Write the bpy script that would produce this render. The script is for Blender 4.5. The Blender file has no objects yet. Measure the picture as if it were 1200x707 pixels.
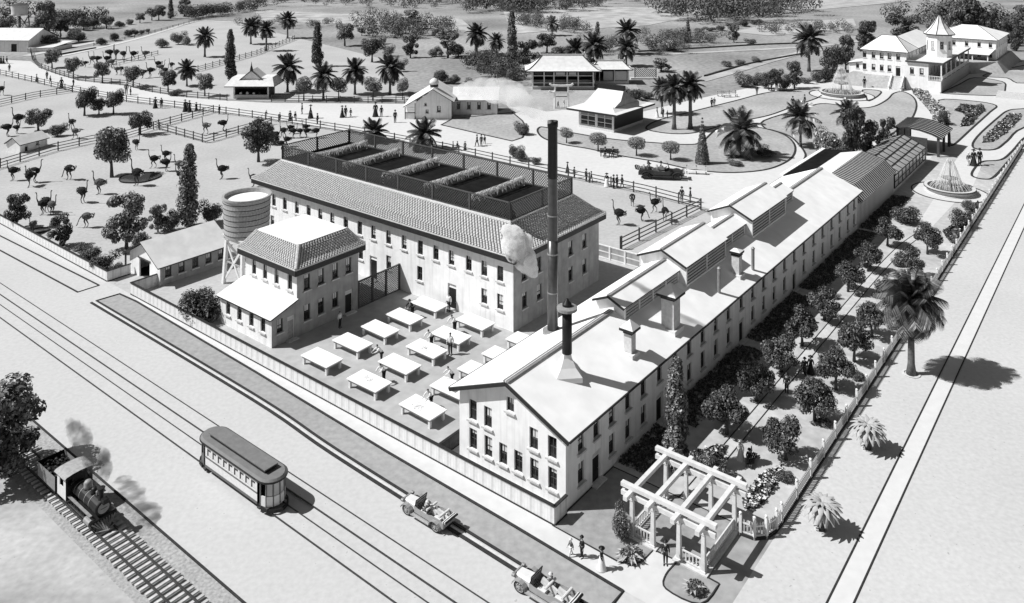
import bpy, bmesh, math, random
from mathutils import Vector, Matrix, Quaternion
S = bpy.context.scene
C = S.collection
R = math.radians
# ------------------------------------------------------------------ camera, sky, sun, exposure
CAM_H = 48.0                       # eye height of the bird's-eye view
FOC, CX, HY = 954.0, 600.0, -68.0  # focal length, centre and horizon of the 1200 x 707 frame
cd = bpy.data.cameras.new('camera')
cam = bpy.data.objects.new('camera', cd); C.objects.link(cam)
cam.location = (0, 0, CAM_H); cam.rotation_euler = (R(90), 0, 0)
cd.sensor_width = 36.0; cd.lens = 36.0 * FOC / 1200.0
cd.shift_y = -(353.5 - HY) / 1200.0
cd.clip_start = 0.5; cd.clip_end = 9000
S.camera = cam
S.render.resolution_x, S.render.resolution_y = 1024, 603
SUN_EL, SUN_AZ = 49.0, 4.0
sdir = Vector((-math.cos(R(SUN_EL)) * math.cos(R(SUN_AZ)), -math.cos(R(SUN_EL)) * math.sin(R(SUN_AZ)), math.sin(R(SUN_EL))))
W = bpy.data.worlds.new('World'); S.world = W; W.use_nodes = True
nt = W.node_tree; bg = nt.nodes['Background']
sky = nt.nodes.new('ShaderNodeTexSky'); sky.sky_type = 'NISHITA'; sky.sun_disc = False
sky.sun_elevation = R(SUN_EL); sky.sun_rotation = R(270 - SUN_AZ)
bw = nt.nodes.new('ShaderNodeRGBToBW')      # a black-and-white picture: the sky light is neutral
nt.links.new(sky.outputs[0], bw.inputs[0]); nt.links.new(bw.outputs[0], bg.inputs[0])
bg.inputs[1].default_value = 0.052
sl = bpy.data.lights.new('sun', 'SUN'); sl.energy = 4.85; sl.angle = R(0.5); sl.color = (1, 1, 1)
so = bpy.data.objects.new('sun', sl); C.objects.link(so); so.location = (-60, 0, 90)
so.rotation_euler = sdir.to_track_quat('Z', 'Y').to_euler()
S.view_settings.view_transform = 'Standard'; S.view_settings.look = 'None'
S.view_settings.exposure = 0.22; S.view_settings.gamma = 1.0
S.cycles.volume_step_rate = 2.0; S.cycles.max_bounces = 6; S.cycles.diffuse_bounces = 3; S.cycles.volume_bounces = 6
S.cycles.transparent_max_bounces = 8
# ------------------------------------------------------------------ survey: plan coordinates
TH = math.atan2(-0.6191391, 0.7852813)           # the works stand turned to the view
UA = Vector((math.cos(TH), math.sin(TH))); UB = Vector((-math.sin(TH), math.cos(TH)))
O2 = Vector((4.526946, 68.550898))
def G(x, y, h=0.0):
    d = FOC * (CAM_H - h) / (y - HY); return Vector(((x - CX) / FOC * d, d))
def AB(a, b): return O2 + UA * a + UB * b
def abof(p): d = Vector(p[:2]) - O2; return d.dot(UA), d.dot(UB)
def mpp(y): return CAM_H / (y - HY)             # metres per picture unit at the ground row y
def proj(p): return (CX + FOC * p[0] / p[1], HY + FOC * (CAM_H - p[2]) / p[1])
# ------------------------------------------------------------------ materials: all greys
MATS = {}
def mat(name, v, var=0.12, scale=1.0, rough=0.8, bump=0.0, spec=0.3, detail=4.0, coord='Object', metal=0.0, speck=0.0, big=0.0, bscale=0.05, streak=0.0):
    if name in MATS: return MATS[name]
    m = bpy.data.materials.new(name); m.use_nodes = True; t = m.node_tree; p = t.nodes['Principled BSDF']
    p.inputs['Roughness'].default_value = rough; p.inputs['Metallic'].default_value = metal
    p.inputs['Specular IOR Level'].default_value = spec
    tc = t.nodes.new('ShaderNodeTexCoord'); n = t.nodes.new('ShaderNodeTexNoise')
    n.inputs['Scale'].default_value = scale; n.inputs['Detail'].default_value = detail
    t.links.new(tc.outputs[coord], n.inputs['Vector'])
    mr = t.nodes.new('ShaderNodeMapRange'); mr.inputs[1].default_value = 0.28; mr.inputs[2].default_value = 0.72
    mr.inputs[3].default_value = v * (1 - var); mr.inputs[4].default_value = v * (1 + var)
    t.links.new(n.outputs['Fac'], mr.inputs[0]); out = mr.outputs[0]
    if big:
        n2 = t.nodes.new('ShaderNodeTexNoise'); n2.inputs['Scale'].default_value = bscale; n2.inputs['Detail'].default_value = 5
        t.links.new(tc.outputs[coord], n2.inputs['Vector'])
        m2 = t.nodes.new('ShaderNodeMapRange'); m2.inputs[1].default_value = 0.3; m2.inputs[2].default_value = 0.7
        m2.inputs[3].default_value = 1 - big; m2.inputs[4].default_value = 1 + big
        t.links.new(n2.outputs['Fac'], m2.inputs[0])
        mu = t.nodes.new('ShaderNodeMath'); mu.operation = 'MULTIPLY'
        t.links.new(out, mu.inputs[0]); t.links.new(m2.outputs[0], mu.inputs[1]); out = mu.outputs[0]
    if streak:                                  # rain streaks: noise drawn out downwards
        mp = t.nodes.new('ShaderNodeMapping'); mp.inputs['Scale'].default_value = (1.6, 1.6, 0.10); t.links.new(tc.outputs[coord], mp.inputs[0])
        n4 = t.nodes.new('ShaderNodeTexNoise'); n4.inputs['Scale'].default_value = 1.3; n4.inputs['Detail'].default_value = 6; t.links.new(mp.outputs[0], n4.inputs['Vector'])
        m4 = t.nodes.new('ShaderNodeMapRange'); m4.inputs[1].default_value = 0.50; m4.inputs[2].default_value = 0.78; m4.inputs[3].default_value = 1.0; m4.inputs[4].default_value = 1 - streak
        t.links.new(n4.outputs['Fac'], m4.inputs[0]); mu = t.nodes.new('ShaderNodeMath'); mu.operation = 'MULTIPLY'
        t.links.new(out, mu.inputs[0]); t.links.new(m4.outputs[0], mu.inputs[1]); out = mu.outputs[0]
    if speck:
        n3 = t.nodes.new('ShaderNodeTexNoise'); n3.inputs['Scale'].default_value = 2.2; n3.inputs['Detail'].default_value = 2
        t.links.new(tc.outputs[coord], n3.inputs['Vector'])
        m3 = t.nodes.new('ShaderNodeMapRange'); m3.inputs[1].default_value = 0.70; m3.inputs[2].default_value = 0.76
        m3.inputs[3].default_value = 1.0; m3.inputs[4].default_value = 1 - speck
        t.links.new(n3.outputs['Fac'], m3.inputs[0])
        mu = t.nodes.new('ShaderNodeMath'); mu.operation = 'MULTIPLY'
        t.links.new(out, mu.inputs[0]); t.links.new(m3.outputs[0], mu.inputs[1]); out = mu.outputs[0]
    cc = t.nodes.new('ShaderNodeCombineColor')
    for k in range(3): t.links.new(out, cc.inputs[k])
    t.links.new(cc.outputs[0], p.inputs['Base Color'])
    if bump:
        b = t.nodes.new('ShaderNodeBump'); b.inputs['Strength'].default_value = bump; b.inputs['Distance'].default_value = 0.05
        t.links.new(n.outputs['Fac'], b.inputs['Height']); t.links.new(b.outputs[0], p.inputs['Normal'])
    MATS[name] = m; return m
STREET = mat('street_dust', 0.495, 0.07, 2.2, 0.95, 0.08, 0.1, big=0.035, bscale=0.05, speck=0.3)
EARTH = mat('yard_earth', 0.42, 0.10, 1.6, 0.95, 0.12, 0.1, big=0.08, bscale=0.07, speck=0.25)
PAVEW = mat('footway_paving', 0.60, 0.05, 1.0, 0.9, 0.1, 0.1)
PAVE = mat('pavement', 0.56, 0.06, 1.0, 0.9, 0.1, 0.1)
ASPH = mat('asphalt_strip', 0.32, 0.14, 1.6, 0.9, 0.2, 0.1, big=0.10)
FIELD = mat('field_grass', 0.285, 0.28, 0.6, 0.95, 0.4, 0.1, big=0.30, bscale=0.018, detail=8)
ROUGH = mat('rough_grass', 0.39, 0.12, 1.6, 0.95, 0.12, 0.1, big=0.30, bscale=0.10, speck=0.3, detail=7)
VERGE = mat('verge_ground', 0.505, 0.08, 2.4, 0.95, 0.08, 0.1, big=0.05, bscale=0.05, speck=0.3, detail=7)
LAWN = mat('lawn_grass', 0.36, 0.20, 1.2, 0.95, 0.4, 0.1, big=0.14, bscale=0.08, detail=7)
PAD = mat('pad_grass', 0.29, 0.16, 1.4, 0.95, 0.3, 0.1, big=0.10, bscale=0.2, detail=7)
COURT = mat('court_ground', 0.38, 0.12, 0.8, 0.95, 0.2, 0.1, big=0.10, bscale=0.12)
GARD = mat('garden_soil', 0.44, 0.16, 1.0, 0.95, 0.4, 0.1, big=0.15, bscale=0.15, detail=7)
BEDS = mat('flower_bed_soil', 0.075, 0.3, 1.2, 0.95, 0.5, 0.1, detail=7)  # dark soil under the flower beds
BALLAST = mat('ballast', 0.33, 0.3, 4.0, 0.95, 0.8, 0.1, big=0.15, bscale=0.1)
DRIVE = mat('drive_gravel', 0.57, 0.06, 0.9, 0.95, 0.15, 0.1, big=0.05, bscale=0.05)
KERB = mat('dark_kerb', 0.03, 0.3, 3.0, 0.8)
STONE = mat('pale_stone', 0.55, 0.15, 3.0, 0.85, 0.2)
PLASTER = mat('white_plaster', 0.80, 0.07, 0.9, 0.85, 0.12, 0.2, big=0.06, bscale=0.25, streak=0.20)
PLAST_SHADE = mat('shade_grey_plaster', 0.33, 0.16, 0.9, 0.85, 0.12, 0.2, big=0.14, bscale=0.3, streak=0.28)  # plaster darkened for shaded right-hand walls; also the greyed panels
ROOFW = mat('white_roof_felt', 0.84, 0.05, 0.6, 0.8, 0.08, 0.2, big=0.05, bscale=0.15)
ROOFP = mat('pale_roof', 0.66, 0.08, 0.8, 0.8, 0.1, 0.2, big=0.05, bscale=0.2)
TILE = mat('roof_tile', 0.47, 0.35, 6.0, 0.8, 0.2, 0.25)
TILED = mat('roof_underlay', 0.05, 0.2, 3.0, 0.9)
DARK = mat('dark_trim', 0.022, 0.3, 3.0, 0.6)
BLACK = mat('black_iron', 0.010, 0.3, 4.0, 0.5, 0.0, 0.3)
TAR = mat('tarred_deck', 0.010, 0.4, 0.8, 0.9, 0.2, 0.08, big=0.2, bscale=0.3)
WOODW = mat('white_wood', 0.72, 0.10, 2.5, 0.75, 0.15)
WOODG = mat('grey_wood', 0.34, 0.22, 3.0, 0.8, 0.2)
WOODD = mat('dark_wood', 0.06, 0.3, 3.0, 0.75, 0.2)
LATT = mat('lattice_wood', 0.075, 0.25, 3.0, 0.8)
TANKW = mat('tank_stave_wood', 0.42, 0.25, 2.0, 0.8, 0.2, 0.3, big=0.12, bscale=0.4)
SHAFT = mat('stack_iron', 0.05, 0.3, 2.0, 0.32, 0.0, 0.6)
GLASS = mat('window_glass', 0.010, 0.2, 2.0, 0.08, 0.0, 0.5)
BLIND = mat('window_blind', 0.62, 0.10, 2.0, 0.5, 0.0, 0.3)
FARW = mat('far_leaves', 0.12, 0.45, 0.25, 0.8, detail=5)
FARM = mat('far_dark_leaves', 0.075, 0.45, 0.25, 0.8, detail=5)
BOARDW = mat('weathered_boards', 0.74, 0.12, 1.2, 0.85, 0.12, 0.2, big=0.08, bscale=0.3, streak=0.35)
GPATH = mat('garden_path_gravel', 0.50, 0.12, 1.5, 0.95, 0.2, 0.1, big=0.1, bscale=0.2)
PERG = mat('pergola_wood', 0.62, 0.12, 2.0, 0.8, 0.15)
PICKET = mat('picket_paint', 0.42, 0.2, 3.0, 0.8)
IRON = mat('grey_iron', 0.24, 0.2, 3.0, 0.5, 0.05, 0.5)
STEEL = mat('steel_rail', 0.06, 0.25, 3.0, 0.35, 0.0, 0.5, metal=0.3)
BARK = mat('tree_bark', 0.07, 0.35, 3.0, 0.9, 0.5)
BARKL = mat('palm_bark', 0.12, 0.35, 4.0, 0.9, 0.6)
STRAW = mat('dry_frond', 0.20, 0.30, 2.5, 0.85)
PLUME = mat('white_feathers', 0.85, 0.05, 2.0, 0.9)
def translucent(m, fac, v):
    t = m.node_tree; p = t.nodes['Principled BSDF']; o = [n for n in t.nodes if n.type == 'OUTPUT_MATERIAL'][0]
    tb = t.nodes.new('ShaderNodeBsdfTranslucent'); tb.inputs[0].default_value = (v, v, v, 1); mx = t.nodes.new('ShaderNodeMixShader'); mx.inputs[0].default_value = fac
    t.links.new(p.outputs[0], mx.inputs[1]); t.links.new(tb.outputs[0], mx.inputs[2]); t.links.new(mx.outputs[0], o.inputs['Surface'])
translucent(PLUME, 0.45, 0.95)
FOAM = mat('fountain_spray', 0.9, 0.03, 2.0, 0.4); translucent(FOAM, 0.45, 0.95)
def leafmat(name, v, var, scale):
    m = mat(name, v, var, scale, 0.55, 0.0, 0.4, detail=3); t = m.node_tree; g = t.nodes.new('ShaderNodeNewGeometry')
    pw = t.nodes.new('ShaderNodeMath'); pw.operation = 'POWER'; pw.inputs[1].default_value = 3.0; t.links.new(g.outputs['Random Per Island'], pw.inputs[0])
    mr = t.nodes.new('ShaderNodeMapRange'); mr.inputs[3].default_value = 0.55; mr.inputs[4].default_value = 4.2; t.links.new(pw.outputs[0], mr.inputs[0])  # random paler leaves put highlights into the foliage colour
    cc = [n for n in t.nodes if n.type == 'COMBINE_COLOR'][0]; src = cc.inputs[0].links[0].from_socket
    mu = t.nodes.new('ShaderNodeMath'); mu.operation = 'MULTIPLY'; t.links.new(src, mu.inputs[0]); t.links.new(mr.outputs[0], mu.inputs[1])
    for k in range(3): t.links.new(mu.outputs[0], cc.inputs[k])
    return m
LF_DARK = leafmat('dark_leaves', 0.042, 0.6, 1.3)
LF_MID = leafmat('mid_leaves', 0.085, 0.65, 1.2)
LF_PALE = leafmat('pale_leaves', 0.13, 0.55, 1.1)
LF_PALM = leafmat('palm_leaves', 0.04, 0.5, 1.5)
LF_PALML = leafmat('pale_highlight_palm_leaves', 0.16, 0.4, 1.5); BROAD = mat('pale_broad_frond', 0.36, 0.18, 2.0, 0.6, 0.0, 0.3)
FLOWER = mat('pale_flowers', 0.62, 0.3, 3.0, 0.8)
# ------------------------------------------------------------------ mesh builder
class MB:
    def __init__(s): s.v = []; s.f = []; s.m = []; s.mats = []
    def mi(s, m):
        if m not in s.mats: s.mats.append(m)
        return s.mats.index(m)
    def face(s, pts, m):
        k = len(s.v); s.v += [tuple(p) for p in pts]; s.f.append(tuple(range(k, k + len(pts)))); s.m.append(s.mi(m)); return s
    def raw(s, vs, fs, m):
        k = len(s.v); s.v += [tuple(p) for p in vs]; i = s.mi(m)
        for f in fs: s.f.append(tuple(k + q for q in f)); s.m.append(i)
        return s
    def box(s, x0, x1, y0, y1, z0, z1, m, M=None):
        vs = [Vector(p) for p in ((x0,y0,z0),(x1,y0,z0),(x1,y1,z0),(x0,y1,z0),(x0,y0,z1),(x1,y0,z1),(x1,y1,z1),(x0,y1,z1))]
        if M is not None: vs = [M @ p for p in vs]
        return s.raw(vs, [(0,3,2,1),(4,5,6,7),(0,1,5,4),(1,2,6,5),(2,3,7,6),(3,0,4,7)], m)
    def bar(s, p, q, w, h, m, up=(0,0,1)):      # a squared bar from p to q
        p, q = Vector(p), Vector(q); d = q - p; L = d.length
        if L < 1e-6: return s
        x = d / L; u = Vector(up)
        if abs(x.dot(u)) > 0.98: u = Vector((1, 0, 0))
        y = u.cross(x).normalized(); z = x.cross(y)
        M = Matrix((x, y, z)).transposed().to_4x4(); M.translation = p
        return s.box(0, L, -w/2, w/2, -h/2, h/2, m, M)
    def tube(s, path, rad, m, n=6, caps=True):
        P = [Vector(p) for p in path]; rr = rad if isinstance(rad, (list, tuple)) else [rad] * len(P); vs = []; fs = []
        for i, p in enumerate(P):
            d = (P[min(i+1, len(P)-1)] - P[max(i-1, 0)])
            if d.length < 1e-7: d = Vector((0,0,1))
            d.normalize(); u = Vector((0,0,1)) if abs(d.z) < 0.9 else Vector((1,0,0))
            x = d.cross(u).normalized(); y = d.cross(x)
            for k in range(n):
                t = 2 * math.pi * k / n; vs.append(p + (x * math.cos(t) + y * math.sin(t)) * rr[i])
        for i in range(len(P) - 1):
            for k in range(n):
                a = i*n + k; b = i*n + (k+1) % n; fs.append((a, a+n, b+n, b))
        if caps: fs += [tuple(range(n)), tuple(range((len(P)-1)*n, len(P)*n))[::-1]]
        return s.raw(vs, fs, m)
    def lathe(s, prof, m, n=16, c=(0,0,0), cap=True):
        vs = []; fs = []; c = Vector(c)
        for r, z in prof:
            for k in range(n):
                t = 2 * math.pi * k / n; vs.append(c + Vector((r*math.cos(t), r*math.sin(t), z)))
        for i in range(len(prof)-1):
            for k in range(n):
                a = i*n + k; b = i*n + (k+1) % n; fs.append((a, b, b+n, a+n))
        if cap: fs += [tuple(range(n))[::-1], tuple(range((len(prof)-1)*n, len(prof)*n))]
        return s.raw(vs, fs, m)
    def prism(s, poly, z0, z1, m):
        n = len(poly); vs = [(p[0], p[1], z0) for p in poly] + [(p[0], p[1], z1) for p in poly]
        fs = [tuple(range(n))[::-1], tuple(range(n, 2*n))] + [(i, (i+1) % n, n + (i+1) % n, n + i) for i in range(n)]
        return s.raw(vs, fs, m)
    def ico(s, c, r, m, sub=1, sq=(1,1,1), jit=0.0, rnd=None):
        bm = bmesh.new(); bmesh.ops.create_icosphere(bm, subdivisions=sub, radius=1.0)
        bm.verts.ensure_lookup_table(); vs = []
        for v in bm.verts:
            k = 1 + (rnd.uniform(-jit, jit) if rnd else 0)
            vs.append((c[0] + v.co.x*r*sq[0]*k, c[1] + v.co.y*r*sq[1]*k, c[2] + v.co.z*r*sq[2]*k))
        fs = [tuple(v.index for v in f.verts) for f in bm.faces]; bm.free()
        return s.raw(vs, fs, m)
    def mesh(s, name, smooth=False):
        me = bpy.data.meshes.new(name); me.from_pydata(s.v, [], s.f)
        for m in s.mats: me.materials.append(m)
        me.polygons.foreach_set('material_index', s.m)
        if smooth: me.polygons.foreach_set('use_smooth', [True] * len(s.f))
        me.update(); return me
def put(name, me, parent=None, loc=(0,0,0), rz=0.0, sc=None, rot=None):
    o = bpy.data.objects.new(name, me); C.objects.link(o)
    if parent is not None: o.parent = parent
    o.location = loc; o.rotation_euler = rot if rot else (0, 0, rz)
    if sc is not None: o.scale = sc if isinstance(sc, (tuple, list)) else (sc, sc, sc)
    return o
def part(name, mb, parent, smooth=False, loc=(0,0,0), rz=0.0): return put(name, mb.mesh(name, smooth), parent, loc, rz)
def thing(name, label, cat, p, rz=0.0, group=None, z=0.0):
    o = bpy.data.objects.new(name, None); C.objects.link(o); o.empty_display_size = 0.5
    o.location = (p[0], p[1], z); o.rotation_euler = (0, 0, rz); o['label'] = label; o['category'] = cat
    if group: o['group'] = group
    return o
def struct(name, me, loc=(0,0,0), kind='structure'):
    o = put(name, me, None, loc); o['kind'] = kind; return o
CACHE = {}
def cached(key, fn):
    if key not in CACHE: CACHE[key] = fn()
    return CACHE[key]
def spline(pts, k=6, closed=False):
    P = [Vector(p) for p in pts]; n = len(P); out = []
    for i in range(n if closed else n - 1):
        p0 = P[(i-1) % n] if closed or i > 0 else P[0]; p1 = P[i]; p2 = P[(i+1) % n]
        p3 = P[(i+2) % n] if closed or i + 2 < n else P[-1]
        for j in range(k):
            t = j / k
            out.append(0.5 * ((2*p1) + (p2-p0)*t + (2*p0-5*p1+4*p2-p3)*t*t + (3*p1-p0-3*p2+p3)*t**3))
    if not closed: out.append(P[-1])
    return out
ZL = [0.0]
def sheet(name, pts, m, z=None, edge=None, ew=0.22, eh=0.10, label=None, closed_edge=True, kind='structure'):
    if z is None: ZL[0] += 0.004; z = ZL[0]
    area = sum(pts[i][0]*pts[(i+1) % len(pts)][1] - pts[(i+1) % len(pts)][0]*pts[i][1] for i in range(len(pts)))
    if area < 0: pts = pts[::-1]
    o = struct(name, MB().face([(p[0], p[1], z) for p in pts], m).mesh(name))
    if edge: strip(name + '_kerb', pts, ew, eh, edge, closed_edge, z)
    return o
def strip(name, pts, w, h, m, closed=False, z0=0.0):
    P = [Vector((p[0], p[1])) for p in pts]; n = len(P); L = []; Rr = []
    for i in range(n):
        a = P[(i-1) % n] if closed or i > 0 else P[i]; b = P[(i+1) % n] if closed or i < n-1 else P[i]
        d = (b - a); d = d.normalized() if d.length > 1e-6 else Vector((1, 0)); q = Vector((-d.y, d.x)) * (w/2)
        L.append(P[i] + q); Rr.append(P[i] - q)
    mb = MB(); z1 = z0 + h
    for i in range(n if closed else n-1):
        j = (i+1) % n
        mb.face([(*Rr[i], z1), (*Rr[j], z1), (*L[j], z1), (*L[i], z1)], m)
        mb.face([(*Rr[i], z0), (*Rr[j], z0), (*Rr[j], z1), (*Rr[i], z1)], m)
        mb.face([(*L[j], z0), (*L[i], z0), (*L[i], z1), (*L[j], z1)], m)
    return struct(name, mb.mesh(name))
# ------------------------------------------------------------------ labels of repeated things: by the landmark they stand near
LANDM = []; PEND = []
def landmark(text, x, y, reach=70): LANDM.append((text, x, y, reach))
def later(o, desc, x, y, fixed=None): PEND.append((o, desc, x, y, fixed))
def finish_labels():
    cl = {}
    for o, desc, x, y, fixed in PEND:
        if fixed: o['label'] = fixed; continue
        t, lx, ly, _ = min(LANDM, key=lambda l: ((l[1]-x)**2 + ((l[2]-y)*1.3)**2) / (l[3]**2))
        dx, dy = x - lx, (y - ly) * 1.3
        rel = ('right of' if dx > 0 else 'left of') if abs(dx) > abs(dy) else ('in front of' if dy > 0 else 'behind')
        cl.setdefault((desc, rel, t), []).append((x, o))
    ORD = ['second', 'third', 'fourth', 'fifth', 'sixth', 'seventh', 'eighth', 'ninth', 'tenth', 'eleventh', 'twelfth']
    NUM = ['', 'one', 'two', 'three', 'four', 'five', 'six', 'seven', 'eight', 'nine', 'ten', 'eleven', 'twelve', 'thirteen']
    for (desc, rel, t), L in cl.items():
        L.sort(key=lambda q: q[0]); n = len(L)
        for i, (x, o) in enumerate(L):
            base = f'{desc} {rel} {t}'
            if n == 1: o['label'] = base
            elif i == 0: o['label'] = f'{base}, leftmost of {NUM[n]}'
            elif i == n-1: o['label'] = f'{base}, rightmost of {NUM[n]}'
            else: o['label'] = f'{base}, {ORD[i-1]} from left'
# ------------------------------------------------------------------ the setting: ground, street, drives, lawns
def Gs(*pts): return [G(*p) for p in pts]
def ABs(*pts): return [AB(*p) for p in pts]
struct('ground', MB().face([(-4000,-300,0),(4000,-300,0),(4000,6000,0),(-4000,6000,0)], FIELD).mesh('ground'))
sheet('ostrich_yard', [AB(-260,-1.7), AB(0,-1.7), AB(0,60)] + Gs((822,246),(755,228),(675,211),(600,195),(525,178),(420,158),(300,139),(250,132),(150,120),(85,108),(40,97),(0,88),(-200,52)), EARTH)
sheet('upper_pen_ground', Gs((46,78),(92,92),(148,99),(212,112),(300,118),(480,118),(470,75),(420,62),(330,40),(270,25),(232,25),(180,40),(120,52),(70,62)), EARTH)
sheet('street', ABs((-300,-1.7),(90,-1.7),(90,-22.3),(-300,-22.3)), STREET)
sheet('railway_bed', ABs((-300,-22.3),(90,-22.3),(90,-27.2),(-300,-27.2)), BALLAST)
strip('street_kerb', ABs((-300,-22.3),(90,-22.3)), 0.16, 0.12, KERB)
sheet('trackside_field', ABs((-300,-27.2),(90,-27.2),(90,-90),(-300,-90)), ROUGH)
gut = spline(Gs((113,353),(300,464),(397,529),(600,656),(708,721)), 6)
band = Gs((140,345),(160,354),(300,437),(453,530),(600,616),(730,694)) + gut[::-1]
sheet('asphalt_lane', band, ASPH, edge=KERB, ew=0.22)
sheet('asphalt_lane', Gs((-60,248),(0,277),(116,335),(91,343),(0,294),(-80,255)), STREET, edge=KERB, ew=0.18)
strip('stone_gutter', [p + UB*-0.45 for p in gut], 0.3, 0.08, STONE, z0=0.01)
strip('lane_kerb', [p + UB*-0.7 for p in gut], 0.3, 0.1, KERB, z0=0.01)
sheet('pavement', [AB(-70,-1.7), AB(0.2,-1.9), AB(0.2,-2.1), AB(6.4,-2.15), AB(7.6,-1.6), AB(8.0,0.9), AB(9.8,0.9), AB(9.9,-1.2), AB(10.5,-2.2), AB(14,-2.2), AB(14.6,-4.2)] + [p + UB*0.12 for p in Gs((730,694),(600,616),(453,530),(300,437),(160,354))], PAVE)
sheet('planting_bed', ABs((0.1,-2.05),(6.3,-2.1),(7.4,-1.7),(7.8,-0.8),(7.9,0.7),(12,0.9),(12,7.5),(0.1,7.5)), PAD, edge=KERB, ew=0.10, eh=0.06)
sheet('planting_bed', spline(ABs((9.95,0.8),(9.85,-1.0),(10.5,-2.2),(13.1,-1.9),(13.4,0.7)), 4), PAD, edge=KERB, ew=0.10, eh=0.06)
sheet('court', ABs((-54.5,-1.4),(-12.3,-1.4),(-12.3,22),(-42.8,22),(-42.8,14.5),(-54.5,14.5)), COURT)
sheet('verge', ABs((14.9,-1.6),(300,-1.6),(300,420),(14.9,420)), VERGE)
sheet('footway', ABs((20.25,-12),(21.8,-12),(21.8,420),(20.25,420)), PAVEW, edge=KERB, ew=0.11, eh=0.06)
# drives
lowline = [(0,88),(40,97),(85,108),(150,120),(250,132),(300,139),(420,158),(525,178),(600,195),(675,211),(755,228),(822,246)]
upline = [(-60,66),(0,70),(36,72),(46,79),(65,86.5),(92,94.5),(120,97.5),(148,100.5),(175,107.5),(212,113.5),(272,118.5),(315,121),(475,122),(480,140),(529,142),(560,138),(600,126),(640,122),(700,128),(754,131),(800,120),(860,107),(900,99),(960,96),(1010,97),(1045,95),(1062,94),(1090,108),(1104,109),(1136,87),(1150,86),(1175,79),(1200,72),(1300,60)]
sheet('drive', spline([AB(14.6,175), AB(14.6,112), AB(0,112), AB(0,88), AB(-13,88), AB(-13,70)] + Gs((835,250)), 1) + Gs(*lowline[::-1]) + Gs((-60,78)) + Gs(*upline), DRIVE)
def lawn(pts, m=LAWN, k=4, ew=0.42): return sheet('lawn', spline(Gs(*pts), k, True), m, edge=KERB, ew=ew, eh=0.12)
lawn([(630,155),(632,150),(640,150),(675,157),(720,164),(768,168),(805,170),(822,167),(840,152),(862,147),(890,150),(918,158),(931,170),(929,184),(912,195),(888,201),(850,203),(810,199),(768,190),(726,183),(690,175),(660,170),(638,163)])
lawn([(757,151),(770,142),(800,134),(860,119),(905,108),(955,106),(962,113),(930,125),(900,136),(860,144),(838,150),(820,155),(800,157.5),(775,156)])
lawn([(895,142),(940,128),(962,122),(985,124),(1007,127),(1025,125),(1040,117),(1047,110),(1058,108),(1070,114),(1074,125),(1068,140),(1055,150),(1040,160),(1000,170),(960,180),(942,191),(944,182),(938,172),(925,160),(905,153),(897,151)])
lawn([(1011,106),(1031,107),(1030,112),(1018,119),(1015,114)])
lawn([(1106,108),(1125,99),(1142,91.5),(1174,96),(1178,103),(1172,112),(1140,112),(1105,110)])
lawn([(1100,118),(1140,119),(1167,124),(1160,132),(1140,150),(1118,170),(1113,168),(1112,155),(1108,138)])
lawn([(1141,174),(1145,161),(1170,138),(1182,130),(1200,128),(1262,124),(1262,136),(1200,150),(1180,166),(1165,176)])
lawn([(1139,207),(1143,197),(1152,190),(1173,188),(1186,178),(1203,160),(1235,142),(1205,166),(1185,186),(1166,207),(1155,211)])
lawn([(1152,90),(1168,84),(1200,77),(1260,66),(1260,84),(1200,98),(1180,92)])
sheet('lawn', Gs((517,147),(560,157),(600,166),(612,162),(618,152),(612,142),(600,132),(585,134),(530,140)), LAWN, edge=KERB, ew=0.35)
sheet('lawn', Gs((625,106),(745,98),(757,122),(720,126),(673,128),(640,131),(612,124)), LAWN)
sheet('garden_ground', [AB(0,0.9), AB(0,145)] + Gs((1118,181),(1140,184),(1150,202)) + [AB(14.7,133), AB(14.7,60), AB(14.7,9), AB(12,7.5), AB(0,7.5)], GARD)
pth = spline(ABs((7.3,7.4),(7.3,40),(7.4,66),(7.9,82),(9.2,92)), 6)
def ribbon(name, P, w, m, **kw):
    L = []; Rr = []
    for i, p in enumerate(P):
        d = (P[min(i+1, len(P)-1)] - P[max(i-1, 0)]).normalized(); q = Vector((-d.y, d.x)) * w/2; L.append(p + q); Rr.append(p - q)
    return sheet(name, Rr + L[::-1], m, **kw)
ribbon('garden_path', pth, 1.15, GPATH, edge=KERB, ew=0.08, eh=0.05)
fc = G(1113, 226)
sheet('fountain_path', [fc + Vector((math.cos(t), math.sin(t))) * 6.6 for t in [k*math.pi/16 for k in range(32)]], PAVE, edge=KERB, ew=0.2)
sheet('fountain_path', [fc + UB*-5.2 + UA*-1.6, fc + UB*-5.2 + UA*2.0] + ABs((9.5,90),(7.6,90)), PAVE)
sheet('fountain_path', [fc + UA*3 + UB*5, fc + UA*-3 + UB*5] + Gs((1126,181),(1150,186),(1150,196)), DRIVE)
f1 = G(986, 112)
sheet('fountain_path', [f1 + Vector((math.cos(t), math.sin(t))) * 9.5 for t in [k*math.pi/16 for k in range(32)]], DRIVE, edge=KERB, ew=0.3)
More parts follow.
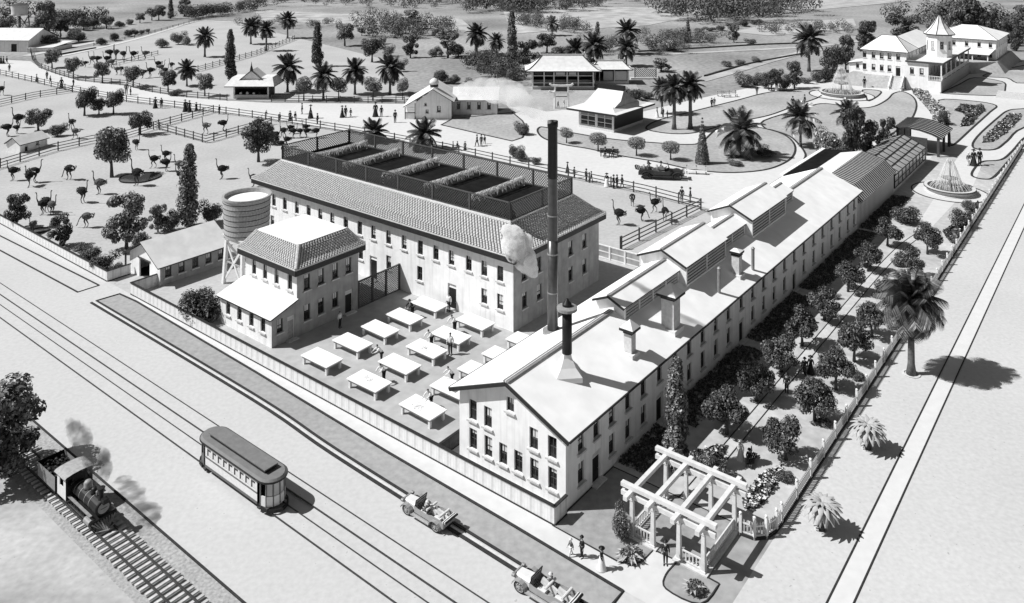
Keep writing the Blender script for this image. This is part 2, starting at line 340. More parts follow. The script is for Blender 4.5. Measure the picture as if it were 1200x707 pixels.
# far roads and field strips on the slope behind
def rib(name, pts, w, m): return ribbon(name, spline(Gs(*pts), 5), w, m)
rib('field_road', [(62,68),(110,58),(160,46),(200,34),(232,25),(275,26),(330,22)], 2.6, DRIVE)
rib('field_road', [(30,66),(70,58),(115,49)], 4.5, STREET)
rib('field_road', [(745,66),(820,62),(900,58),(960,54),(1010,48)], 4.0, ROUGH)
rib('field_road', [(820,95),(860,84),(900,72),(940,62),(965,58)], 5.0, ROUGH)
sheet('far_field', Gs((860,38),(900,28),(1000,22),(1005,34),(900,42)), EARTH)
sheet('far_field', Gs((600,40),(760,30),(860,10),(700,8),(590,14)), ROUGH)
sheet('far_field', Gs((300,12),(540,22),(560,40),(420,30),(300,24)), ROUGH)
sheet('far_field', Gs((880,20),(1060,2),(1100,-6),(900,-4)), ROUGH)
# low dark banks along the field edges
def bank(pts, w=1.2, h=0.5): strip('field_bank', spline(Gs(*pts), 5), w, h, WOODD)
for q in ([(748,61),(820,57),(900,52.5),(960,51)], [(826,90),(880,75),(950,62)], [(30,60),(62,55),(110,49)], [(62,66),(112,57)]): bank(q, 0.7, 0.6)
# tram rails set in the street
for b0 in (-15.6, -12.9):
    g = sheet('tram_track', ABs((-300,b0),(90,b0),(90,b0+1.45),(-300,b0+1.45)), STREET)
    for b in (b0, b0 + 1.45):
        p0 = AB(-300, b); q0 = AB(90, b)
        part('rail', MB().bar((*p0, ZL[0]+0.03), (*q0, ZL[0]+0.03), 0.09, 0.05, STEEL), g)
# ------------------------------------------------------------------ building parts: walls with real openings, windows, doors
def topz(top, u):
    if not isinstance(top, list): return top
    for (u0, z0), (u1, z1) in zip(top, top[1:]):
        if u0 - 1e-6 <= u <= u1 + 1e-6: return z0 + (z1 - z0) * (u - u0) / max(u1 - u0, 1e-9)
    return top[-1][1]
def wall(mb, p0, ang, L, top, ops, m, rec=0.2, zb=0.0):
    ca, sa = math.cos(ang), math.sin(ang)
    def P(u, o, z): return (p0[0] + ca*u + sa*o, p0[1] + sa*u - ca*o, z)
    us = {0.0, L}
    for (u, z, w, h) in ops: us |= {u - w/2, u + w/2}
    if isinstance(top, list): us |= {q[0] for q in top}
    us = sorted(us)
    for a, b in zip(us, us[1:]):
        if b - a < 1e-5: continue
        c = (a + b) / 2; zz = zb
        for (u, z, w, h) in sorted((o for o in ops if o[0]-o[2]/2 < c < o[0]+o[2]/2), key=lambda o: o[1]):
            if z - zz > 1e-5: mb.face([P(a,0,zz), P(b,0,zz), P(b,0,z), P(a,0,z)], m)
            zz = z + h
        mb.face([P(a,0,zz), P(b,0,zz), P(b,0,topz(top,b)), P(a,0,topz(top,a))], m)
    for (u, z, w, h) in ops:
        a, b, t = u - w/2, u + w/2, z + h
        mb.face([P(a,0,z), P(a,0,t), P(a,-rec,t), P(a,-rec,z)], m); mb.face([P(b,0,t), P(b,0,z), P(b,-rec,z), P(b,-rec,t)], m)
        mb.face([P(a,0,t), P(b,0,t), P(b,-rec,t), P(a,-rec,t)], m); mb.face([P(b,0,z), P(a,0,z), P(a,-rec,z), P(b,-rec,z)], m)
WR = random.Random(5)
def window_meshes(w, h, fm, wide=0.0):
    f = MB(); t = 0.085
    f.box(-w/2, -w/2+t, 0, 0.09, 0, h, fm); f.box(w/2-t, w/2, 0, 0.09, 0, h, fm)
    f.box(-w/2+t, w/2-t, 0, 0.09, h-t, h, fm); f.box(-w/2+t, w/2-t, 0, 0.09, 0, t, fm)
    f.box(-w/2+t, w/2-t, 0.005, 0.085, h*0.5-0.04, h*0.5+0.04, fm); f.box(-0.025, 0.025, 0.012, 0.08, t, h-t, fm)
    ps = []
    for k, cut in enumerate((0.45, 0.75, 1.0, 1.3, 0.0)):
        p = MB(); y = 0.05; z0, z1 = t*0.5, h - t*0.5; x0, x1 = -w/2 + t*0.5, w/2 - t*0.5
        p.box(x0, x1, y, y+0.03, z0, z1, GLASS)
        if cut:                                         # a roller blind drawn part of the way, hung behind a gap at the jambs
            p.box(-w*0.24, w*0.34, y-0.012, y-0.003, z1-(z1-z0)*cut*0.55, z1-0.06, BLIND)
        ps.append(p.mesh('pane'))
    s = MB(); s.box(-w/2-0.16, w/2+0.16, -0.36, 0.02, -0.17, -0.01, STONE)
    return f.mesh('window'), ps, s.mesh('sill')
def add_window(root, p0, ang, u, z, w, h, fm=None, sill=True, rec=0.17, pm=None):
    fm = fm or WOODD
    fme, pms, sme = cached(('win', round(w,2), round(h,2), fm.name), lambda: window_meshes(w, h, fm))
    ca, sa = math.cos(ang), math.sin(ang)
    loc = (p0[0] + ca*u - sa*rec, p0[1] + sa*u + ca*rec, z)
    o = put('window', fme, root, loc, ang); put('pane', WR.choice(pms) if pm is None else pms[pm], o)
    if sill: put('sill', sme, o, (0, -0.0, 0))
    return o
def door_meshes(w, h, dm, transom):
    f = MB(); t = 0.10; hd = h - (0.55 if transom else 0)
    f.box(-w/2, -w/2+t, -0.04, 0.10, 0, h, WOODW); f.box(w/2-t, w/2, -0.04, 0.10, 0, h, WOODW); f.box(-w/2+t, w/2-t, -0.04, 0.10, h-t, h, WOODW)
    f.box(-w/2+t, w/2-t, 0.03, 0.08, 0, hd, dm)
    for z0, z1 in ((0.15, hd*0.45), (hd*0.52, hd-0.15)):
        f.box(-w/2+t+0.12, -0.05, 0.015, 0.029, z0, z1, dm); f.box(0.05, w/2-t-0.12, 0.015, 0.029, z0, z1, dm)
    if transom: f.box(-w/2+t, w/2-t, -0.02, 0.09, hd, hd+0.08, WOODW)
    p = MB(); p.box(-w/2+t, w/2-t, 0.045, 0.07, hd+0.085, h-t-0.002, BLIND)
    hh = MB(); hh.ico((w/2-t-0.1, 0.0, 1.0), 0.05, IRON)
    st = MB(); st.box(-w/2-0.2, w/2+0.2, -0.75, -0.05, 0, 0.16, STONE)
    return f.mesh('door'), p.mesh('transom_pane'), hh.mesh('handle'), st.mesh('doorstep')
def add_door(root, p0, ang, u, z, w, h, dm=None, transom=True, rec=0.15, step=True):
    dm = dm or BLACK
    a, b, c, d = cached(('door', round(w,2), round(h,2), dm.name, transom), lambda: door_meshes(w, h, dm, transom))
    ca, sa = math.cos(ang), math.sin(ang)
    o = put('door', a, root, (p0[0] + ca*u - sa*rec, p0[1] + sa*u + ca*rec, z), ang)
    if transom: put('transom_pane', b, o)
    put('handle', c, o)
    if step: put('doorstep', d, o)
    return o
def facade(root, mb, p0, ang, L, top, items, m, fm=None, zb=0.0):
    ops = []
    for it in items:
        kind, u, z, w, h = it[:5]; ops.append((u, z, w, h))
        if kind == 'w': add_window(root, p0, ang, u, z, w, h, fm)
        elif kind == 'd': add_door(root, p0, ang, u, z, w, h)
        elif kind == 'dw': add_door(root, p0, ang, u, z, w, h, WOODG)
    wall(mb, p0, ang, L, top, ops, m, zb=zb)
def slab(mb, pts, t, m, m2=None):
    n = len(pts); P = [Vector(p) for p in pts]; Q = [p - Vector((0,0,t)) for p in P]
    mb.face(P, m); mb.face(Q[::-1], m2 or m)
    for i in range(n): j = (i+1) % n; mb.face([Q[i], Q[j], P[j], P[i]], m2 or m)
def tiles(mb, A, B, D, Cc, nr, nc, m, rnd):
    """barrel tiles over the quad A-B (eave) to D-C (top): each its own little arch, proud of the course below"""
    A, B, D, Cc = map(Vector, (A, B, D, Cc)); nrm = (B-A).cross(D-A).normalized()
    for r in range(nr):
        v0, v1 = r/nr, min(1, (r+1.12)/nr)
        L0, R0, L1, R1 = A.lerp(D, v0), B.lerp(Cc, v0), A.lerp(D, v1), B.lerp(Cc, v1)
        W0 = (R0-L0).length; n = max(2, round(nc * W0 / (B-A).length)); h = 0.55 * W0 / n
        for c in range(n):
            s0, s1 = (c+0.10)/n, (c+0.90)/n; sm = (s0+s1)/2; j = rnd.uniform(-0.012, 0.02)
            a, b, d, e = L0.lerp(R0, s0), L0.lerp(R0, s1), L1.lerp(R1, s0), L1.lerp(R1, s1)
            mm, nn = L0.lerp(R0, sm), L1.lerp(R1, sm); up = nrm * (h*0.55 + 0.03 + j); lo = nrm * 0.015; bk = nrm * (h*0.40)
            mb.raw([a+lo, a.lerp(mm,0.45)+up, b.lerp(mm,0.45)+up, b+lo, d, d.lerp(nn,0.45)+bk, e.lerp(nn,0.45)+bk, e],
                   [(0,1,5,4), (1,2,6,5), (2,3,7,6), (0,3,2,1)], m)
# ------------------------------------------------------------------ the long feather factory
fac = thing('factory', 'long white two storey factory with low gable roof and rooftop ventilators', 'factory', AB(0,0), TH)
wm = MB(); FW, FL = 12.0, 86.0
EV, RI = 6.55, 9.0
def froof(a): return EV + (RI - EV) * min(-a, a + FW) / (FW/2) if -FW <= a <= 0 else EV
ww, wh = 0.92, 1.85
front = [('w', FW - q, 3.95, ww, wh) for q in (10.35, 8.55, 3.37, 1.4)] + [('w', FW - q, 1.3, ww, wh) for q in (10.32, 8.5, 6.78, 5.06, 3.31, 1.37)] + [('w', FW-5.97, 6.3, 0.85, 1.25)]
facade(fac, wm, (-FW,0), 0, FW, [(0,EV), (FW/2,RI), (FW,EV)], front, PLASTER)
bs = [2.34,4.81,7.41,10.33,13.27,16.56,19.89,23.2,26.5,29.9,33.4,37.17,40.7,44.3,47.9,51.7,55.5,59.4,63.6,67.7,72.0,76.1,80.5,84.0]
right = [('w', b, 3.95, 0.98, wh) for b in bs]
for b in bs:
    if abs(b-4.81) < 0.1 or abs(b-16.56) < 0.1 or abs(b-37.17) < 0.1 or abs(b-55.5) < 0.1: right.append(('d', b, 0.0, 1.35, 2.75))
    else: right.append(('w', b, 1.2, 0.98, wh))
facade(fac, wm, (0,0), R(90), FL, EV, right, PLASTER)
left = [('w', FL-b, 3.95, ww, wh) for b in (4,8,12,16,20,24,28)] + [('w', FL-b, 1.3, ww, wh) for b in (4,8,12,16,20,24,28)]
facade(fac, wm, (-FW,FL), R(270), FL, EV, left, PLASTER)
facade(fac, wm, (0,FL), R(180), FW, [(0,EV), (FW/2,RI), (FW,EV)], [], PLASTER)
part('wall', wm, fac)
rm = MB(); ov, fo, th = 0.75, 0.6, 0.22
zE = EV - (RI-EV)/(FW/2)*ov
for sgn in (0, 1):
    xe, xr = (ov, -FW/2) if sgn == 0 else (-FW-ov, -FW/2)
    q = [(xe,-fo,zE+th), (xe,FL+0.2,zE+th), (xr,FL+0.2,RI+th), (xr,-fo,RI+th)]
    if sgn: q = q[::-1]
    slab(rm, q, th, ROOFW, WOODG)
roof = part('roof', rm, fac)
for y0, y1 in ((-fo-0.02, 17.2), (67.6, FL+0.15)):
    rc = MB(); rc.box(-FW/2-0.28, -FW/2-0.03, y0, y1, RI+th-0.08, RI+th+0.06, IRON); rc.box(-FW/2+0.03, -FW/2+0.28, y0, y1, RI+th-0.08, RI+th+0.06, IRON); rc.box(-FW/2-0.03, -FW/2+0.03, y0, y1, RI+th-0.06, RI+th+0.1, ROOFW); part('ridge_cap', rc, roof)
tr = MB()                                             # dark barge boards and gutters
for x0, x1 in ((ov,-FW/2), (-FW-ov,-FW/2)): tr.bar((x0,-fo-0.05,zE+th-0.22), (x1,-fo-0.05,RI+th-0.22), 0.08, 0.32, DARK)
part('barge_board', tr, fac)
gt = MB(); gt.box(ov+0.002, ov+0.12, -fo, FL, zE+th-0.16, zE+th-0.02, DARK); part('gutter', gt, fac)
gt = MB(); gt.box(-FW-ov-0.12, -FW-ov-0.002, -fo, FL, zE+th-0.16, zE+th-0.02, DARK); part('gutter', gt, fac)
for x, y in ((0.35,-0.3), (-FW-0.35,-0.3)):           # eave returns at the gable corners
    b_ = MB(); b_.box(x-0.35, x+0.35, y-0.25, y+0.28, EV-0.42, EV-0.12, WOODW); part('eave_bracket', b_, fac)
def monitor(x0, x1, y0, y1, ze, za, lo, bays, over=0.5):
    m = MB(); xc = (x0+x1)/2
    zb = RI - 2.2
    m.face([(x0,y0,zb), (x1,y0,zb), (x1,y0,ze), (xc,y0,za-0.1), (x0,y0,ze)], PLASTER)
    m.face([(x1,y1,zb), (x0,y1,zb), (x0,y1,ze), (xc,y1,za-0.1), (x1,y1,ze)], PLASTER)
    m.face([(x0,y1,zb), (x0,y0,zb), (x0,y0,ze), (x0,y1,ze)], PLASTER)
    m.box(x1-0.1, x1-0.02, y0+0.002, y1-0.002, zb, ze-0.02, BLACK)
    o = part('roof_ventilator', m, fac)
    r = MB(); dz = (za-ze)/((x1-x0)/2)*over
    for xa in (x1+over, x0-over):
        q = [(xa,y0-0.45,ze-dz+0.14), (xa,y1+0.3,ze-dz+0.14), (xc,y1+0.3,za+0.14), (xc,y0-0.45,za+0.14)]
        if xa < xc: q = q[::-1]
        slab(r, q, 0.14, ROOFW, DARK)
    part('ventilator_roof', r, o)
    k = MB()
    for xa in (x1+over, x0-over): k.bar((xa,y0-0.49,ze-dz), (xc,y0-0.49,za), 0.07, 0.2, DARK)
    part('barge_board', k, o)
    k = MB(); k.box(xc-0.18, xc+0.18, y0-0.45, y1+0.3, za+0.10, za+0.19, IRON); part('ridge_cap', k, o)
    p = MB(); n = bays
    for i in range(n+1):
        y = y0 + (y1-y0)*i/n; p.box(x1-0.015, x1+0.10, y-0.12, y+0.12, lo+0.002, ze-0.05, WOODW)
    p.box(x1-0.012, x1+0.14, y0-0.1, y1+0.1, lo-0.25, lo, WOODW); p.box(x1-0.014, x1+0.06, y0, y1, ze-0.25, ze-0.055, WOODW)
    part('ventilator_frame', p, o)
    ns = max(3, int((ze-0.25-lo)/0.36))
    for i in range(n):
        ya, yb = y0 + (y1-y0)*i/n + 0.13, y0 + (y1-y0)*(i+1)/n - 0.13
        me = cached(('louvre', round(yb-ya,2)), lambda: MB().raw([(-0.02,0,0),(0.05,0,-0.12),(0.05,yb-ya,-0.12),(-0.02,yb-ya,0),(-0.02,0,0.03),(0.05,0,-0.09),(0.05,yb-ya,-0.09),(-0.02,yb-ya,0.03)],
              [(3,2,1,0),(4,5,6,7),(0,1,5,4),(1,2,6,5),(2,3,7,6)], STONE).mesh('louvre'))
        for j in range(ns): put('louvre', me, o, (x1, ya, lo + 0.2 + (ze-0.3-lo)*j/ns))
monitor(-8.0, -4.5, 17.4, 29.4, 9.85, 10.6, 8.6, 4, 0.2)
monitor(-9.4, -3.5, 29.6, 40.4, 10.6, 11.85, 8.45, 2, 0.28)
monitor(-8.0, -4.5, 40.7, 48.9, 9.95, 10.7, 8.6, 2, 0.2)
monitor(-9.4, -3.5, 49.2, 61.6, 10.75, 12.05, 8.45, 2, 0.28)
monitor(-8.0, -4.5, 62.0, 67.4, 10.0, 10.75, 8.6, 2, 0.2)
# flues: a funnel-based vent, three square chimneys with pyramid caps, two thin pipes
v = MB(); z0 = froof(-3.7)+0.1
v.lathe([(1.75,-0.35+z0),(1.72,z0+0.1),(1.0,z0+0.75),(0.55,z0+1.5),(0.46,z0+1.9)], ROOFP, 4, (-3.7,5.6,0))
vo = part('funnel_vent', v, fac)
v = MB(); v.lathe([(0.46,z0+1.85),(0.46,z0+5.9)], BLACK, 18, (-3.7,5.6,0)); vp = part('vent_pipe', v, vo, True)
v = MB(); v.lathe([(0.55,z0+5.8),(0.95,z0+5.85),(0.95,z0+6.1),(0.5,z0+6.2)], IRON, 20, (-3.7,5.6,0)); v.lathe([(0.44,z0+6.19),(0.44,z0+6.4),(0.06,z0+6.9)], BLACK, 14, (-3.7,5.6,0)); part('vent_cap', v, vo)
def chimney(a, b, w, zt, cw, ch):
    z = froof(a) - 0.3; c = MB(); c.box(a-w/2, a+w/2, b-w/2, b+w/2, z, zt, STONE); c.box(a-w/2-0.07, a+w/2+0.07, b-w/2-0.07, b+w/2+0.07, zt-0.32, zt-0.12, DARK)
    o = part('chimney', c, fac)
    k = MB(); k.raw([(a-cw/2,b-cw/2,zt),(a+cw/2,b-cw/2,zt),(a+cw/2,b+cw/2,zt),(a-cw/2,b+cw/2,zt),(a-cw/2,b-cw/2,zt+0.22),(a+cw/2,b-cw/2,zt+0.22),(a+cw/2,b+cw/2,zt+0.22),(a-cw/2,b+cw/2,zt+0.22),(a,b,zt+ch)],
        [(4,5,8),(5,6,8),(6,7,8),(7,4,8)], ROOFP); k.box(a-cw/2-0.03,a+cw/2+0.03,b-cw/2-0.03,b+cw/2+0.03,zt-0.03,zt+0.2,DARK); part('chimney_cap', k, o)
    f = MB(); f.box(a-w/2-0.3, a+w/2+0.3, b-w/2-0.3, b+w/2+0.3, froof(a+w/2+0.3)-0.2, froof(a)+0.3, ROOFP); part('flashing', f, o)
chimney(-1.75, 13.7, 0.85, 9.75, 1.5, 1.0); chimney(-1.25, 21.4, 1.45, 10.7, 2.2, 1.25); chimney(-1.3, 38.9, 0.95, 9.9, 1.3, 0.5)
for a, b, h in ((-0.9,32.8,9.9), (-0.5,42.0,9.6), (-4.5,2.0,0)):
    if h: c = MB(); c.tube([(a,b,froof(a)), (a,b,h)], 0.2, IRON, 10); c.lathe([(0.26,h),(0.26,h+0.06),(0.08,h+0.25)], IRON, 10, (a,b,0)); part('flue_pipe', c, fac, False)
# the tall smoke stack on the far slope of the factory roof
st = thing('smokestack', 'tall slender black smokestack rising from the factory roof', 'smokestack', AB(-10.3,12.6), TH, z=froof(-10.3)+th-0.02)
m_ = MB(); m_.lathe([(0.56,0.05),(0.53,9.5)], SHAFT, 24); m_.lathe([(0.53,9.5),(0.50,16)], SHAFT, 24, cap=False); part('lower_shaft', m_, st, True)
m_ = MB(); m_.lathe([(0.515,15.95),(0.50,21.3),(0.56,21.3),(0.56,21.9),(0.42,21.9),(0.42,20.5)], BLACK, 24); part('upper_shaft', m_, st, True)
m_ = MB(); m_.lathe([(1.05,-0.35),(1.05,0.12),(0.6,0.2)], IRON, 20); part('base_flange', m_, st)
for z in (4,8,12): m_ = MB(); m_.lathe([(0.575,z),(0.575,z+0.14)], IRON, 20); part('iron_band', m_, st)
sp = thing('steam_pipe', 'thin pale pipe with a square cap puffing steam beside the big building', 'pipe', G(625,362), TH)
m_ = MB(); m_.tube([(0,0,0),(0,0,4.2)], 0.13, STONE, 8); part('pipe', m_, sp); m_ = MB(); m_.box(-0.35,0.35,-0.35,0.35,4.2,4.9,STONE); part('pipe_cap', m_, sp)
# ribbed shed, glass house and porch at the far end of the factory
sh = thing('ribbed_shed', 'long dark shed with ribbed roof joined to the far end of the factory', 'shed', AB(0,86.2), TH)
m_ = MB(); SL = 24.0; m_.box(-11.5,-0.14,0,SL,0,4.4,BLACK); part('wall', m_, sh)
prof = [(0.45,4.3),(-1.6,6.3),(-5.6,7.3),(-9.8,6.3),(-11.9,4.3)]
m_ = MB()
for (x0,z_0),(x1,z_1) in zip(prof, prof[1:]): slab(m_, [(x0,0,z_0),(x0,SL,z_0),(x1,SL,z_1),(x1,0,z_1)], 0.12, ROOFP, WOODG)
m_.face([(x,SL,z) for x,z in prof], WOODG); m_.face([(x,0,z) for x,z in prof][::-1], WOODG); ro = part('roof', m_, sh)
rb = MB()
for (x0,z_0),(x1,z_1) in zip(prof[:3], prof[1:3]): rb.bar((x0,0,z_0+0.06),(x1,0,z_1+0.06),0.26,0.14,DARK)
rb = rb.mesh('roof_rib')
for k in range(27): put('roof_rib', rb, ro, (0, 0.35 + k*SL/27, 0))
wb = MB().box(0,0.10,0,0.42,0,4.3,WOODW).mesh('wall_board')
for k in range(30): put('wall_board', wb, sh, (-0.13, 0.2 + k*SL/30, 0))
gh = thing('glasshouse', 'glass-roofed potting house with paned roof and sides beyond the ribbed shed', 'greenhouse', AB(0,110.6), TH)
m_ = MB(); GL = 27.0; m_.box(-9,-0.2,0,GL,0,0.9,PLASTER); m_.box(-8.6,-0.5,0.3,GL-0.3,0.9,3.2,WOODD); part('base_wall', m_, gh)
gp = [(0.1,3.4),(-4.5,5.6),(-9.1,3.4)]
m_ = MB()
m_.face([(0,0.02,0.9),(0,0.02,3.4),(-4.5,0.02,5.5),(-9,0.02,3.4),(-9,0.02,0.9)], PLAST_SHADE); m_.face([(0,GL-0.02,0.9),(-9,GL-0.02,0.9),(-9,GL-0.02,3.4),(-4.5,GL-0.02,5.5),(0,GL-0.02,3.4)], PLAST_SHADE); part('end_wall', m_, gh)
NB = 9; ph = GL/NB
fr = MB()
for k in range(NB+1):
    y = k*ph; fr.bar((0.12,y,3.4),(-4.5,y,5.62),0.2,0.16,DARK); fr.bar((-9.1,y,3.4),(-4.5,y,5.62),0.2,0.16,DARK); fr.bar((0.02,y,0.9),(0.02,y,3.4),0.18,0.18,DARK)
for t in (0,0.33,0.66,1.0): fr.bar((0.12-4.62*t,0,3.42+2.2*t),(0.12-4.62*t,GL,3.42+2.2*t),0.16,0.14,DARK)
for z in (0.95,2.1,3.3): fr.bar((0.02,0,z),(0.02,GL,z),0.14,0.14,DARK)
part('glazing_frame', fr, gh)
GPANE = mat('greenhouse_glass', 0.42, 0.3, 0.6, 0.15, 0, 0.5)
ln = math.hypot(4.62,2.2)/3; ang = math.atan2(2.2,4.62)
pn = MB().box(-ln+0.03,-0.03,0.03,ph-0.03,-0.02,0.02,GPANE).mesh('roof_pane')
for k in range(NB):
    for j in range(3):
        put('roof_pane', pn, gh, (0.12-4.62*j/3, k*ph, 3.36+2.2*j/3), rot=(0, ang, 0))
        put('roof_pane', pn, gh, (-9.12+4.62*j/3, (k+1)*ph, 3.36+2.2*j/3), rot=(0, ang, math.pi))
pn = MB().box(-0.02,0.02,0.06,ph-0.06,0.05,1.1,GPANE).mesh('wall_pane')
for k in range(NB):
    for z in (0.95, 2.12): put('wall_pane', pn, gh, (0.0, k*ph, z))
po = thing('covered_gateway', 'small open gateway with a striped slatted lean-to roof at the garden end', 'gateway', AB(-3,150.5), TH)
for x, y in ((-4.2,-6),(4.2,-6),(-4.2,6),(4.2,6),(4.2,0),(-4.2,0)):
    m_ = MB(); m_.box(x-0.25,x+0.25,y-0.25,y+0.25,0,4.3 if x > 0 else 5.3,WOODD); part('post', m_, po)
m_ = MB(); m_.box(-4.4,-4.1,-6.2,6.2,0,4.6,PLAST_SHADE); m_.box(-4.4,2.0,-6.3,-6.0,0,3.9,WOODD); part('back_wall', m_, po)
arc = [(4.9,4.2),(3.0,5.0),(0.5,5.6),(-2.0,5.8),(-4.9,5.5)]
m_ = MB()
for (x0,z_0),(x1,z_1) in zip(arc,arc[1:]): slab(m_, [(x0,-6.6,z_0),(x0,6.6,z_0),(x1,6.6,z_1),(x1,-6.6,z_1)], 0.15, ROOFP, DARK)
ro = part('roof', m_, po); m_ = MB()
for (x0,z_0),(x1,z_1) in zip(arc,arc[1:]): m_.bar((x0,0,z_0+0.08),(x1,0,z_1+0.08),0.75,0.12,DARK)
me = m_.mesh('roof_batten')
for k in range(9): put('roof_batten', me, ro, (0,-6.2+k*1.55,0))
# ------------------------------------------------------------------ big drying house with hipped tile roof and latticed roof deck
TR = random.Random(11)
big = thing('drying_house', 'large two storey white building with tiled hipped roof and latticed roof deck', 'building', AB(-75.7,22), TH)
BW, BD, BH = 52.8, 19.6, 8.9
wm = MB()
items = [('w', 75.7+a, 5.75, 1.0, 1.9) for a in (-74.4,-71.6,-68.75,-65.7,-62.8,-60,-57.2,-54.15,-51.1,-48.2,-45.1,-42,-38.9,-36,-33.2,-30.2,-27.6,-25.0)]
items += [('w', 75.7+a, 2.25, 1.0, 1.9) for a in (-72,-66,-60,-57,-54,-50.9,-45.05,-39,-27.6,-25.0)] + [('d', 75.7+a, 0, 1.5, 3.3) for a in (-48.2,-33.1)]
facade(big, wm, (0,0), 0, BW, BH, items, PLASTER)
items = [('w', b-22, 5.75, 1.0, 1.9) for b in (24.2,27.3,34.5,37.9)] + [('w', b-22, 2.25, 1.0, 1.9) for b in (24.3,27.4,34.5,37.9)]
facade(big, wm, (BW,0), R(90), BD, BH, items, PLAST_SHADE)
facade(big, wm, (0,BD), R(270), BD, BH, [('w', q, 5.75, 1.0, 1.9) for q in (3,7,11,15)], PLASTER)
facade(big, wm, (BW,BD), R(180), BW, BH, [], PLASTER)
part('wall', wm, big)
def hip_roof(root, x0, x1, y0, y1, prof, nr, tw, back=True, m=TILE):
    """prof: (inset, height) rings from eave to deck"""
    ring = lambda q: [(x0+q[0],y0+q[0],q[1]), (x1-q[0],y0+q[0],q[1]), (x1-q[0],y1-q[0],q[1]), (x0+q[0],y1-q[0],q[1])]
    um = MB(); tm = MB()
    for qa, qb, n in zip(prof, prof[1:], nr):
        A, B = ring(qa), ring(qb)
        for k in range(4):
            j = (k+1) % 4; um.face([A[k], A[j], B[j], B[k]], TILED)
            if k == 2 and not back: continue
            tiles(tm, A[k], A[j], B[k], B[j], n, (Vector(A[j])-Vector(A[k])).length/tw, m, TR)
    um.face(ring(prof[-1]), TILED)
    o = part('roof', um, root); t = part('roof_tiles', tm, o); t['kind'] = 'stuff'
    for k in range(4):
        hm = MB(); P = [Vector(ring(q)[k]) + Vector((0,0,0.12)) for q in prof]; hm.tube(P, 0.17, TILE, 6); part('hip_ridge', hm, o)
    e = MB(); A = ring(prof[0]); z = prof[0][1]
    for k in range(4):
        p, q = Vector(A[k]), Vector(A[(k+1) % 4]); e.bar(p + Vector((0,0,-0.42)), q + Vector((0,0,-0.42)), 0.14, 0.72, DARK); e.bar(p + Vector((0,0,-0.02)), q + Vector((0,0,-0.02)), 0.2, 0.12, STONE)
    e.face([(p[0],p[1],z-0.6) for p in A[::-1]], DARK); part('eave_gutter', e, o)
    return o
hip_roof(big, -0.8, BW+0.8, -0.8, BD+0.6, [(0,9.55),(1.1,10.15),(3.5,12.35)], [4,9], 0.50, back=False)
DX0, DX1, DY0, DY1, DZ = 2.7, BW-2.7, 2.7, BD-2.9, 12.45
dm = MB(); dm.box(DX0-0.25,DX1+0.25,DY0-0.25,DY1+0.25,DZ-0.3,DZ,ROOFP); dm.box(DX0,DX1,DY0,DY1,DZ-0.1,DZ+0.012,TAR); dk = part('roof_deck', dm, big)
def lattice(w, h, sp, t, m, d=0.05):
    mb = MB(); n = int((w+h)/sp) + 1
    for k in range(1, n):
        s = k*sp
        x0, z0 = (s, 0) if s <= w else (w, s-w); x1, z1 = (0, s) if s <= h else (s-h, h)
        if abs(x0-x1) > 0.05:
            mb.bar((x0,-d/2,z0), (x1,-d/2,z1), d, t, m, (0,1,0)); mb.bar((w-x0,d/2,z0), (w-x1,d/2,z1), d, t, m, (0,1,0))
    return mb
def lattice_run(root, p, q, h, nb, sp, z, m=LATT, t=0.10):
    p, q = Vector(p), Vector(q); L = (q-p).length; ang = math.atan2((q-p).y, (q-p).x); w = L/nb
    pm = cached(('latpost', h), lambda: MB().box(-0.13,0.13,-0.13,0.13,0,h+0.12,m).mesh('lattice_post'))
    lm = cached(('latt', round(w,2), h, sp), lambda: lattice(w-0.26, h-0.1, sp, t, m).mesh('lattice_panel'))
    for k in range(nb+1):
        c = p + (q-p)*(k/nb)
        put('lattice_post', pm, root, (c.x,c.y,z), ang)
        if k < nb: c2 = c + (q-p).normalized()*0.13; put('lattice_panel', lm, root, (c2.x,c2.y,z+0.04), ang)
    r = MB(); r.bar((0,0,h+0.03), (L,0,h+0.03), 0.2, 0.14, m); r.bar((0,0,0.08), (L,0,0.08), 0.16, 0.12, m); part('lattice_rail', r, root, loc=(p.x,p.y,z), rz=ang)
lf = thing('deck_lattice', 'dark lattice fence all round the roof deck of the big tiled building', 'lattice fence', AB(-75.7,22), TH, z=DZ)
lattice_run(lf, (DX0,DY0,0), (DX1,DY0,0), 2.25, 7, 0.42, 0); lattice_run(lf, (DX0,DY1,0), (DX1,DY1,0), 2.25, 7, 0.42, 0)
lattice_run(lf, (DX1,DY0,0), (DX1,DY1,0), 2.25, 2, 0.42, 0); lattice_run(lf, (DX0,DY0,0), (DX0,DY1,0), 2.25, 2, 0.42, 0)
FR = random.Random(3)
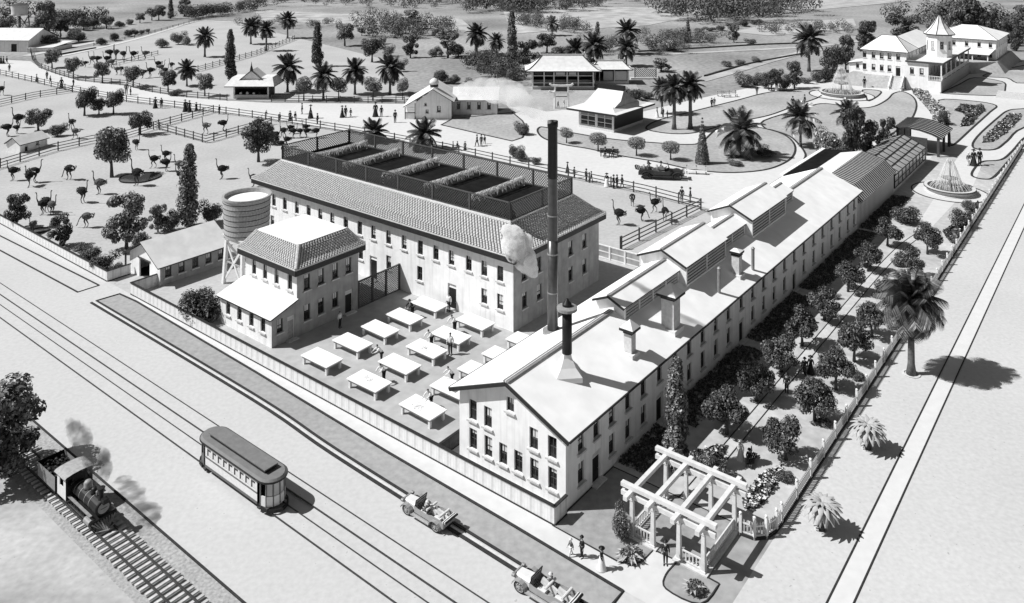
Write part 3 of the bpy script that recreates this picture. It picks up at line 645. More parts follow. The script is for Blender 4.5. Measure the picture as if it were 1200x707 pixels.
def feather_line(x, k):
    p = AB(-75.7,22) + UA*x + UB*(DY0+1.0); L = DY1-DY0-2.0
    t = thing('feather_line', '', 'drying line', p, TH + R(90), 'white feather lines strung over the roof deck', z=DZ+0.012)
    for y in (0, L): m_ = MB(); m_.tube([(y,0,0),(y,0,1.55)], 0.06, WOODW, 6); part('pole', m_, t)
    m_ = MB()
    for off in (-0.25, 0.25): m_.tube([(0,off,1.5)] + [(L*q/8,off,1.5-0.12*math.sin(math.pi*q/8)) for q in range(1,8)] + [(L,off,1.5)], 0.025, WOODW, 4)
    part('cord', m_, t)
    f = MB(); y = 0.25
    while y < L-0.2:
        for side in (-1, 1):
            off = 0.25*side; z = 1.5-0.12*math.sin(math.pi*y/L)+FR.uniform(-.05,.05); l = FR.uniform(0.4,1.05); w = FR.uniform(0.06,0.14); dx = FR.uniform(-0.15,0.15); dy = side*FR.uniform(.15,.5)
            P = [(y,off,z),(y+w,off+0.06,z-l*0.25),(y+w*0.8+dx,off+dy*0.6,z-l*0.75),(y+dx*1.5,off+dy,z-l),(y-w*0.8+dx,off+dy*0.6-0.03,z-l*0.75),(y-w,off-0.06,z-l*0.25)]
            f.face(P, PLUME); f.face([(a,b+0.02,c) for a,b,c in P[::-1]], PLUME)
        y += FR.uniform(0.09,0.24)
    part('feathers', f, t)['kind'] = 'stuff'
    later(t, '', 0, 0, ['white feathers on the leftmost drying line of the roof deck','white feathers on the second drying line from the left of the roof deck','white feathers on the middle drying line of the roof deck','white feathers on the fourth drying line from the left of the roof deck','white feathers on the rightmost drying line of the roof deck'][k])
for k, x in enumerate((8.5, 16.5, 25.5, 34.0, 42.5)): feather_line(x, k)
# ------------------------------------------------------------------ small office with hipped tile roof and lean-to
off = thing('office', 'small two storey office with tiled roof, flat white top and front lean-to', 'office', AB(-53.5,4.8), TH)
OW, OD, OH = 10.7, 9.7, 7.9
wm = MB()
facade(off, wm, (0,0), 0, OW, OH, [('w', q, 5.4, 0.9, 1.9) for q in (1.85,4.2,6.6,9.3)], PLASTER)
items = [('w', b-4.8, 5.25, 0.95, 1.9) for b in (6.3,8.45,10.7,12.85)] + [('w', b-4.8, 1.55, 0.95, 1.9) for b in (6.3,8.45,10.7)] + [('d', 12.95-4.8, 0, 1.3, 3.0)]
facade(off, wm, (OW,0), R(90), OD, OH, items, PLAST_SHADE)
facade(off, wm, (0,OD), R(270), OD, OH, [('w', q, 5.4, 0.9, 1.9) for q in (2,5,8)], PLASTER)
facade(off, wm, (OW,OD), R(180), OW, OH, [], PLASTER)
LD = 3.6; q0 = -LD
facade(off, wm, (0,q0), 0, OW, 3.3, [('w', q, 1.45, 0.95, 1.7) for q in (1.65,4.1,6.6,8.95)], PLASTER)
facade(off, wm, (OW,q0), R(90), LD, [(0,3.3),(LD,4.3)], [('w', 1.15, 1.5, 0.85, 1.6), ('dw', 2.75, 0, 1.1, 2.9)], PLAST_SHADE)
facade(off, wm, (0,0), R(270), LD, [(0,4.3),(LD,3.3)], [], PLASTER)
part('wall', wm, off)
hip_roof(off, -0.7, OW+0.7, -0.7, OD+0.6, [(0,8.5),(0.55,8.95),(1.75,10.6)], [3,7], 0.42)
m_ = MB(); m_.box(1.0,OW-1.0,1.0,OD-1.1,10.5,10.72,ROOFW); m_.box(0.93,OW-0.93,0.93,OD-1.03,10.45,10.6,DARK); part('flat_roof', m_, off)
m_ = MB(); slab(m_, [(-0.35,q0-0.45,3.55),(OW+0.35,q0-0.45,3.55),(OW+0.35,-0.01,4.75),(-0.35,-0.01,4.75)], 0.16, ROOFP, DARK); part('lean_to_roof', m_, off)
# lattice gate between the office and the big building
lg = thing('lattice_gate', 'tall grey lattice screen with gate between the office and the big building', 'lattice fence', AB(-42.85,14.6), TH + R(90))
lattice_run(lg, (0,0,0), (7.3,0,0), 3.5, 3, 0.30, 0, t=0.10)
# ------------------------------------------------------------------ wooden water tank on its tower
def water_tower(label, p, rz, legh, half, r, th, sm, lm, lid):
    t = thing('water_tower', label, 'water tower', p, rz)
    pts = [(-half,-half),(half,-half),(half,half),(-half,half)]
    for (x,y) in pts:
        m_ = MB(); m_.bar((x*1.12,y*1.12,0),(x*0.96,y*0.96,legh),0.45,0.45,lm); part('leg', m_, t)
    for k in range(4):
        (x0,y0),(x1,y1) = pts[k], pts[(k+1)%4]
        for (a0,b0,a1,b1) in ((x0,y0,x1,y1),(x1,y1,x0,y0)):
            m_ = MB(); m_.bar((a0*1.1,b0*1.1,0.4),(a1*0.97,b1*0.97,legh-0.5),0.14,0.3,lm); part('cross_brace', m_, t)
        m_ = MB(); m_.bar((x0*1.03,y0*1.03,legh*0.5),(x1*1.03,y1*1.03,legh*0.5),0.15,0.2,WOODG); part('girt', m_, t)
    m_ = MB(); e = half*1.12; m_.box(-e,e,-e,e,legh,legh+0.45,WOODW); m_.box(-e*1.1,e*1.1,-e*1.1,e*1.1,legh+0.45,legh+0.62,STONE); part('platform', m_, t)
    z0 = legh+0.62; ns = 44
    stv = cached(('stave', r, th), lambda: MB().raw([(r*0.93*math.cos(s*math.pi/ns*0.96), r*0.93*math.sin(s*math.pi/ns*0.96), 0) for s in (-1,1)] + [(r*math.cos(s*math.pi/ns*0.96), r*math.sin(s*math.pi/ns*0.96), th) for s in (-1,1)] + [((r*0.93-0.12)*math.cos(s*math.pi/ns), (r*0.93-0.12)*math.sin(s*math.pi/ns), 0) for s in (-1,1)] + [((r-0.12)*math.cos(s*math.pi/ns), (r-0.12)*math.sin(s*math.pi/ns), th) for s in (-1,1)],
        [(0,1,3,2),(5,4,6,7),(2,3,7,6)], sm).mesh('stave'))
    for k in range(ns): put('stave', stv, t, (0,0,z0), 2*math.pi*k/ns)
    hz = [0.08,0.22,0.36,0.50,0.64,0.78,0.92]
    for q in hz:
        m_ = MB(); rr = r*(0.93+0.07*q)+0.015; m_.lathe([(rr,z0+th*q-0.035),(rr+0.02,z0+th*q-0.035),(rr+0.02,z0+th*q+0.035),(rr,z0+th*q+0.035)],DARK,44,cap=False); part('iron_hoop', m_, t)
    m_ = MB(); m_.lathe([(r-0.13,z0+th-1.0),(r-0.13,z0+th),(r+0.12,z0+th),(r+0.12,z0+th+0.25),(r-0.2,z0+th+0.25),(r-0.2,z0+th-1.0)],WOODG,44,cap=False); part('rim', m_, t)
    m_ = MB()
    if lid: m_.lathe([(r+0.3,z0+th+0.2),(r*0.5,z0+th+1.0),(0.1,z0+th+1.4)],WOODD,32); part('lid', m_, t)
    else: m_.lathe([(r-0.19,z0+th-0.35),(0.02,z0+th-0.34)],ROOFW,44,cap=False); part('tank_cover', m_, t)
    return t
wt_ = water_tower('big round wooden water tank hooped with iron on a braced tower', AB(-61.6,10.4), TH, 6.3, 2.0, 3.25, 5.2, TANKW, WOODW, False)
water_tower('pale water tank on tall legs behind the barn at upper left', G(23,36.5), R(-10), 8.4, 3.0, 4.1, 4.9, PLASTER, WOODD, True)
# ------------------------------------------------------------------ gabled barn by the street
bn = thing('barn', 'small white gabled barn with open doorway behind the street wall', 'barn', AB(-78.2,2.0), TH)
wm = MB(); W_, L_ = 8.5, 10.5
facade(bn, wm, (0,0), 0, W_, [(0,3.0),(W_/2,5.2),(W_,3.0)], [('o', 4.2, 0, 2.9, 2.7)], PLASTER)
facade(bn, wm, (W_,0), R(90), L_, 3.0, [('w', q, 1.0, 0.95, 1.4) for q in (1.2,3.2,5.3,7.4,9.4)], PLAST_SHADE)
facade(bn, wm, (0,L_), R(270), L_, 3.0, [], PLASTER); facade(bn, wm, (W_,L_), R(180), W_, [(0,3.0),(W_/2,5.2),(W_,3.0)], [], PLASTER)
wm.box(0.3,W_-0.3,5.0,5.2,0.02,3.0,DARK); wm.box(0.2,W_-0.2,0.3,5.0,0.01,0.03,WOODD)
part('wall', wm, bn)
m_ = MB(); dz = 2.2/(W_/2)
for s, xe in ((0,W_+0.7),(1,-0.9)):
    ze = 3.12 - dz*(0.7 if s == 0 else 0.9); q = [(xe,-0.7,ze+0.14),(xe,L_+0.4,ze+0.14),(W_/2,L_+0.4,5.46),(W_/2,-0.7,5.46)]
    slab(m_, q if s == 0 else q[::-1], 0.16, ROOFP, DARK)
part('roof', m_, bn)
m_ = MB(); m_.box(2.5,5.9,-0.12,-0.002,2.7,2.88,WOODD); part('door_track', m_, bn)
m_ = MB(); m_.box(-0.75,-0.55,-0.4,-0.2,0,2.6,WOODD); part('post', m_, bn)
# ------------------------------------------------------------------ street walls of upright boards
def board_wall(label, pts, h, w, m, cap=True, name='board_wall', gap=0.007, cat='wall'):
    t = thing(name, label, cat, pts[0], 0.0); p0 = Vector(pts[0])
    for a, b in zip(pts, pts[1:]):
        a, b = Vector(a), Vector(b); L = (b-a).length; n = max(1, round(L/w)); ang = math.atan2((b-a).y,(b-a).x); bwid = L/n
        me = cached(('board', round(bwid,3), h, m.name), lambda: MB().box(gap,bwid-gap,-0.05,0.05,0,h,m).mesh('board'))
        for k in range(n):
            c = a + (b-a)*(k/n) - p0; nn = WR.uniform(-0.012,0.012)
            put('board', me, t, (c.x - math.sin(ang)*nn, c.y + math.cos(ang)*nn, WR.uniform(-0.02,0.0)), ang)
        r = MB(); r.box(0,L,-0.11,-0.055,0.0,0.14,DARK); part('foot_board', r, t, loc=(*(a-p0),0), rz=ang); r = MB(); r.box(0,L,-0.03,0.03,0.05,h-0.06,m); part('backing_rail', r, t, loc=(*(a-p0),0), rz=ang)
        if cap: r = MB(); r.box(-0.05,L+0.05,-0.14,0.14,h,h+0.09,DARK); part('coping', r, t, loc=(*(a-p0),0), rz=ang)
    return t
board_wall('long white boarded wall along the pavement before the court and factory', [AB(-70.5,2.0),AB(-70.5,-1.7),AB(0.2,-1.9),AB(0.2,-0.2)], 1.55, 1.05, BOARDW)
board_wall('white boarded street wall of the ostrich yard left of the barn', [AB(-160,-1.7),AB(-77.2,-1.7),AB(-77.2,1.6)], 1.45, 1.05, BOARDW)
board_wall('dark plank fence closing the gap beside the factory gable', [AB(-13.2,-1.6),AB(-13.2,8.5)], 1.3, 0.7, WOODD)
bl = thing('panel_wall', 'low white wall of framed panels between the big building and the factory', 'wall', AB(-28.2,49), TH)
L = 15.8; n = 6
for k in range(n+1): m_ = MB(); m_.box(k*L/n-0.14,k*L/n+0.14,-0.16,0.16,0,2.0,WOODW); part('post', m_, bl)
for z in (0.05,0.95,1.85): m_ = MB(); m_.box(0,L,-0.09,0.09,z,z+0.16,WOODW); part('rail', m_, bl)
for k in range(n):
    for z in (0.24,1.14): m_ = MB(); m_.box(k*L/n+0.2,(k+1)*L/n-0.2,-0.04,0.04,z,z+0.68,PLAST_SHADE); part('panel', m_, bl)
# ------------------------------------------------------------------ generic gabled block
def gable_roof(root, x0, x1, y0, y1, ze, zr, ov, m, axis='x', trim=DARK, name='roof'):
    mb = MB(); t = 0.18
    if axis == 'x':
        c = (y0+y1)/2; k = (zr-ze)/(c-y0)
        for ye, s in ((y0-ov,0),(y1+ov,1)):
            q = [(x0-ov,ye,ze-k*ov+t),(x1+ov,ye,ze-k*ov+t),(x1+ov,c,zr+t),(x0-ov,c,zr+t)]; slab(mb, q if s == 0 else q[::-1], t, m, trim)
    else:
        c = (x0+x1)/2; k = (zr-ze)/(c-x0)
        for xe, s in ((x1+ov,0),(x0-ov,1)):
            q = [(xe,y0-ov,ze-k*ov+t),(xe,y1+ov,ze-k*ov+t),(c,y1+ov,zr+t),(c,y0-ov,zr+t)]; slab(mb, q if s == 0 else q[::-1], t, m, trim)
    return part(name, mb, root)
def hip_plain(root, x0, x1, y0, y1, ze, zr, ins, ov, m, name='roof', ridge=True, ang=0.0):
    x0 -= ov; x1 += ov; y0 -= ov; y1 += ov; c = (y0+y1)/2; a, b = (x0+ins,c,zr), (x1-ins,c,zr); mb = MB()
    P = [(x0,y0,ze),(x1,y0,ze),(x1,y1,ze),(x0,y1,ze)]
    mb.face([P[0],P[1],b,a],m); mb.face([P[2],P[3],a,b],m); mb.face([P[1],P[2],b],m); mb.face([P[3],P[0],a],m)
    mb.face([(p[0],p[1],ze-0.22) for p in P[::-1]],DARK)
    for i in range(4): p, q = P[i], P[(i+1)%4]; mb.face([(p[0],p[1],ze-0.22),(q[0],q[1],ze-0.22),q,p],DARK)
    o = part(name, mb, root)
    if ridge:
        r = MB(); r.bar(a,b,0.28,0.16,WOODD)
        for p, e in ((P[0],a),(P[1],b),(P[2],b),(P[3],a)): r.bar(p,e,0.22,0.14,WOODD)
        part('roof_ridge', r, o)
    return o
# hut in the ostrich yard
h_ = thing('hut', 'tiny white gabled hut in the far corner of the ostrich yard', 'hut', G(7.5,178), R(-20)); wm = MB()
facade(h_, wm, (0,0), 0, 4.3, [(0,2.0),(2.15,3.3),(4.3,2.0)], [], PLASTER); facade(h_, wm, (4.3,0), R(90), 7.0, 2.0, [('d',1.6,0,0.9,1.7),('w',4.4,0.9,0.8,0.8)], PLASTER)
facade(h_, wm, (0,7), R(270), 7.0, 2.0, [], PLASTER); facade(h_, wm, (4.3,7), R(180), 4.3, [(0,2.0),(2.15,3.3),(4.3,2.0)], [], PLASTER); part('wall', wm, h_)
gable_roof(h_, 0,4.3,0,7,2.0,3.3,0.35,ROOFP,'y')
# far barn top left
h_ = thing('far_barn', 'big white barn with pale gabled roof at the far left edge', 'barn', G(33,61), R(-4)); wm = MB()
facade(h_, wm, (-34,0), 0, 34, 5.2, [('o',27.5,0,2.6,3.4),('w',20,2.0,1.2,1.6),('w',13,2.0,1.2,1.6)], PLASTER); wm.box(-8,-5,0.4,0.5,0,3.6,DARK)
facade(h_, wm, (0,0), R(90), 19, [(0,5.2),(9.5,9.2),(19,5.2)], [('w',9.5,5.0,1.0,1.4)], PLASTER); facade(h_, wm, (0,19), R(180), 34, 5.2, [], PLASTER); part('wall', wm, h_)
gable_roof(h_, -34,0,0,19,5.2,9.2,0.8,ROOFP,'x')
m_ = MB(); slab(m_, [(0.9,-2.2,1.8),(10,2,1.8),(10,17,2.9),(0.9,17,2.9)],0.2,ROOFP,DARK); part('shed_roof', m_, h_); m_ = MB(); m_.prism([(0.9,-2),(9.8,2.2),(9.8,16),(0.9,16)],0,1.7,PLASTER); part('shed_wall', m_, h_)
# kiosk by the drive
k_ = thing('kiosk', 'white kiosk with spired gable roof and open counter facing the drive', 'kiosk', G(294,116), 0.0)
for x in (-5.2,5.2):
    for y in (0.3,6.5): m_ = MB(); m_.box(x-0.2,x+0.2,y-0.2,y+0.2,0,4.1,WOODW); part('post', m_, k_)
m_ = MB(); m_.box(-5.0,5.0,0.4,0.6,0,1.2,WOODW); m_.box(-5.1,5.1,0.1,0.7,1.2,1.34,WOODD); part('counter', m_, k_)
m_ = MB(); m_.box(-5.2,5.2,6.3,6.5,0,4,WOODD); m_.box(-5.2,-5.0,0.6,6.3,0,4,WOODD); m_.box(5.0,5.2,0.6,6.3,0,4,WOODD); m_.box(-5,5,0.35,0.5,3.2,4.05,WOODD); part('wall', m_, k_)
m_ = MB(); x0,x1,y0,y1 = -7.6,7.6,-1.8,9; P = [(x0,y0,4.1),(x1,y0,4.1),(x1,y1,4.1),(x0,y1,4.1)]; Q = [(x0+1.4,y0+3.2,6.4),(x1-1.4,y0+3.2,6.4),(x1-1.4,y1-2.4,6.4),(x0+1.4,y1-2.4,6.4)]
for i in range(4): j = (i+1)%4; m_.face([P[i],P[j],Q[j],Q[i]],ROOFP); m_.face([(*P[i][:2],3.85),(*P[j][:2],3.85),P[j],P[i]],DARK)
m_.face(Q,ROOFP); m_.face([(p[0],p[1],3.85) for p in P[::-1]],DARK); part('roof', m_, k_)
m_ = MB(); m_.face([(-4.0,0.8,5.3),(4.0,0.8,5.3),(0,0.8,8.4)],PLASTER); m_.face([(4.0,6,5.3),(-4.0,6,5.3),(0,6,8.4)],PLASTER); go = part('gablet', m_, k_)
m_ = MB()
for s in (-1,1): q = [(s*4.6,0.3,5.0),(s*4.6,6.4,5.0),(0,6.4,8.75),(0,0.3,8.75)]; slab(m_, q if s > 0 else q[::-1], 0.3, ROOFP, DARK)
part('gablet_roof', m_, go)
m_ = MB(); m_.lathe([(0.55,8.5),(0.4,9.3),(0.16,10.2),(0.03,11.3)],DARK,8,(0,0.6,0)); part('spire', m_, k_)
for x, z in ((-3.2,1.8),(-1.2,1.9),(0.8,1.75),(2.6,1.9)): m_ = MB(); m_.lathe([(0.3,1.34),(0.45,1.6),(0.25,z+0.2)],STONE if x < 2 else BLACK,8,(x,0.3,0)); part('counter_jar', m_, k_)
# cottage with cupola
c_ = thing('cottage', 'white cottage with cross gable and round cupola on the drive', 'cottage', G(487.5,139.8), R(-1)); wm = MB()
facade(c_, wm, (0,0), 0, 9.6, [(0,4.6),(4.6,8.0),(9.6,5.0)], [('w',2.6,3.6,0.6,0.8),('w',3.0,1.6,0.8,1.0),('w',6.2,1.9,1.0,1.7)], PLASTER)
facade(c_, wm, (9.6,0), R(90), 6.0, 5.0, [], PLAST_SHADE); facade(c_, wm, (0,14), R(270), 14, 4.6, [], PLASTER)
facade(c_, wm, (9.6,6.0), 0, 12.2, 4.2, [('w',q,1.5,1.0,2.0) for q in (1.4,4.3,7.1,9.9)], PLASTER); facade(c_, wm, (21.8,6), R(90), 8, [(0,4.2),(4,6.9),(8,4.2)], [], PLAST_SHADE); part('wall', wm, c_)
m_ = MB()
slab(m_, [(10.4,-0.9,4.85),(10.4,14,4.85),(4.6,14,8.3),(4.6,-0.9,8.3)],0.2,ROOFP,DARK); slab(m_, [(-3.4,14,3.5),(-3.4,-0.9,3.5),(4.6,-0.9,8.3),(4.6,14,8.3)],0.2,ROOFP,DARK)
ro = part('roof', m_, c_); gable_roof(c_, 9.7,21.8,6,14,4.25,6.9,0.5,ROOFP,'x')
m_ = MB(); m_.lathe([(1.1,7.4),(1.1,9.2),(1.35,9.25),(1.2,9.9),(0.7,10.4),(0.1,10.7)],ROOFP,14,(4.6,3,0)); m_.lathe([(1.12,8.3),(1.14,8.35),(1.14,8.9),(1.12,8.95)],DARK,14,(4.6,3,0),False); part('cupola', m_, ro, True)
for x in (-2.9,-0.2): m_ = MB(); m_.box(x-0.1,x+0.1,-0.4,-0.2,0,3.4 if x < -1 else 4.4,WOODD); part('porch_post', m_, c_)
m_ = MB(); m_.box(-2.9,-0.2,-0.36,-0.24,0.2,1.7,PLASTER); m_.box(-3.0,-0.1,-0.4,-0.2,1.7,1.9,WOODD); part('porch_rail', m_, c_)
# ------------------------------------------------------------------ japanese tea pavilions and gateway
def curved_hip(root, x0, x1, y0, y1, ze, zr, ins, ov, m, nseg=5, lift=0.5):
    x0 -= ov; x1 += ov; y0 -= ov; y1 += ov; cy = (y0+y1)/2; D = cy-y0; mb = MB(); rings = []
    for k in range(nseg+1):
        t = k/nseg; z = ze + (zr-ze)*(t**1.45); i = ins*t; rings.append([(x0+i,y0+D*t,z),(x1-i,y0+D*t,z),(x1-i,y1-D*t,z),(x0+i,y1-D*t,z)])
    rings[0] = [(p[0],p[1],p[2]+lift*0.4) for p in rings[0]]
    for A, B in zip(rings, rings[1:]):
        for i in range(4): j = (i+1)%4; mb.face([A[i],A[j],B[j],B[i]],m)
    A = rings[0]; mb.face([(p[0],p[1],ze-0.15) for p in A[::-1]],DARK)
    for i in range(4): p, q = A[i], A[(i+1)%4]; mb.face([(p[0],p[1],ze-0.15),(q[0],q[1],ze-0.15),q,p],DARK)
    o = part('roof', mb, root); r = MB()
    for i in range(4): r.tube([Vector(R_[i])+Vector((0,0,0.08)) for R_ in rings],0.16,WOODD,6)
    a, b = rings[-1][0], rings[-1][1]; r.bar((a[0]-0.3,cy,zr+0.15),(b[0]+0.3,cy,zr+0.15),0.45,0.5,STONE)
    for x, s in ((a[0]-0.3,-1),(b[0]+0.3,1)): r.tube([(x,cy,zr+0.2),(x+s*0.4,cy,zr+0.7),(x+s*0.5,cy,zr+1.3)],[0.35,0.3,0.12],STONE,6)
    part('roof_ridge', r, o); return o
jp = thing('tea_pavilion', 'long open japanese pavilion with sweeping pale roof on the rise', 'pavilion', G(660,105), 0.0)
w, d = 10.0, 9.0
m_ = MB(); m_.box(-w,w,0,d,0,1.0,STONE); m_.box(-w-0.15,w+0.15,-0.15,0.1,0.85,1.1,WOODW); part('plinth', m_, jp)
m_ = MB(); m_.box(-w,w,d-0.3,d,1.0,6.0,WOODD); m_.box(-w,-w+0.2,0.5,d-0.3,1.0,6.0,WOODD); m_.box(w-0.2,w,0.5,d-0.3,1.0,6.0,WOODG); part('back_wall', m_, jp)
px_ = [-9.9,-6.2,-3.0,1.3,4.9,9.8]
for x in px_: m_ = MB(); m_.box(x-0.2,x+0.2,0.05,0.45,1.0,6.1,WOODW); part('post', m_, jp)
for z in (2.0,4.3,5.8): m_ = MB(); m_.box(-9.9,9.8,0.15,0.35,z,z+0.2,WOODW); part('rail', m_, jp)
for a, b in zip(px_, px_[1:]): m_ = MB(); m_.box(a+0.3,b-0.3,3.2,3.4,1.0,2.6,WOODG); part('screen', m_, jp); m_ = MB(); m_.box(a+0.6,b-0.6,0.5,0.6,4.5,5.7,BLIND if a in (1.3,-3.0) else WOODD); part('transom_screen', m_, jp)
curved_hip(jp, -w,w,0,d,6.1,10.5,5.8,2.4,ROOFP)
ax = thing('tea_annex', 'lower open annex with pale screens right of the long pavilion', 'pavilion', G(697,99), 0.0)
m_ = MB(); m_.box(0,11.5,0,7,0,1.0,STONE); part('plinth', m_, ax); m_ = MB(); m_.box(0,11.5,6.7,7,1,4.8,WOODD); m_.box(0,0.2,0,6.7,1,4.8,WOODD); m_.box(11.2,11.5,0.2,6.7,1,4.8,PLAST_SHADE); part('back_wall', m_, ax)
for x in (0.2,1.6,6.6,11.2): m_ = MB(); m_.box(x-0.15,x+0.15,0,0.3,1,5,WOODW); part('post', m_, ax)
for a, b in ((3.0,6.2),(6.9,10.9)): m_ = MB(); m_.box(a,b,0.6,0.7,1.2,4.3,BLIND); part('screen', m_, ax)
curved_hip(ax, -0.5,11.5,0,7,5.0,7.4,3.0,1.3,ROOFP)
fp = thing('shop_pavilion', 'square pavilion with flared hip roof, glazed front and dark side', 'pavilion', AB(-67.6,119.7), TH)
w, d = 10.5, 15.0; wm = MB(); wm.box(-w,0,0,d,0.0,0.8,STONE); wm.box(-0.2,0,0,d-0.002,0.8,4.5,BLACK); wm.box(-w,-w+0.2,0.02,d,0.8,4.5,PLASTER); wm.box(-w+0.2,-0.2,d-0.2,d-0.001,0.8,4.5,WOODD); wm.box(-w+0.2,-0.2,0.5,0.6,0.8,4.5,BLACK); part('wall', wm, fp)
for x in (-w+0.25,-w/2,-0.25): m_ = MB(); m_.box(x-0.25,x+0.25,-0.04,0.4,0.8,4.6,WOODW); part('post', m_, fp)
for x0 in (-w+0.55,-w/2+0.3):
    for i in range(2):
        for j in range(3):
            m_ = MB(); xa = x0+i*2.25; m_.box(xa+0.07,xa+2.15,0.12,0.2,0.95+j*1.2+0.07,0.95+(j+1)*1.2-0.06,GLASS if j < 2 else IRON); part('pane', m_, fp)
    m_ = MB()
    for j in range(4): m_.box(x0,x0+4.5,0.06,0.2,0.9+j*1.2,1.03+j*1.2,WOODW)
    for i in range(3): m_.box(x0+i*2.2-0.02,x0+i*2.2+0.12,0.055,0.21,0.9,4.6,WOODW)
    part('glazing_bars', m_, fp)
m_ = MB(); ov = 2.3; x0,x1,y0,y1 = -w-ov,ov,-ov,d+ov; rings = []
for i, z in ((0,4.75),(1.6,5.2),(3.3,6.1)): rings.append([(x0+i,y0+i,z+(0.35 if i == 0 else 0)),(x1-i,y0+i,z+(0.35 if i == 0 else 0)),(x1-i,y1-i,z+(0.35 if i == 0 else 0)),(x0+i,y1-i,z+(0.35 if i == 0 else 0))])
for A, B in zip(rings,rings[1:]):
    for i in range(4): j = (i+1)%4; m_.face([A[i],A[j],B[j],B[i]],ROOFP)
m_.face(rings[-1],ROOFP); A = rings[0]; m_.face([(p[0],p[1],4.6) for p in A[::-1]],DARK)
for i in range(4): p, q = A[i], A[(i+1)%4]; m_.face([(p[0],p[1],4.6),(q[0],q[1],4.6),q,p],DARK)
ro = part('roof', m_, fp)
m_ = MB(); xa,xb,ya,yb,yc = -w+0.6,-0.6,1.4,d-1.4,d/2
for s in (0,1):
    P = [(xa,ya if s == 0 else yb,6.0),(xb,ya if s == 0 else yb,6.0),(xb,(ya+yc)/2 if s == 0 else (yb+yc)/2,7.2),(xa,(ya+yc)/2 if s == 0 else (yb+yc)/2,7.2)]; Q = [P[3],P[2],(xb-0.9,yc,9.6),(xa+0.9,yc,9.6)]
    m_.face(P if s == 0 else P[::-1],ROOFP); m_.face(Q if s == 0 else Q[::-1],ROOFP)
for x, xr, s in ((xb,xb-0.9,1),(xa,xa+0.9,-1)): P = [(x,ya,6.0),(x,yb,6.0),(x,(yb+yc)/2,7.2),(xr,yc,9.6),(x,(ya+yc)/2,7.2)]; m_.face(P if s > 0 else P[::-1],PLAST_SHADE)
go = part('gablet', m_, ro); m_ = MB(); m_.box(xa+0.7,xb-0.7,yc-0.5,yc+0.5,9.4,10.6,BLACK); part('roof_ridge', m_, go)
to = thing('torii_gate', 'pale japanese gateway with two curved crossbeams before the long pavilion', 'gate', G(658,127.5), 0.0)
for x in (-1.95,1.95): m_ = MB(); m_.tube([(x,0,0),(x*0.96,0,6.4)],0.28,WOODW,8); part('post', m_, to)
for z, wd, c in ((4.6,3.6,0.5),(6.6,3.4,0.6)): m_ = MB(); P = [(-wd,0,z+c),(-wd*0.8,0,z+0.1),(0,0,z),(wd*0.8,0,z+0.1),(wd,0,z+c)]; [m_.bar(a,b,0.6,0.5,WOODW) for a, b in zip(P,P[1:])]; part('crossbeam', m_, to)
m_ = MB(); m_.box(-1.6,1.6,-0.1,0.1,5.0,6.2,WOODD); part('name_board', m_, to); m_ = MB(); m_.box(-1.6,1.6,-0.08,0.08,3.4,3.6,WOODD); part('tie_beam', m_, to)
ts = thing('trellis_screen', 'dark trellis screen in a pale frame right of the pavilions', 'trellis', G(744,93), 0.0)
for x in (0,7.4): m_ = MB(); m_.box(x-0.15,x+0.15,-0.15,0.15,0,4.2,WOODD); part('post', m_, ts)
m_ = lattice(7.1,2.5,0.7,0.22,WOODD,0.1); part('lattice_panel', m_, ts, loc=(0.15,0,1.0)); m_ = MB(); m_.box(0,7.4,-0.1,0.1,3.5,3.75,STONE); m_.box(0,7.4,-0.1,0.1,0.8,1.0,STONE); part('frame', m_, ts); m_ = MB(); m_.box(-1.5,8.5,-0.8,1.0,0,0.6,STONE); part('plinth', m_, ts)
# ------------------------------------------------------------------ the mansion with its turret on a raised terrace
tz = 3.9
def frustum(name, bot, top, z1, m):
    mb = MB(); n = len(bot); mb.face([(*p,z1) for p in top],m)
    for i in range(n): j = (i+1)%n; mb.face([(*bot[i],0),(*bot[j],0),(*top[j],z1),(*top[i],z1)],m)
    return struct(name, mb.mesh(name))
MA = AB(-24.4,230.9)
def ML(x, y): return MA + UA*x + UB*y
frustum('terrace', [ML(-19,-4.2),ML(-0.2,-3.2),ML(-0.15,-0.1),ML(10.2,-0.1),ML(10.2,50),ML(21,55),ML(21,100),ML(-22,100)], [ML(-17.5,-0.6),ML(-0.2,-0.5),ML(-0.15,-0.05),ML(10.15,-0.05),ML(10.15,50),ML(18,58),ML(18,97),ML(-17.5,97)], tz-0.05, LAWN)
mn = thing('mansion', 'white mansion with pale hip roofs, long verandah and octagonal turret', 'mansion', MA, TH)
wm = MB(); ME = 12.1
it = [('w',13.4+q,9.3,1.15,2.0) for q in (-12.9,-10.05,-7.5,-5.1,-2.45)] + [('w',13.4+q,5.3,1.15,2.0) for q in (-12.9,-10.05,-7.5,-5.1)] + [('d',13.4-2.45,tz,1.5,3.4)]
facade(mn, wm, (-13.4,0), 0, 13.4, ME, it, PLASTER, zb=0.5)
facade(mn, wm, (0,0), R(90), 12, ME, [('w',4,10.0,0.9,1.6),('w',8,10.0,0.9,1.6)], PLASTER, zb=3)
facade(mn, wm, (-13.4,12), R(270), 12, ME, [], PLASTER, zb=0.5)
facade(mn, wm, (0,12), R(90), 36, ME-0.2, [('w',q,9.9,1.0,1.6) for q in (2.5,7,11.5,16,21,26,31)], PLASTER, zb=3); facade(mn, wm, (-12,48), R(270), 36, ME-0.2, [], PLASTER, zb=0.5)
facade(mn, wm, (-19,4), 0, 5.6, 7.0, [('w',2.8,4.9,1.0,1.7)], PLASTER, zb=0.5); facade(mn, wm, (-19,14), R(270), 10, 6.6, [], PLASTER, zb=0.5)
facade(mn, wm, (0.02,-0.3), 0, 6.6, 9.2, [('w',1.75,5.2,1.2,2.1),('w',4.6,5.2,1.2,2.1)], PLASTER, zb=0)
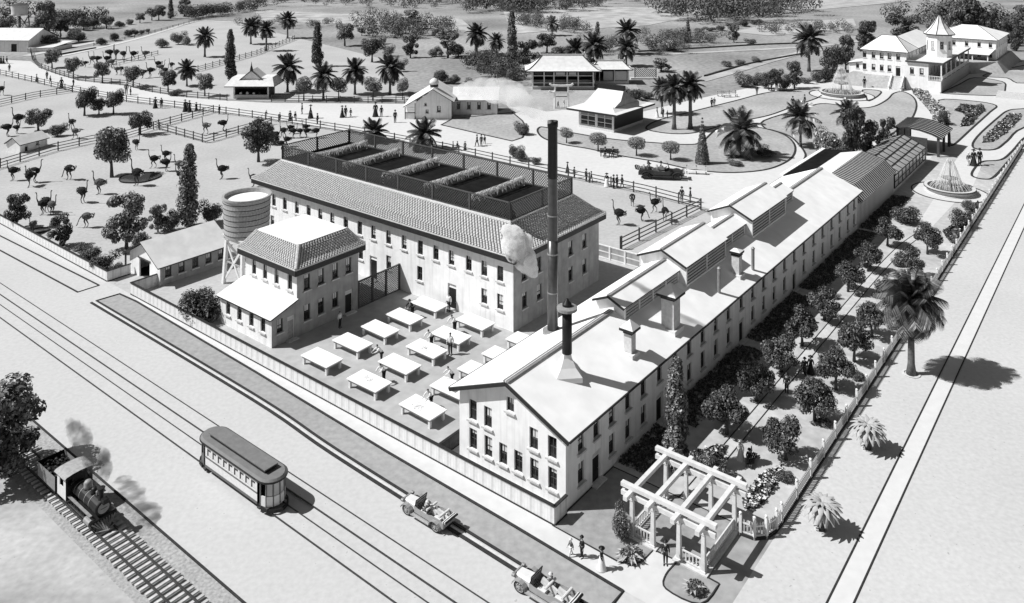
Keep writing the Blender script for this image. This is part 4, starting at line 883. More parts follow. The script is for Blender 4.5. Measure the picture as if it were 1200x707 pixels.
facade(mn, wm, (6.62,-0.3), R(90), 47, 9.2, [('w',q,5.0,1.2,2.3) for q in (4,9,19,24,34,40)] + [('d',14,tz,1.5,2.9),('d',29,tz,1.5,2.9)], PLAST_SHADE, zb=2)
facade(mn, wm, (-5,63), 0, 22, 11.2, [('w',5+q,8.4,1.1,1.8) for q in (3.0,7.3,11.5,15.2)] + [('w',5+q,4.6,1.1,1.8) for q in (7.3,11.5,15.2)], PLASTER, zb=1)
facade(mn, wm, (17,63), R(90), 30, 11.2, [('w',q,8.4,1.3,1.9) for q in (3,8,13,18,23,27)] + [('w',q,4.4,1.3,1.9) for q in (3,18,23,27)] + [('dw',9.5,3.5,2.0,3.2)], PLASTER, zb=1)
facade(mn, wm, (-5,48), R(90), 15, 11.2, [], PLASTER, zb=1)
part('wall', wm, mn)
m_ = MB(); slab(m_, [(-19.4,3.4,6.6),(-13.41,3.4,7.6),(-13.41,14,7.6),(-19.4,14,6.6)],0.2,ROOFP,DARK); part('lean_to_roof', m_, mn)
hip_plain(mn, -13.4,0,0,12,ME,16.6,5.4,0.9,ROOFW)
m_ = MB(); P = [(-12.7,6,12.0),(0.7,6,12.0),(0.7,49,12.0),(-12.7,49,12.0)]; a, b = (-6,8,15.6), (-6,43,15.6)
m_.face([P[0],P[1],a],ROOFW); m_.face([P[1],P[2],b,a],ROOFW); m_.face([P[2],P[3],b],ROOFW); m_.face([P[3],P[0],a,b],ROOFW); m_.box(0.62,0.72,12.6,49,11.7,11.99,DARK); part('roof', m_, mn)
hip_plain(mn, -5,17,63,93,11.3,15.2,9,0.8,ROOFW)
m_ = MB(); m_.box(-0.1,10.9,-0.9,48,9.25,9.5,ROOFP); m_.box(10.9,11.0,-1.0,48.1,9.0,9.62,WOODD); m_.box(-0.1,10.9,-1.0,-0.9,9.0,9.62,WOODD); vr = part('verandah_roof', m_, mn)
m_ = MB(); m_.box(6.6,10.6,-0.75,47.5,tz-0.3,tz,WOODG); m_.box(6.6,10.4,-0.8,-0.5,0,tz-0.3,PLASTER); m_.box(10.3,10.41,-0.8,47.5,0.0,tz-0.3,WOODG); part('verandah_floor', m_, mn)
for y in (-0.6,7.4,15.2,23,30.6,38.6,47.2): m_ = MB(); m_.box(10.2,10.55,y-0.2,y+0.2,tz,9.25,WOODW); part('verandah_post', m_, mn)
m_ = MB(); m_.box(10.3,10.45,-0.6,47.2,tz+1.15,tz+1.3,WOODW); m_.box(10.3,10.45,-0.6,47.2,tz+0.2,tz+0.3,WOODW); m_.box(6.8,10.3,-0.65,-0.5,tz+1.15,tz+1.3,WOODW)
for k in range(96): m_.box(10.33,10.42,-0.5+k*0.497,-0.36+k*0.497,tz+0.3,tz+1.15,WOODW)
for k in range(7): m_.box(6.9+k*0.49,7.02+k*0.49,-0.62,-0.53,tz,tz+1.15,WOODW)
part('verandah_railing', m_, mn)
tc_ = (6.6,16.5); m_ = MB(); rt = 3.9
m_.lathe([(rt,9.45),(rt,17.2)],PLASTER,8,(*tc_,0)); tw = part('turret', m_, mn, rz=0)
for k in range(8):
    a = R(22.5+45*k); rr = rt*math.cos(R(22.5)); xx, yy = tc_[0]+math.cos(a)*(rr+0.03), tc_[1]+math.sin(a)*(rr+0.03)
    fme, pms, sme = cached(('win',1.1,2.6,WOODD.name), lambda: window_meshes(1.1,2.6,WOODD))
    o = put('turret_window', fme, tw, (xx-math.cos(a)*0.02,yy-math.sin(a)*0.02,12.2), a+R(90)); put('pane', pms[4], o, (0,-0.04,0)); put('sill', sme, o)
m_ = MB(); m_.lathe([(4.75,17.0),(4.85,17.25),(3.1,18.9),(1.7,20.8),(0.8,22.6),(0.25,23.6)],ROOFP,8,(*tc_,0)); tr = part('turret_roof', m_, tw)
m_ = MB()
for k in range(8):
    a = R(45*k); m_.tube([(tc_[0]+math.cos(a)*r,tc_[1]+math.sin(a)*r,z+0.03) for r,z in ((4.85,17.25),(3.1,18.9),(1.7,20.8),(0.8,22.6),(0.25,23.6))],0.12,DARK,4)
m_.lathe([(4.8,16.85),(4.88,16.85),(4.88,17.2),(4.8,17.2)],DARK,8,(*tc_,0),False); part('turret_rib', m_, tr)
m_ = MB(); m_.ico((*tc_,24.3),0.75,DARK,2); m_.tube([(*tc_,23.4),(*tc_,25.6)],0.12,DARK,6); part('finial', m_, tr)
m_ = MB()
for k in range(9): m_.box(-3.9,-0.9,-4.9+k*0.5,-4.4+k*0.5+0.02*(k%2),0,0.42*(k+1),STONE)
for x in (-4.2,-0.6): m_.prism([(x-0.2,-5.0),(x+0.2,-5.0),(x+0.2,-0.3),(x-0.2,-0.3)],0,0.9,PLASTER); m_.bar((x,-5.0,0.9),(x,-0.4,4.5),0.4,0.9,PLASTER)
part('front_stairs', m_, mn)
m_ = MB(); slab(m_, [(-2,57.5,6.1),(15.5,57.5,6.1),(16.8,62.9,7.9),(-2,62.9,7.9)],0.2,ROOFP,DARK); part('porch_roof', m_, mn)
for x in (0,5,10,15): m_ = MB(); m_.box(x-0.18,x+0.18,57.9,58.25,2.5,5.9,WOODW); part('porch_post', m_, mn)
m_ = MB(); m_.box(-2,15.6,57.6,63,2.0,3.6,PLASTER); part('porch_base', m_, mn)
gs = thing('garden_steps', 'wide flight of pale steps at the right edge below the mansion lawn', 'steps', G(1188,115), TH)
for k in range(6): m_ = MB(); m_.box(-4.5,4.5,-3+k*0.9,-3+(k+1)*0.9-0.06,0.02,0.25*(k+1),STONE); part('step', m_, gs)
dr = thing('shade_roof_shed', 'low shed with roof blackened for shade and white front edge beside the ribbed shed', 'shed', AB(-15.2,94.5), TH)
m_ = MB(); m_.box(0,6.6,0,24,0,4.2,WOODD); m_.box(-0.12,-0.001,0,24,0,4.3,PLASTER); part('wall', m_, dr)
m_ = MB(); slab(m_, [(-0.2,-0.5,4.4),(7.4,-0.5,5.0),(7.4,24.4,5.0),(-0.2,24.4,4.4)],0.2,TAR,DARK); part('roof', m_, dr)  # tar black stands in for the shadow on this roof slope
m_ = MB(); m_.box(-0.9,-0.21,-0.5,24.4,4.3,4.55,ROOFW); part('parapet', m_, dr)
# ------------------------------------------------------------------ plants
for nm in ('dark_leaves','mid_leaves','pale_leaves'):
    MATS[nm].node_tree.nodes['Noise Texture'].inputs['Scale'].default_value = 7.0
for nm in ('palm_leaves','pale_highlight_palm_leaves'):
    MATS[nm].node_tree.nodes['Noise Texture'].inputs['Scale'].default_value = 1.6
def leaf(mb, p, n, s, m, rnd, asp=0.62):
    n = Vector(n).normalized(); a = Vector((rnd.uniform(-1,1),rnd.uniform(-1,1),rnd.uniform(-0.6,0.6))); x = n.cross(a)
    if x.length < 1e-4: x = Vector((1,0,0))
    x.normalize(); y = n.cross(x); p = Vector(p); q = n*(s*0.18)
    mb.face([p - x*s, p - y*s*asp + q, p + x*s, p + y*s*asp + q], m)
def blob_leaves(mb, c, r, n, s, m, rnd, sq=(1,1,1), up=0.25, rough=0.28):
    c = Vector(c)
    for i in range(n):
        d = Vector((rnd.gauss(0,1),rnd.gauss(0,1),rnd.gauss(0,1)))
        if d.length < 1e-3: continue
        d.normalize(); k = 1 - rough*rnd.random()**1.6
        p = c + Vector((d.x*r*sq[0]*k, d.y*r*sq[1]*k, d.z*r*sq[2]*k))
        nn = d + Vector((rnd.uniform(-.55,.55),rnd.uniform(-.55,.55),rnd.uniform(-.3,.6)+up)); leaf(mb, p, nn, s*rnd.uniform(0.7,1.25), m, rnd)
SHAPES = {
 'round': lambda r: [((r.uniform(-.28,.28),r.uniform(-.28,.28),r.uniform(.34,.80)), r.uniform(.13,.22)) for _ in range(15)] + [((0,0,.56),.32)],
 'orchard': lambda r: [((.30*math.cos(t),.30*math.sin(t),r.uniform(.36,.66)), r.uniform(.13,.21)) for t in [r.uniform(0,6.3) for _ in range(11)]] + [((r.uniform(-.15,.15),r.uniform(-.15,.15),r.uniform(.66,.84)),.17) for _ in range(4)] + [((0,0,.55),.28)],
 'ball': lambda r: [((0,0,.62),.40)] + [((.2*math.cos(t),.2*math.sin(t),.62+r.uniform(-.16,.16)),.24) for t in range(6)],
 'poplar': lambda r: [((r.uniform(-.14,.14)*(1.15-z),r.uniform(-.14,.14)*(1.15-z),z), (.30 if z < .6 else .30*(1.25-z)/.65)*r.uniform(.75,1.05)) for z in [.10+.80*k/21 for k in range(22)]] + [((.22*math.cos(q*2.1)*(1.1-z),.22*math.sin(q*2.1)*(1.1-z),z),r.uniform(.10,.19)*(1.2-z)) for q, z in enumerate([r.uniform(.12,.92) for _ in range(26)])],
 'cone': lambda r: [((0,0,z), .46*(1.04-z)) for z in [.05+.9*k/12 for k in range(13)]],
 'bush': lambda r: [((r.uniform(-.3,.3),r.uniform(-.3,.3),r.uniform(.25,.6)), r.uniform(.18,.3)) for _ in range(9)] + [((0,0,.38),.36)],
 'gum': lambda r: [((r.uniform(-.32,.32),r.uniform(-.32,.32),r.uniform(.18,.88)), r.uniform(.10,.2)) for _ in range(22)] + [((0,0,.5),.2)],
}
def tree_meshes(kind, k, tone):
    r = random.Random(sum(ord(q)*(i+3) for i, q in enumerate(kind))*7 + k*31); m = {'d':LF_DARK,'m':LF_MID,'p':LF_PALE}[tone]; mb = MB()
    B = SHAPES[kind](r); A = {'poplar':3.3,'cone':2.6}.get(kind,1.1)     # height to width of the grown tree, so that leaves keep their shape
    for c, rad in B:
        sq = (1,1,{'poplar':.32,'cone':.25,'round':.8,'ball':.72,'orchard':.8,'bush':.9,'gum':.75}[kind]*A); c = (c[0],c[1],c[2]*A)
        n = int(110 + 900*rad*rad*4 * (1.3 if kind in ('ball','cone') else 1.05))
        blob_leaves(mb, c, rad, n, {'ball':.027,'cone':.04,'poplar':.045}.get(kind,.031), m, r, sq, rough=0.14 if kind in ('ball','cone') else (0.6 if kind == 'poplar' else 0.42))
    mb.v = [(x,y,z/A) for x,y,z in mb.v]; cm = mb.mesh('crown')
    t = MB(); top = {'poplar':.5,'cone':.3,'bush':.35,'ball':.5}.get(kind,.55); rr = {'poplar':.05,'bush':.02,'cone':.04}.get(kind,.032)
    lean = r.uniform(-.04,.04)
    t.tube([(0,0,-.02),(lean*.4,0,top*.35),(lean,lean,top*.7),(lean*.5,0,top)],[rr*1.5,rr,rr*.8,rr*.4],BARK,7)
    if kind not in ('cone','ball'):
        for q in range(5):
            a = q*1.26+r.uniform(-.3,.3); z = top*r.uniform(.42,.8); L = r.uniform(.16,.28); t.tube([(lean*.7,lean*.5,z),(math.cos(a)*L*.5,math.sin(a)*L*.5,z+.10),(math.cos(a)*L,math.sin(a)*L,z+.24)],[rr*.6,rr*.4,rr*.15],BARK,5)
    return cm, t.mesh('trunk', True)
PR = random.Random(77)
DESC = {('round','d'):'dark leafy tree',('round','m'):'mid grey leafy tree',('round','p'):'pale leafy tree',('orchard','d'):'small dark orchard tree',('orchard','m'):'small orchard tree',
 ('ball','m'):'clipped round tree',('ball','p'):'pale clipped round tree',('ball','d'):'dark clipped round tree',('poplar','d'):'tall dark columnar tree',('poplar','m'):'tall columnar tree',('poplar','p'):'tall pale columnar tree',
 ('cone','m'):'pointed conical cypress',('bush','d'):'dark bush',('bush','m'):'leafy bush',('bush','p'):'pale bush',('gum','d'):'loose dark open-crowned tree',('gum','m'):'loose open-crowned tree',('gum','p'):'pale open-crowned tree'}
NV = {'round':4,'orchard':3,'ball':2,'poplar':2,'cone':1,'bush':3,'gum':3}
def tree(x, y, w, h, kind='round', tone='d', desc=None, group=None, label=None, p=None, var=None):
    k = PR.randrange(NV[kind]) if var is None else var; cm, tm = cached(('tree',kind,k,tone), lambda: tree_meshes(kind,k,tone)); s = mpp(y); p = p or G(x,y)
    name = {'bush':'bush','cone':'cypress','poplar':'columnar_tree','ball':'clipped_tree','orchard':'orchard_tree'}.get(kind,'leafy_tree')
    t = thing(name, '', 'bush' if kind == 'bush' else 'tree', p, PR.uniform(0,6.28), group or {'orchard':'orchard trees in the walled garden','ball':'clipped round trees along the drive'}.get(kind,'trees and bushes of the grounds'))
    ww = w*s*1.12; hh = h*s*(0.92 if y > 300 else 1.0); t.scale = (ww,ww,hh); put('trunk',tm,t); put('crown',cm,t)
    later(t, desc or DESC[(kind,tone)], x, y - h*0.4, label); return t
# landmarks used to describe where a repeated thing stands
for q in [('the gabled barn',205,300),('the water tank',288,260),('the round pond',163,208),('the tiny hut',35,165),('the far barn',25,55),('the far water tank',23,15),('the spired kiosk',294,100),
 ('the white cottage',530,120),('the long pavilion',660,85),('the torii gateway',658,115),('the shop pavilion',705,140),('the dark touring car',775,200),('the date palm',867,160),
 ('the far fountain',986,100),('the near fountain',1113,215),('the mansion',1040,70),('the mansion turret',1100,40),('the mansion verandah',1120,80),('the striped gateway',1088,162),('the small office',340,340),('the factory gable',600,520),
 ('the pergola',800,600),('the fan palm',1070,370),('the steam locomotive',95,575),('the tramcar',285,550),('the arched doorway',772,490),('the square pen',240,152),('the deck palms',520,165),
 ('the oblong flower bed',893,570),('the curving fence',65,85),('the smokestack top',648,150),('the trellis screen',757,85),('the glasshouse roof',1050,180),('the drive fence corner',822,240)]: landmark(*q)
T = []
# ostrich yard, upper pens and the far left
T += [(61,80,20,24,'round','m'),(86,91,19,26,'round','m'),(120,97,20,28,'round','m'),(156,102,21,27,'round','m'),(197,108,21,29,'round','d'),(240,113,21,30,'round','m'),
 (99,136,27,36,'round','d'),(116,134,17,20,'round','d'),(133,134,23,31,'round','d'),(164,158,27,30,'round','d'),(45,154,28,29,'round','m'),(67,160,19,20,'bush','d'),(131,208,44,66,'round','m'),
 (20,268,25,42,'gum','d'),(71,290,27,42,'gum','d'),(103,306,24,26,'bush','d'),(122,316,26,28,'bush','d'),(137,322,14,20,'bush','d'),(148,292,46,66,'gum','m'),(166,300,24,38,'bush','d'),(185,272,20,34,'gum','m'),(200,270,22,32,'bush','d'),(221,266,32,103,'poplar','m'),(246,262,24,34,'bush','d'),
 (230,377,50,54,'bush','d'),(253,372,26,34,'bush','m'),(303,190,38,54,'round','d'),(318,170,16,22,'bush','d'),
 (270,98,18,68,'poplar','d'),(53,46,26,46,'gum','m'),(71,44,18,26,'round','d'),(40,46,20,26,'bush','d'),(58,56,28,22,'bush','d'),(88,46,18,16,'bush','d'),(98,36,16,16,'round','m'),(110,34,14,14,'round','m'),(125,34,18,17,'round','m'),(140,32,12,10,'bush','m'),(151,29,10,9,'bush','m'),(164,27,12,13,'round','m'),(178,24,14,16,'round','m'),(186,24,16,20,'round','m'),(200,22,9,26,'poplar','m'),(216,19,18,22,'gum','m'),
 (119,53,13,12,'bush','d'),(134,48,13,13,'bush','d'),(151,43,12,12,'bush','d'),(159,41,8,8,'bush','d'),(166,40,7,7,'bush','d'),(173,38,6,6,'bush','d'),(92,49,18,16,'bush','d'),(190,56,16,15,'bush','p'),(209,52,15,20,'bush','p'),(219,53,12,14,'bush','p'),(8,34,16,20,'bush','m'),(0,38,14,16,'bush','d'),
 (207,112,16,10,'bush','d'),(170,105,12,8,'bush','d')]
# middle: beside the kiosk and cottage
T += [(356,118,21,31,'ball','m'),(397,118,21,30,'ball','d'),(437,118,23,30,'ball','m'),(472,117,15,28,'ball','p'),(372,78,18,55,'poplar','d'),(404,54,24,30,'round','m'),(436,73,26,31,'round','d'),(481,68,18,28,'gum','d'),(424,42,11,11,'round','m'),
 (484,34,24,24,'gum','p'),(462,40,18,18,'gum','p'),(511,44,11,14,'bush','d'),(525,68,28,34,'gum','m'),(537,66,18,20,'bush','m'),(511,66,16,16,'bush','m'),(573,78,18,26,'bush','m'),(560,74,18,20,'bush','m'),(588,88,24,26,'bush','m'),(601,94,16,20,'bush','m'),(600,84,18,76,'poplar','m'),
 (518,98,20,22,'bush','d'),(532,98,16,14,'bush','d'),(549,99,14,9,'bush','m'),(470,84,12,20,'bush','m'),(447,52,14,12,'bush','p'),(455,66,14,18,'bush','p'),
 (617,80,24,36,'gum','d'),(641,62,26,26,'round','d'),(640,72,24,16,'bush','m'),(660,64,24,14,'bush','d'),(742,118,26,20,'bush','d'),(757,116,16,12,'bush','d'),(690,66,18,22,'bush','p'),(700,50,10,26,'poplar','p'),
 (664,168,17,20,'ball','p'),(701,178,23,25,'ball','p'),(746,183,23,25,'ball','p'),(786,188,23,25,'ball','p'),(823,192,17,56,'cone','m'),(895,183,27,14,'bush','d'),(862,194,20,8,'bush','m'),
 (612,158,20,20,'bush','m'),(609,188,18,20,'bush','d'),(602,184,14,18,'bush','d'),(628,193,12,12,'bush','d'),
 (806,50,9,36,'cone','m'),(860,50,13,22,'gum','m'),(782,60,22,22,'bush','p'),(870,102,22,22,'bush','m'),(884,100,16,16,'bush','m'),(896,104,16,24,'bush','d'),(880,52,14,9,'bush','m'),(845,36,12,8,'bush','d'),(832,37,12,7,'bush','d'),(820,38,10,7,'bush','d'),(858,33,12,8,'bush','d'),(872,31,14,9,'bush','d'),(888,29,14,9,'bush','d'),(850,78,14,9,'bush','m'),(868,76,14,8,'bush','m'),(885,73,12,8,'bush','m'),(775,84,24,16,'gum','p')]
# mansion and upper right
T += [(910,107,18,30,'round','d'),(901,106,14,24,'round','d'),(920,105,14,24,'bush','d'),(931,104,20,34,'gum','m'),(945,98,14,10,'bush','m'),(958,97,14,18,'bush','m'),(968,96,18,22,'bush','d'),(976,92,26,42,'round','d'),(991,84,22,44,'gum','d'),(1015,66,28,44,'gum','d'),(1060,58,34,46,'gum','d'),(1091,52,12,26,'gum','m'),
 (1120,48,22,42,'gum','m'),(1133,48,34,54,'gum','d'),(1157,50,22,44,'gum','d'),(1180,54,14,34,'round','d'),(1191,60,14,38,'poplar','d'),(1198,34,16,30,'gum','m'),(1210,58,20,36,'gum','d'),
 (1000,192,30,70,'gum','d'),(1018,190,24,52,'gum','d'),(1039,178,20,44,'gum','d'),(970,186,38,46,'bush','p'),(985,190,24,34,'bush','d'),(1065,262,36,28,'bush','d'),(1106,146,14,22,'bush','d'),(1123,266,26,28,'bush','d'),(1135,248,18,18,'bush','m'),(1053,313,14,14,'bush','m'),(1045,330,10,12,'bush','d')]
for q in T: tree(*q)
for (x,y) in ((851.5,510),(887,471),(916,437),(940,406),(966,376),(994,343),(1017,319),(1040,289),(921,540),(955,494),(979.5,458),(1001,425),(1022,396),(1046,362),(1067,325),(1087,299)):
    s = mpp(y); tree(x,y,PR.uniform(3.7,4.3)/s,PR.uniform(5.0,5.6)/s,'orchard','d')
tree(793,548,38,150,'poplar','m',label='tall ivy-like columnar tree against the factory wall beside an arched doorway')
tree(6,558,98,118,'gum','m',var=2,label='large dark open tree at the left edge beside the railway locomotive')
tree(728,632,26,54,'bush','m',label='leafy bush growing against the near left corner of the pergola')
tree(826,560,30,46,'bush','p',label='pale flowering bush behind the pergola beside the factory shadow')
tree(842,562,30,26,'bush','m',label='low leafy bush left of the garden path behind the pergola')
# palms: a trunk and every frond a part
def frond_mesh(L, droop, pairs, wid, m, ll=0.26, fold=0.5):
    mb = MB(); pts = []
    for i in range(9):
        t = i/8; pts.append(Vector((L*(t - 0.18*droop*t*t), 0, L*(0.28*t - droop*t*t*0.62))))
    mb.tube(pts, [0.035*L*(1-0.85*i/8)*0.6 for i in range(9)], m, 4, False)
    for i in range(pairs):
        t = 0.12 + 0.86*i/(pairs-1); k = min(7, int(t*8)); p = pts[k].lerp(pts[k+1], t*8-k); d = (pts[k+1]-pts[k]).normalized()
        le = L*ll*math.sin(math.pi*(0.18+0.78*t))**0.7
        for s in (-1, 1):
            q = p + d*le*0.55 + Vector((0, s*le*0.85, -le*fold*(0.4+0.5*t))); w = d*wid*L
            mb.face([p - w*0.5, p + w*0.6, q + w*0.05, q - w*0.05] if s < 0 else [p + w*0.6, p - w*0.5, q - w*0.05, q + w*0.05], m)
    return mb.mesh('frond')
def palm(x, y, w, h, n=34, lo=-35, hi=80, tone='d', label=None, desc='feathery palm', kind='far', skirt=False, th=None, name='palm_tree', rows=None):
    s = mpp(y); m = LF_PALM if tone == 'd' else LF_PALML; hh = (th if th else (h - w*0.42))*s; L = w*s*0.56
    t = thing(name, '', 'palm', G(x,y), PR.uniform(0,6.28), 'palms about the grounds'); r = random.Random(int(x*7+y))
    tk = max(0.18, hh*0.045); mb = MB(); mb.tube([(0,0,-0.05),(0.02,0,hh*0.15),(0.05,0,hh*0.6),(0,0,hh),(0,0,hh+L*0.06)],[tk*1.5,tk,tk*0.85,tk*1.1,tk*0.5],BARKL,9); part('trunk', mb, t, True)
    pr = 16 if kind == 'near' else 11
    key = lambda d, mm: cached(('frond',d,pr,mm.name,skirt), lambda: frond_mesh(1.0,d,22 if skirt else pr,0.04 if skirt else (0.075 if kind == 'near' else 0.12),mm,0.36 if skirt else 0.31,0.9 if skirt else 0.5))
    for i in range(n):
        f = i/(n-1); el = R(hi + (lo-hi)*f**0.85 + r.uniform(-6,6)); az = i*2.39996 + r.uniform(-.2,.2); d = 0.35 if f < 0.3 else (0.75 if f < 0.7 else 0.95)
        put('frond', key(d, LF_PALML if tone != 'd' or (kind == 'near' and i % 5 == 0) else m), t, (0,0,hh), rot=(r.uniform(-.25,.25), -el+R(10), az), sc=L*(0.82+0.25*f)*r.uniform(.92,1.06))  # every fifth near frond paler: highlights put into the colour
    if skirt:
        for i in range(44):
            sk = cached(('skirt',), lambda: frond_mesh(1.0,0.6,12,0.06,STRAW,0.22)); az = i*2.39996
            put('dry_frond', sk, t, (0,0,hh-L*0.03*(i%4)), rot=(r.uniform(-.3,.3), R(62+r.uniform(-12,18)), az), sc=L*0.72*r.uniform(.85,1.15))
    later(t, desc, x, y-h*0.5, label); return t
for q in [(219,101,28,32),(240,67,28,36),(294,52,26,32),(337,108,40,46),(379,117,36,44),(416,111,36,44),(457,111,38,48),(337,45,24,32),(312,60,24,36),(300,44,16,24),(559,64,32,38),(582,66,24,28),
          (439,166,40,28),(497,176,46,38),(735,64,34,42),(734,78,32,36),(696,72,36,34),(674,70,32,26),(790,152,40,66),(809,151,40,68),(776,134,32,44),(948,84,42,56)]: palm(*q)
palm(647,42,22,24,tone='p',desc='pale feathery palm'); palm(557,60,20,30,tone='p',desc='pale feathery palm')
palm(867,184,64,58,34,-40,85,'d','spreading date palm with pale-highlighted arching fronds on the oval lawn',kind='near')
palm(938,172,48,54,32,-30,85,'d','broad feathery palm in the clump between oval lawn and mansion',kind='near')
palm(994,178,40,62,28,-30,85,'d','dark feathery palm right of the broad palm in the clump',kind='near')
palm(1068,439,82,138,84,-66,86,'d','tall fan palm with shaggy drooping crown standing outside the garden fence',kind='near',skirt=True,th=88)
m_ = MB(); m_.lathe([(0.9,0.02),(0.95,0.12),(0.75,0.14),(0.7,0.05)],STONE,14,cap=False); o_ = thing('palm_ring','pale stone ring round the foot of the tall fan palm','edging',G(1068,439)); part('ring', m_, o_)
def umbrella_leaf():
    mb = MB(); N = 7; W_ = [.05,.10,.15,.17,.16,.11,.02]; P = [(t, .42*math.sin(t*2.3)-.55*t*t) for t in [k/(N-1) for k in range(N)]]
    vs = []
    for (x,z), w in zip(P, W_): vs += [(x,-w,z-.05),(x,-w*.5,z+.01),(x,0,z-.02),(x,w*.5,z+.01),(x,w,z-.05)]
    fs = [(i*5+j,(i+1)*5+j,(i+1)*5+j+1,i*5+j+1) for i in range(N-1) for j in range(4)]
    mb.raw(vs, fs, BROAD); return mb.mesh('frond', True)
def umbrella_palm(x, y, w, h, label):
    s = mpp(y); t = thing('palm_tree', label, 'palm', G(x,y), 0.2, 'small umbrella palms on the verge'); r = random.Random(int(x)); hh = h*s*.46; L = w*s*.52
    mb = MB(); mb.tube([(0,0,-.03),(0,0,hh*.5),(0,0,hh)],[.28,.2,.22],BARK,8); mb.lathe([(.55,.01),(.55,.1),(.42,.1)],STONE,14,cap=False); part('trunk', mb, t)
    me = cached('umbleaf', umbrella_leaf)
    for k, (n, el, sc) in enumerate(((11,26,.8),(15,-4,1.0),(15,-30,.98),(12,-52,.85))):
        for i in range(n): put('frond', me, t, (0,0,hh), rot=(r.uniform(-.12,.12), R(el+r.uniform(-5,5)), 2*math.pi*(i+.37*k)/n), sc=L*sc*r.uniform(.94,1.05))
    mb = MB(); blob_leaves(mb,(0,0,hh-.15),L*.42,200,.12,LF_DARK,r,(1,1,.5)); part('undergrowth', mb, t)
umbrella_palm(1017,527,40,46,'small round umbrella palm on the verge, the farther of the two by the fence')
umbrella_palm(963,622,44,52,'small round umbrella palm on the verge, the nearer of the two by the fence')
def star_plant(x, y, w, label):
    s = mpp(y); t = thing('star_plant', label, 'plant', G(x,y), 0.3, 'low star-shaped plants either side of the pergola entry'); r = random.Random(int(x))
    me = cached('starleaf', lambda: MB().raw([(0,-.05,0.05),(0,.05,0.05),(.5,.13,.30),(.5,-.13,.30),(.5,0,.25),(1,0.0,.12)],[(0,1,2,4),(0,4,3),(3,4,5),(4,2,5)],BROAD).mesh('leaf'))
    for i in range(13): put('leaf', me, t, (0,0,0.05), rot=(r.uniform(-.2,.2), r.uniform(-.35,.15), i*2*math.pi/13*1.0+r.uniform(-.1,.1)), sc=w*s*0.5*r.uniform(.8,1.05))
    mb = MB(); blob_leaves(mb,(0.25,0,0.25),w*s*0.36,260,0.13,LF_DARK,r,(1,1,.45)); part('foliage', mb, t)
star_plant(737,655,40,'pale star-shaped plant on the bed left of the pergola entry'); star_plant(812,694,34,'pale star-shaped plant on the bed right of the pergola entry')
def flower_bed(poly, label, h, dens, fl, tone=LF_DARK, name='flower_bed', fs=0.13, ls=0.16):
    r = random.Random(len(label)*7); xs = [p[0] for p in poly]; ys = [p[1] for p in poly]; mb = MB(); fm = MB(); c = Vector((sum(xs)/len(xs), sum(ys)/len(ys)))
    def inside(x, y):
        k = False
        for i in range(len(poly)):
            (x0,y0),(x1,y1) = poly[i][:2], poly[i-1][:2]
            if (y0 > y) != (y1 > y) and x < (x1-x0)*(y-y0)/(y1-y0)+x0: k = not k
        return k
    area = abs(sum(poly[i][0]*poly[i-1][1]-poly[i-1][0]*poly[i][1] for i in range(len(poly))))/2; n = int(area*dens); k = 0
    tuft = [(r.uniform(min(xs),max(xs)), r.uniform(min(ys),max(ys)), r.uniform(.5,1.1)) for _ in range(int(area*1.2)+6)]
    while k < n:
        x, y = r.uniform(min(xs),max(xs)), r.uniform(min(ys),max(ys))
        if not inside(x,y): continue
        k += 1; tz_ = min(tuft, key=lambda q: (q[0]-x)**2+(q[1]-y)**2); d = math.hypot(tz_[0]-x,tz_[1]-y); hh = max(0.1, h*tz_[2]*(1-d*0.55))
        z = hh*r.uniform(.55,1.0); nn = (x-tz_[0]+r.uniform(-.4,.4), y-tz_[1]+r.uniform(-.4,.4), .5)
        if r.random() < fl: leaf(fm,(x-c.x,y-c.y,z+0.08),(r.uniform(-.4,.4),r.uniform(-.4,.4),1),fs*r.uniform(.7,1.3),FLOWER,r,0.9)
        else: leaf(mb,(x-c.x,y-c.y,z),nn,ls*r.uniform(.7,1.4),tone,r)
    t = thing(name, label, 'flower bed', c); part('foliage',mb,t)['kind'] = 'stuff'
    if fm.f: part('flowers',fm,t)['kind'] = 'stuff'
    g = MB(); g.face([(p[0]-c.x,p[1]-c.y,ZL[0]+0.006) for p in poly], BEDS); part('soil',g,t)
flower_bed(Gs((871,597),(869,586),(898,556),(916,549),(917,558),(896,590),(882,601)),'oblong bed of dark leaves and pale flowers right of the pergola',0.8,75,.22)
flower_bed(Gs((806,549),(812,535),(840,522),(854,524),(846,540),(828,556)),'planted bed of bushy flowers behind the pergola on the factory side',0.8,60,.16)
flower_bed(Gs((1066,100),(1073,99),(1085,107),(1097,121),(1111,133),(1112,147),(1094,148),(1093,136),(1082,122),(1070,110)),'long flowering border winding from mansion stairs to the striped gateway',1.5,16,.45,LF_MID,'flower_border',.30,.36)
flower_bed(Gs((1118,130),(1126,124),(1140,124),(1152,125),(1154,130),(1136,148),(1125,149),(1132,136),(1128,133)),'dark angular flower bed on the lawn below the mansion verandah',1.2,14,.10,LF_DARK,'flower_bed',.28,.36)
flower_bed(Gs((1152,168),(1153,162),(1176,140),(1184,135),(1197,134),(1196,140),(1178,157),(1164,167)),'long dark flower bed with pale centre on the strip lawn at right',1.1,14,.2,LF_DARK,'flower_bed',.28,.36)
flower_bed(Gs((1113,285),(1104,272),(1128,256),(1146,236),(1150,243),(1135,268),(1122,288)),'scattered dark planting between near fountain and garden fence',0.9,14,.1,LF_DARK,'flower_bed',.2,.26)
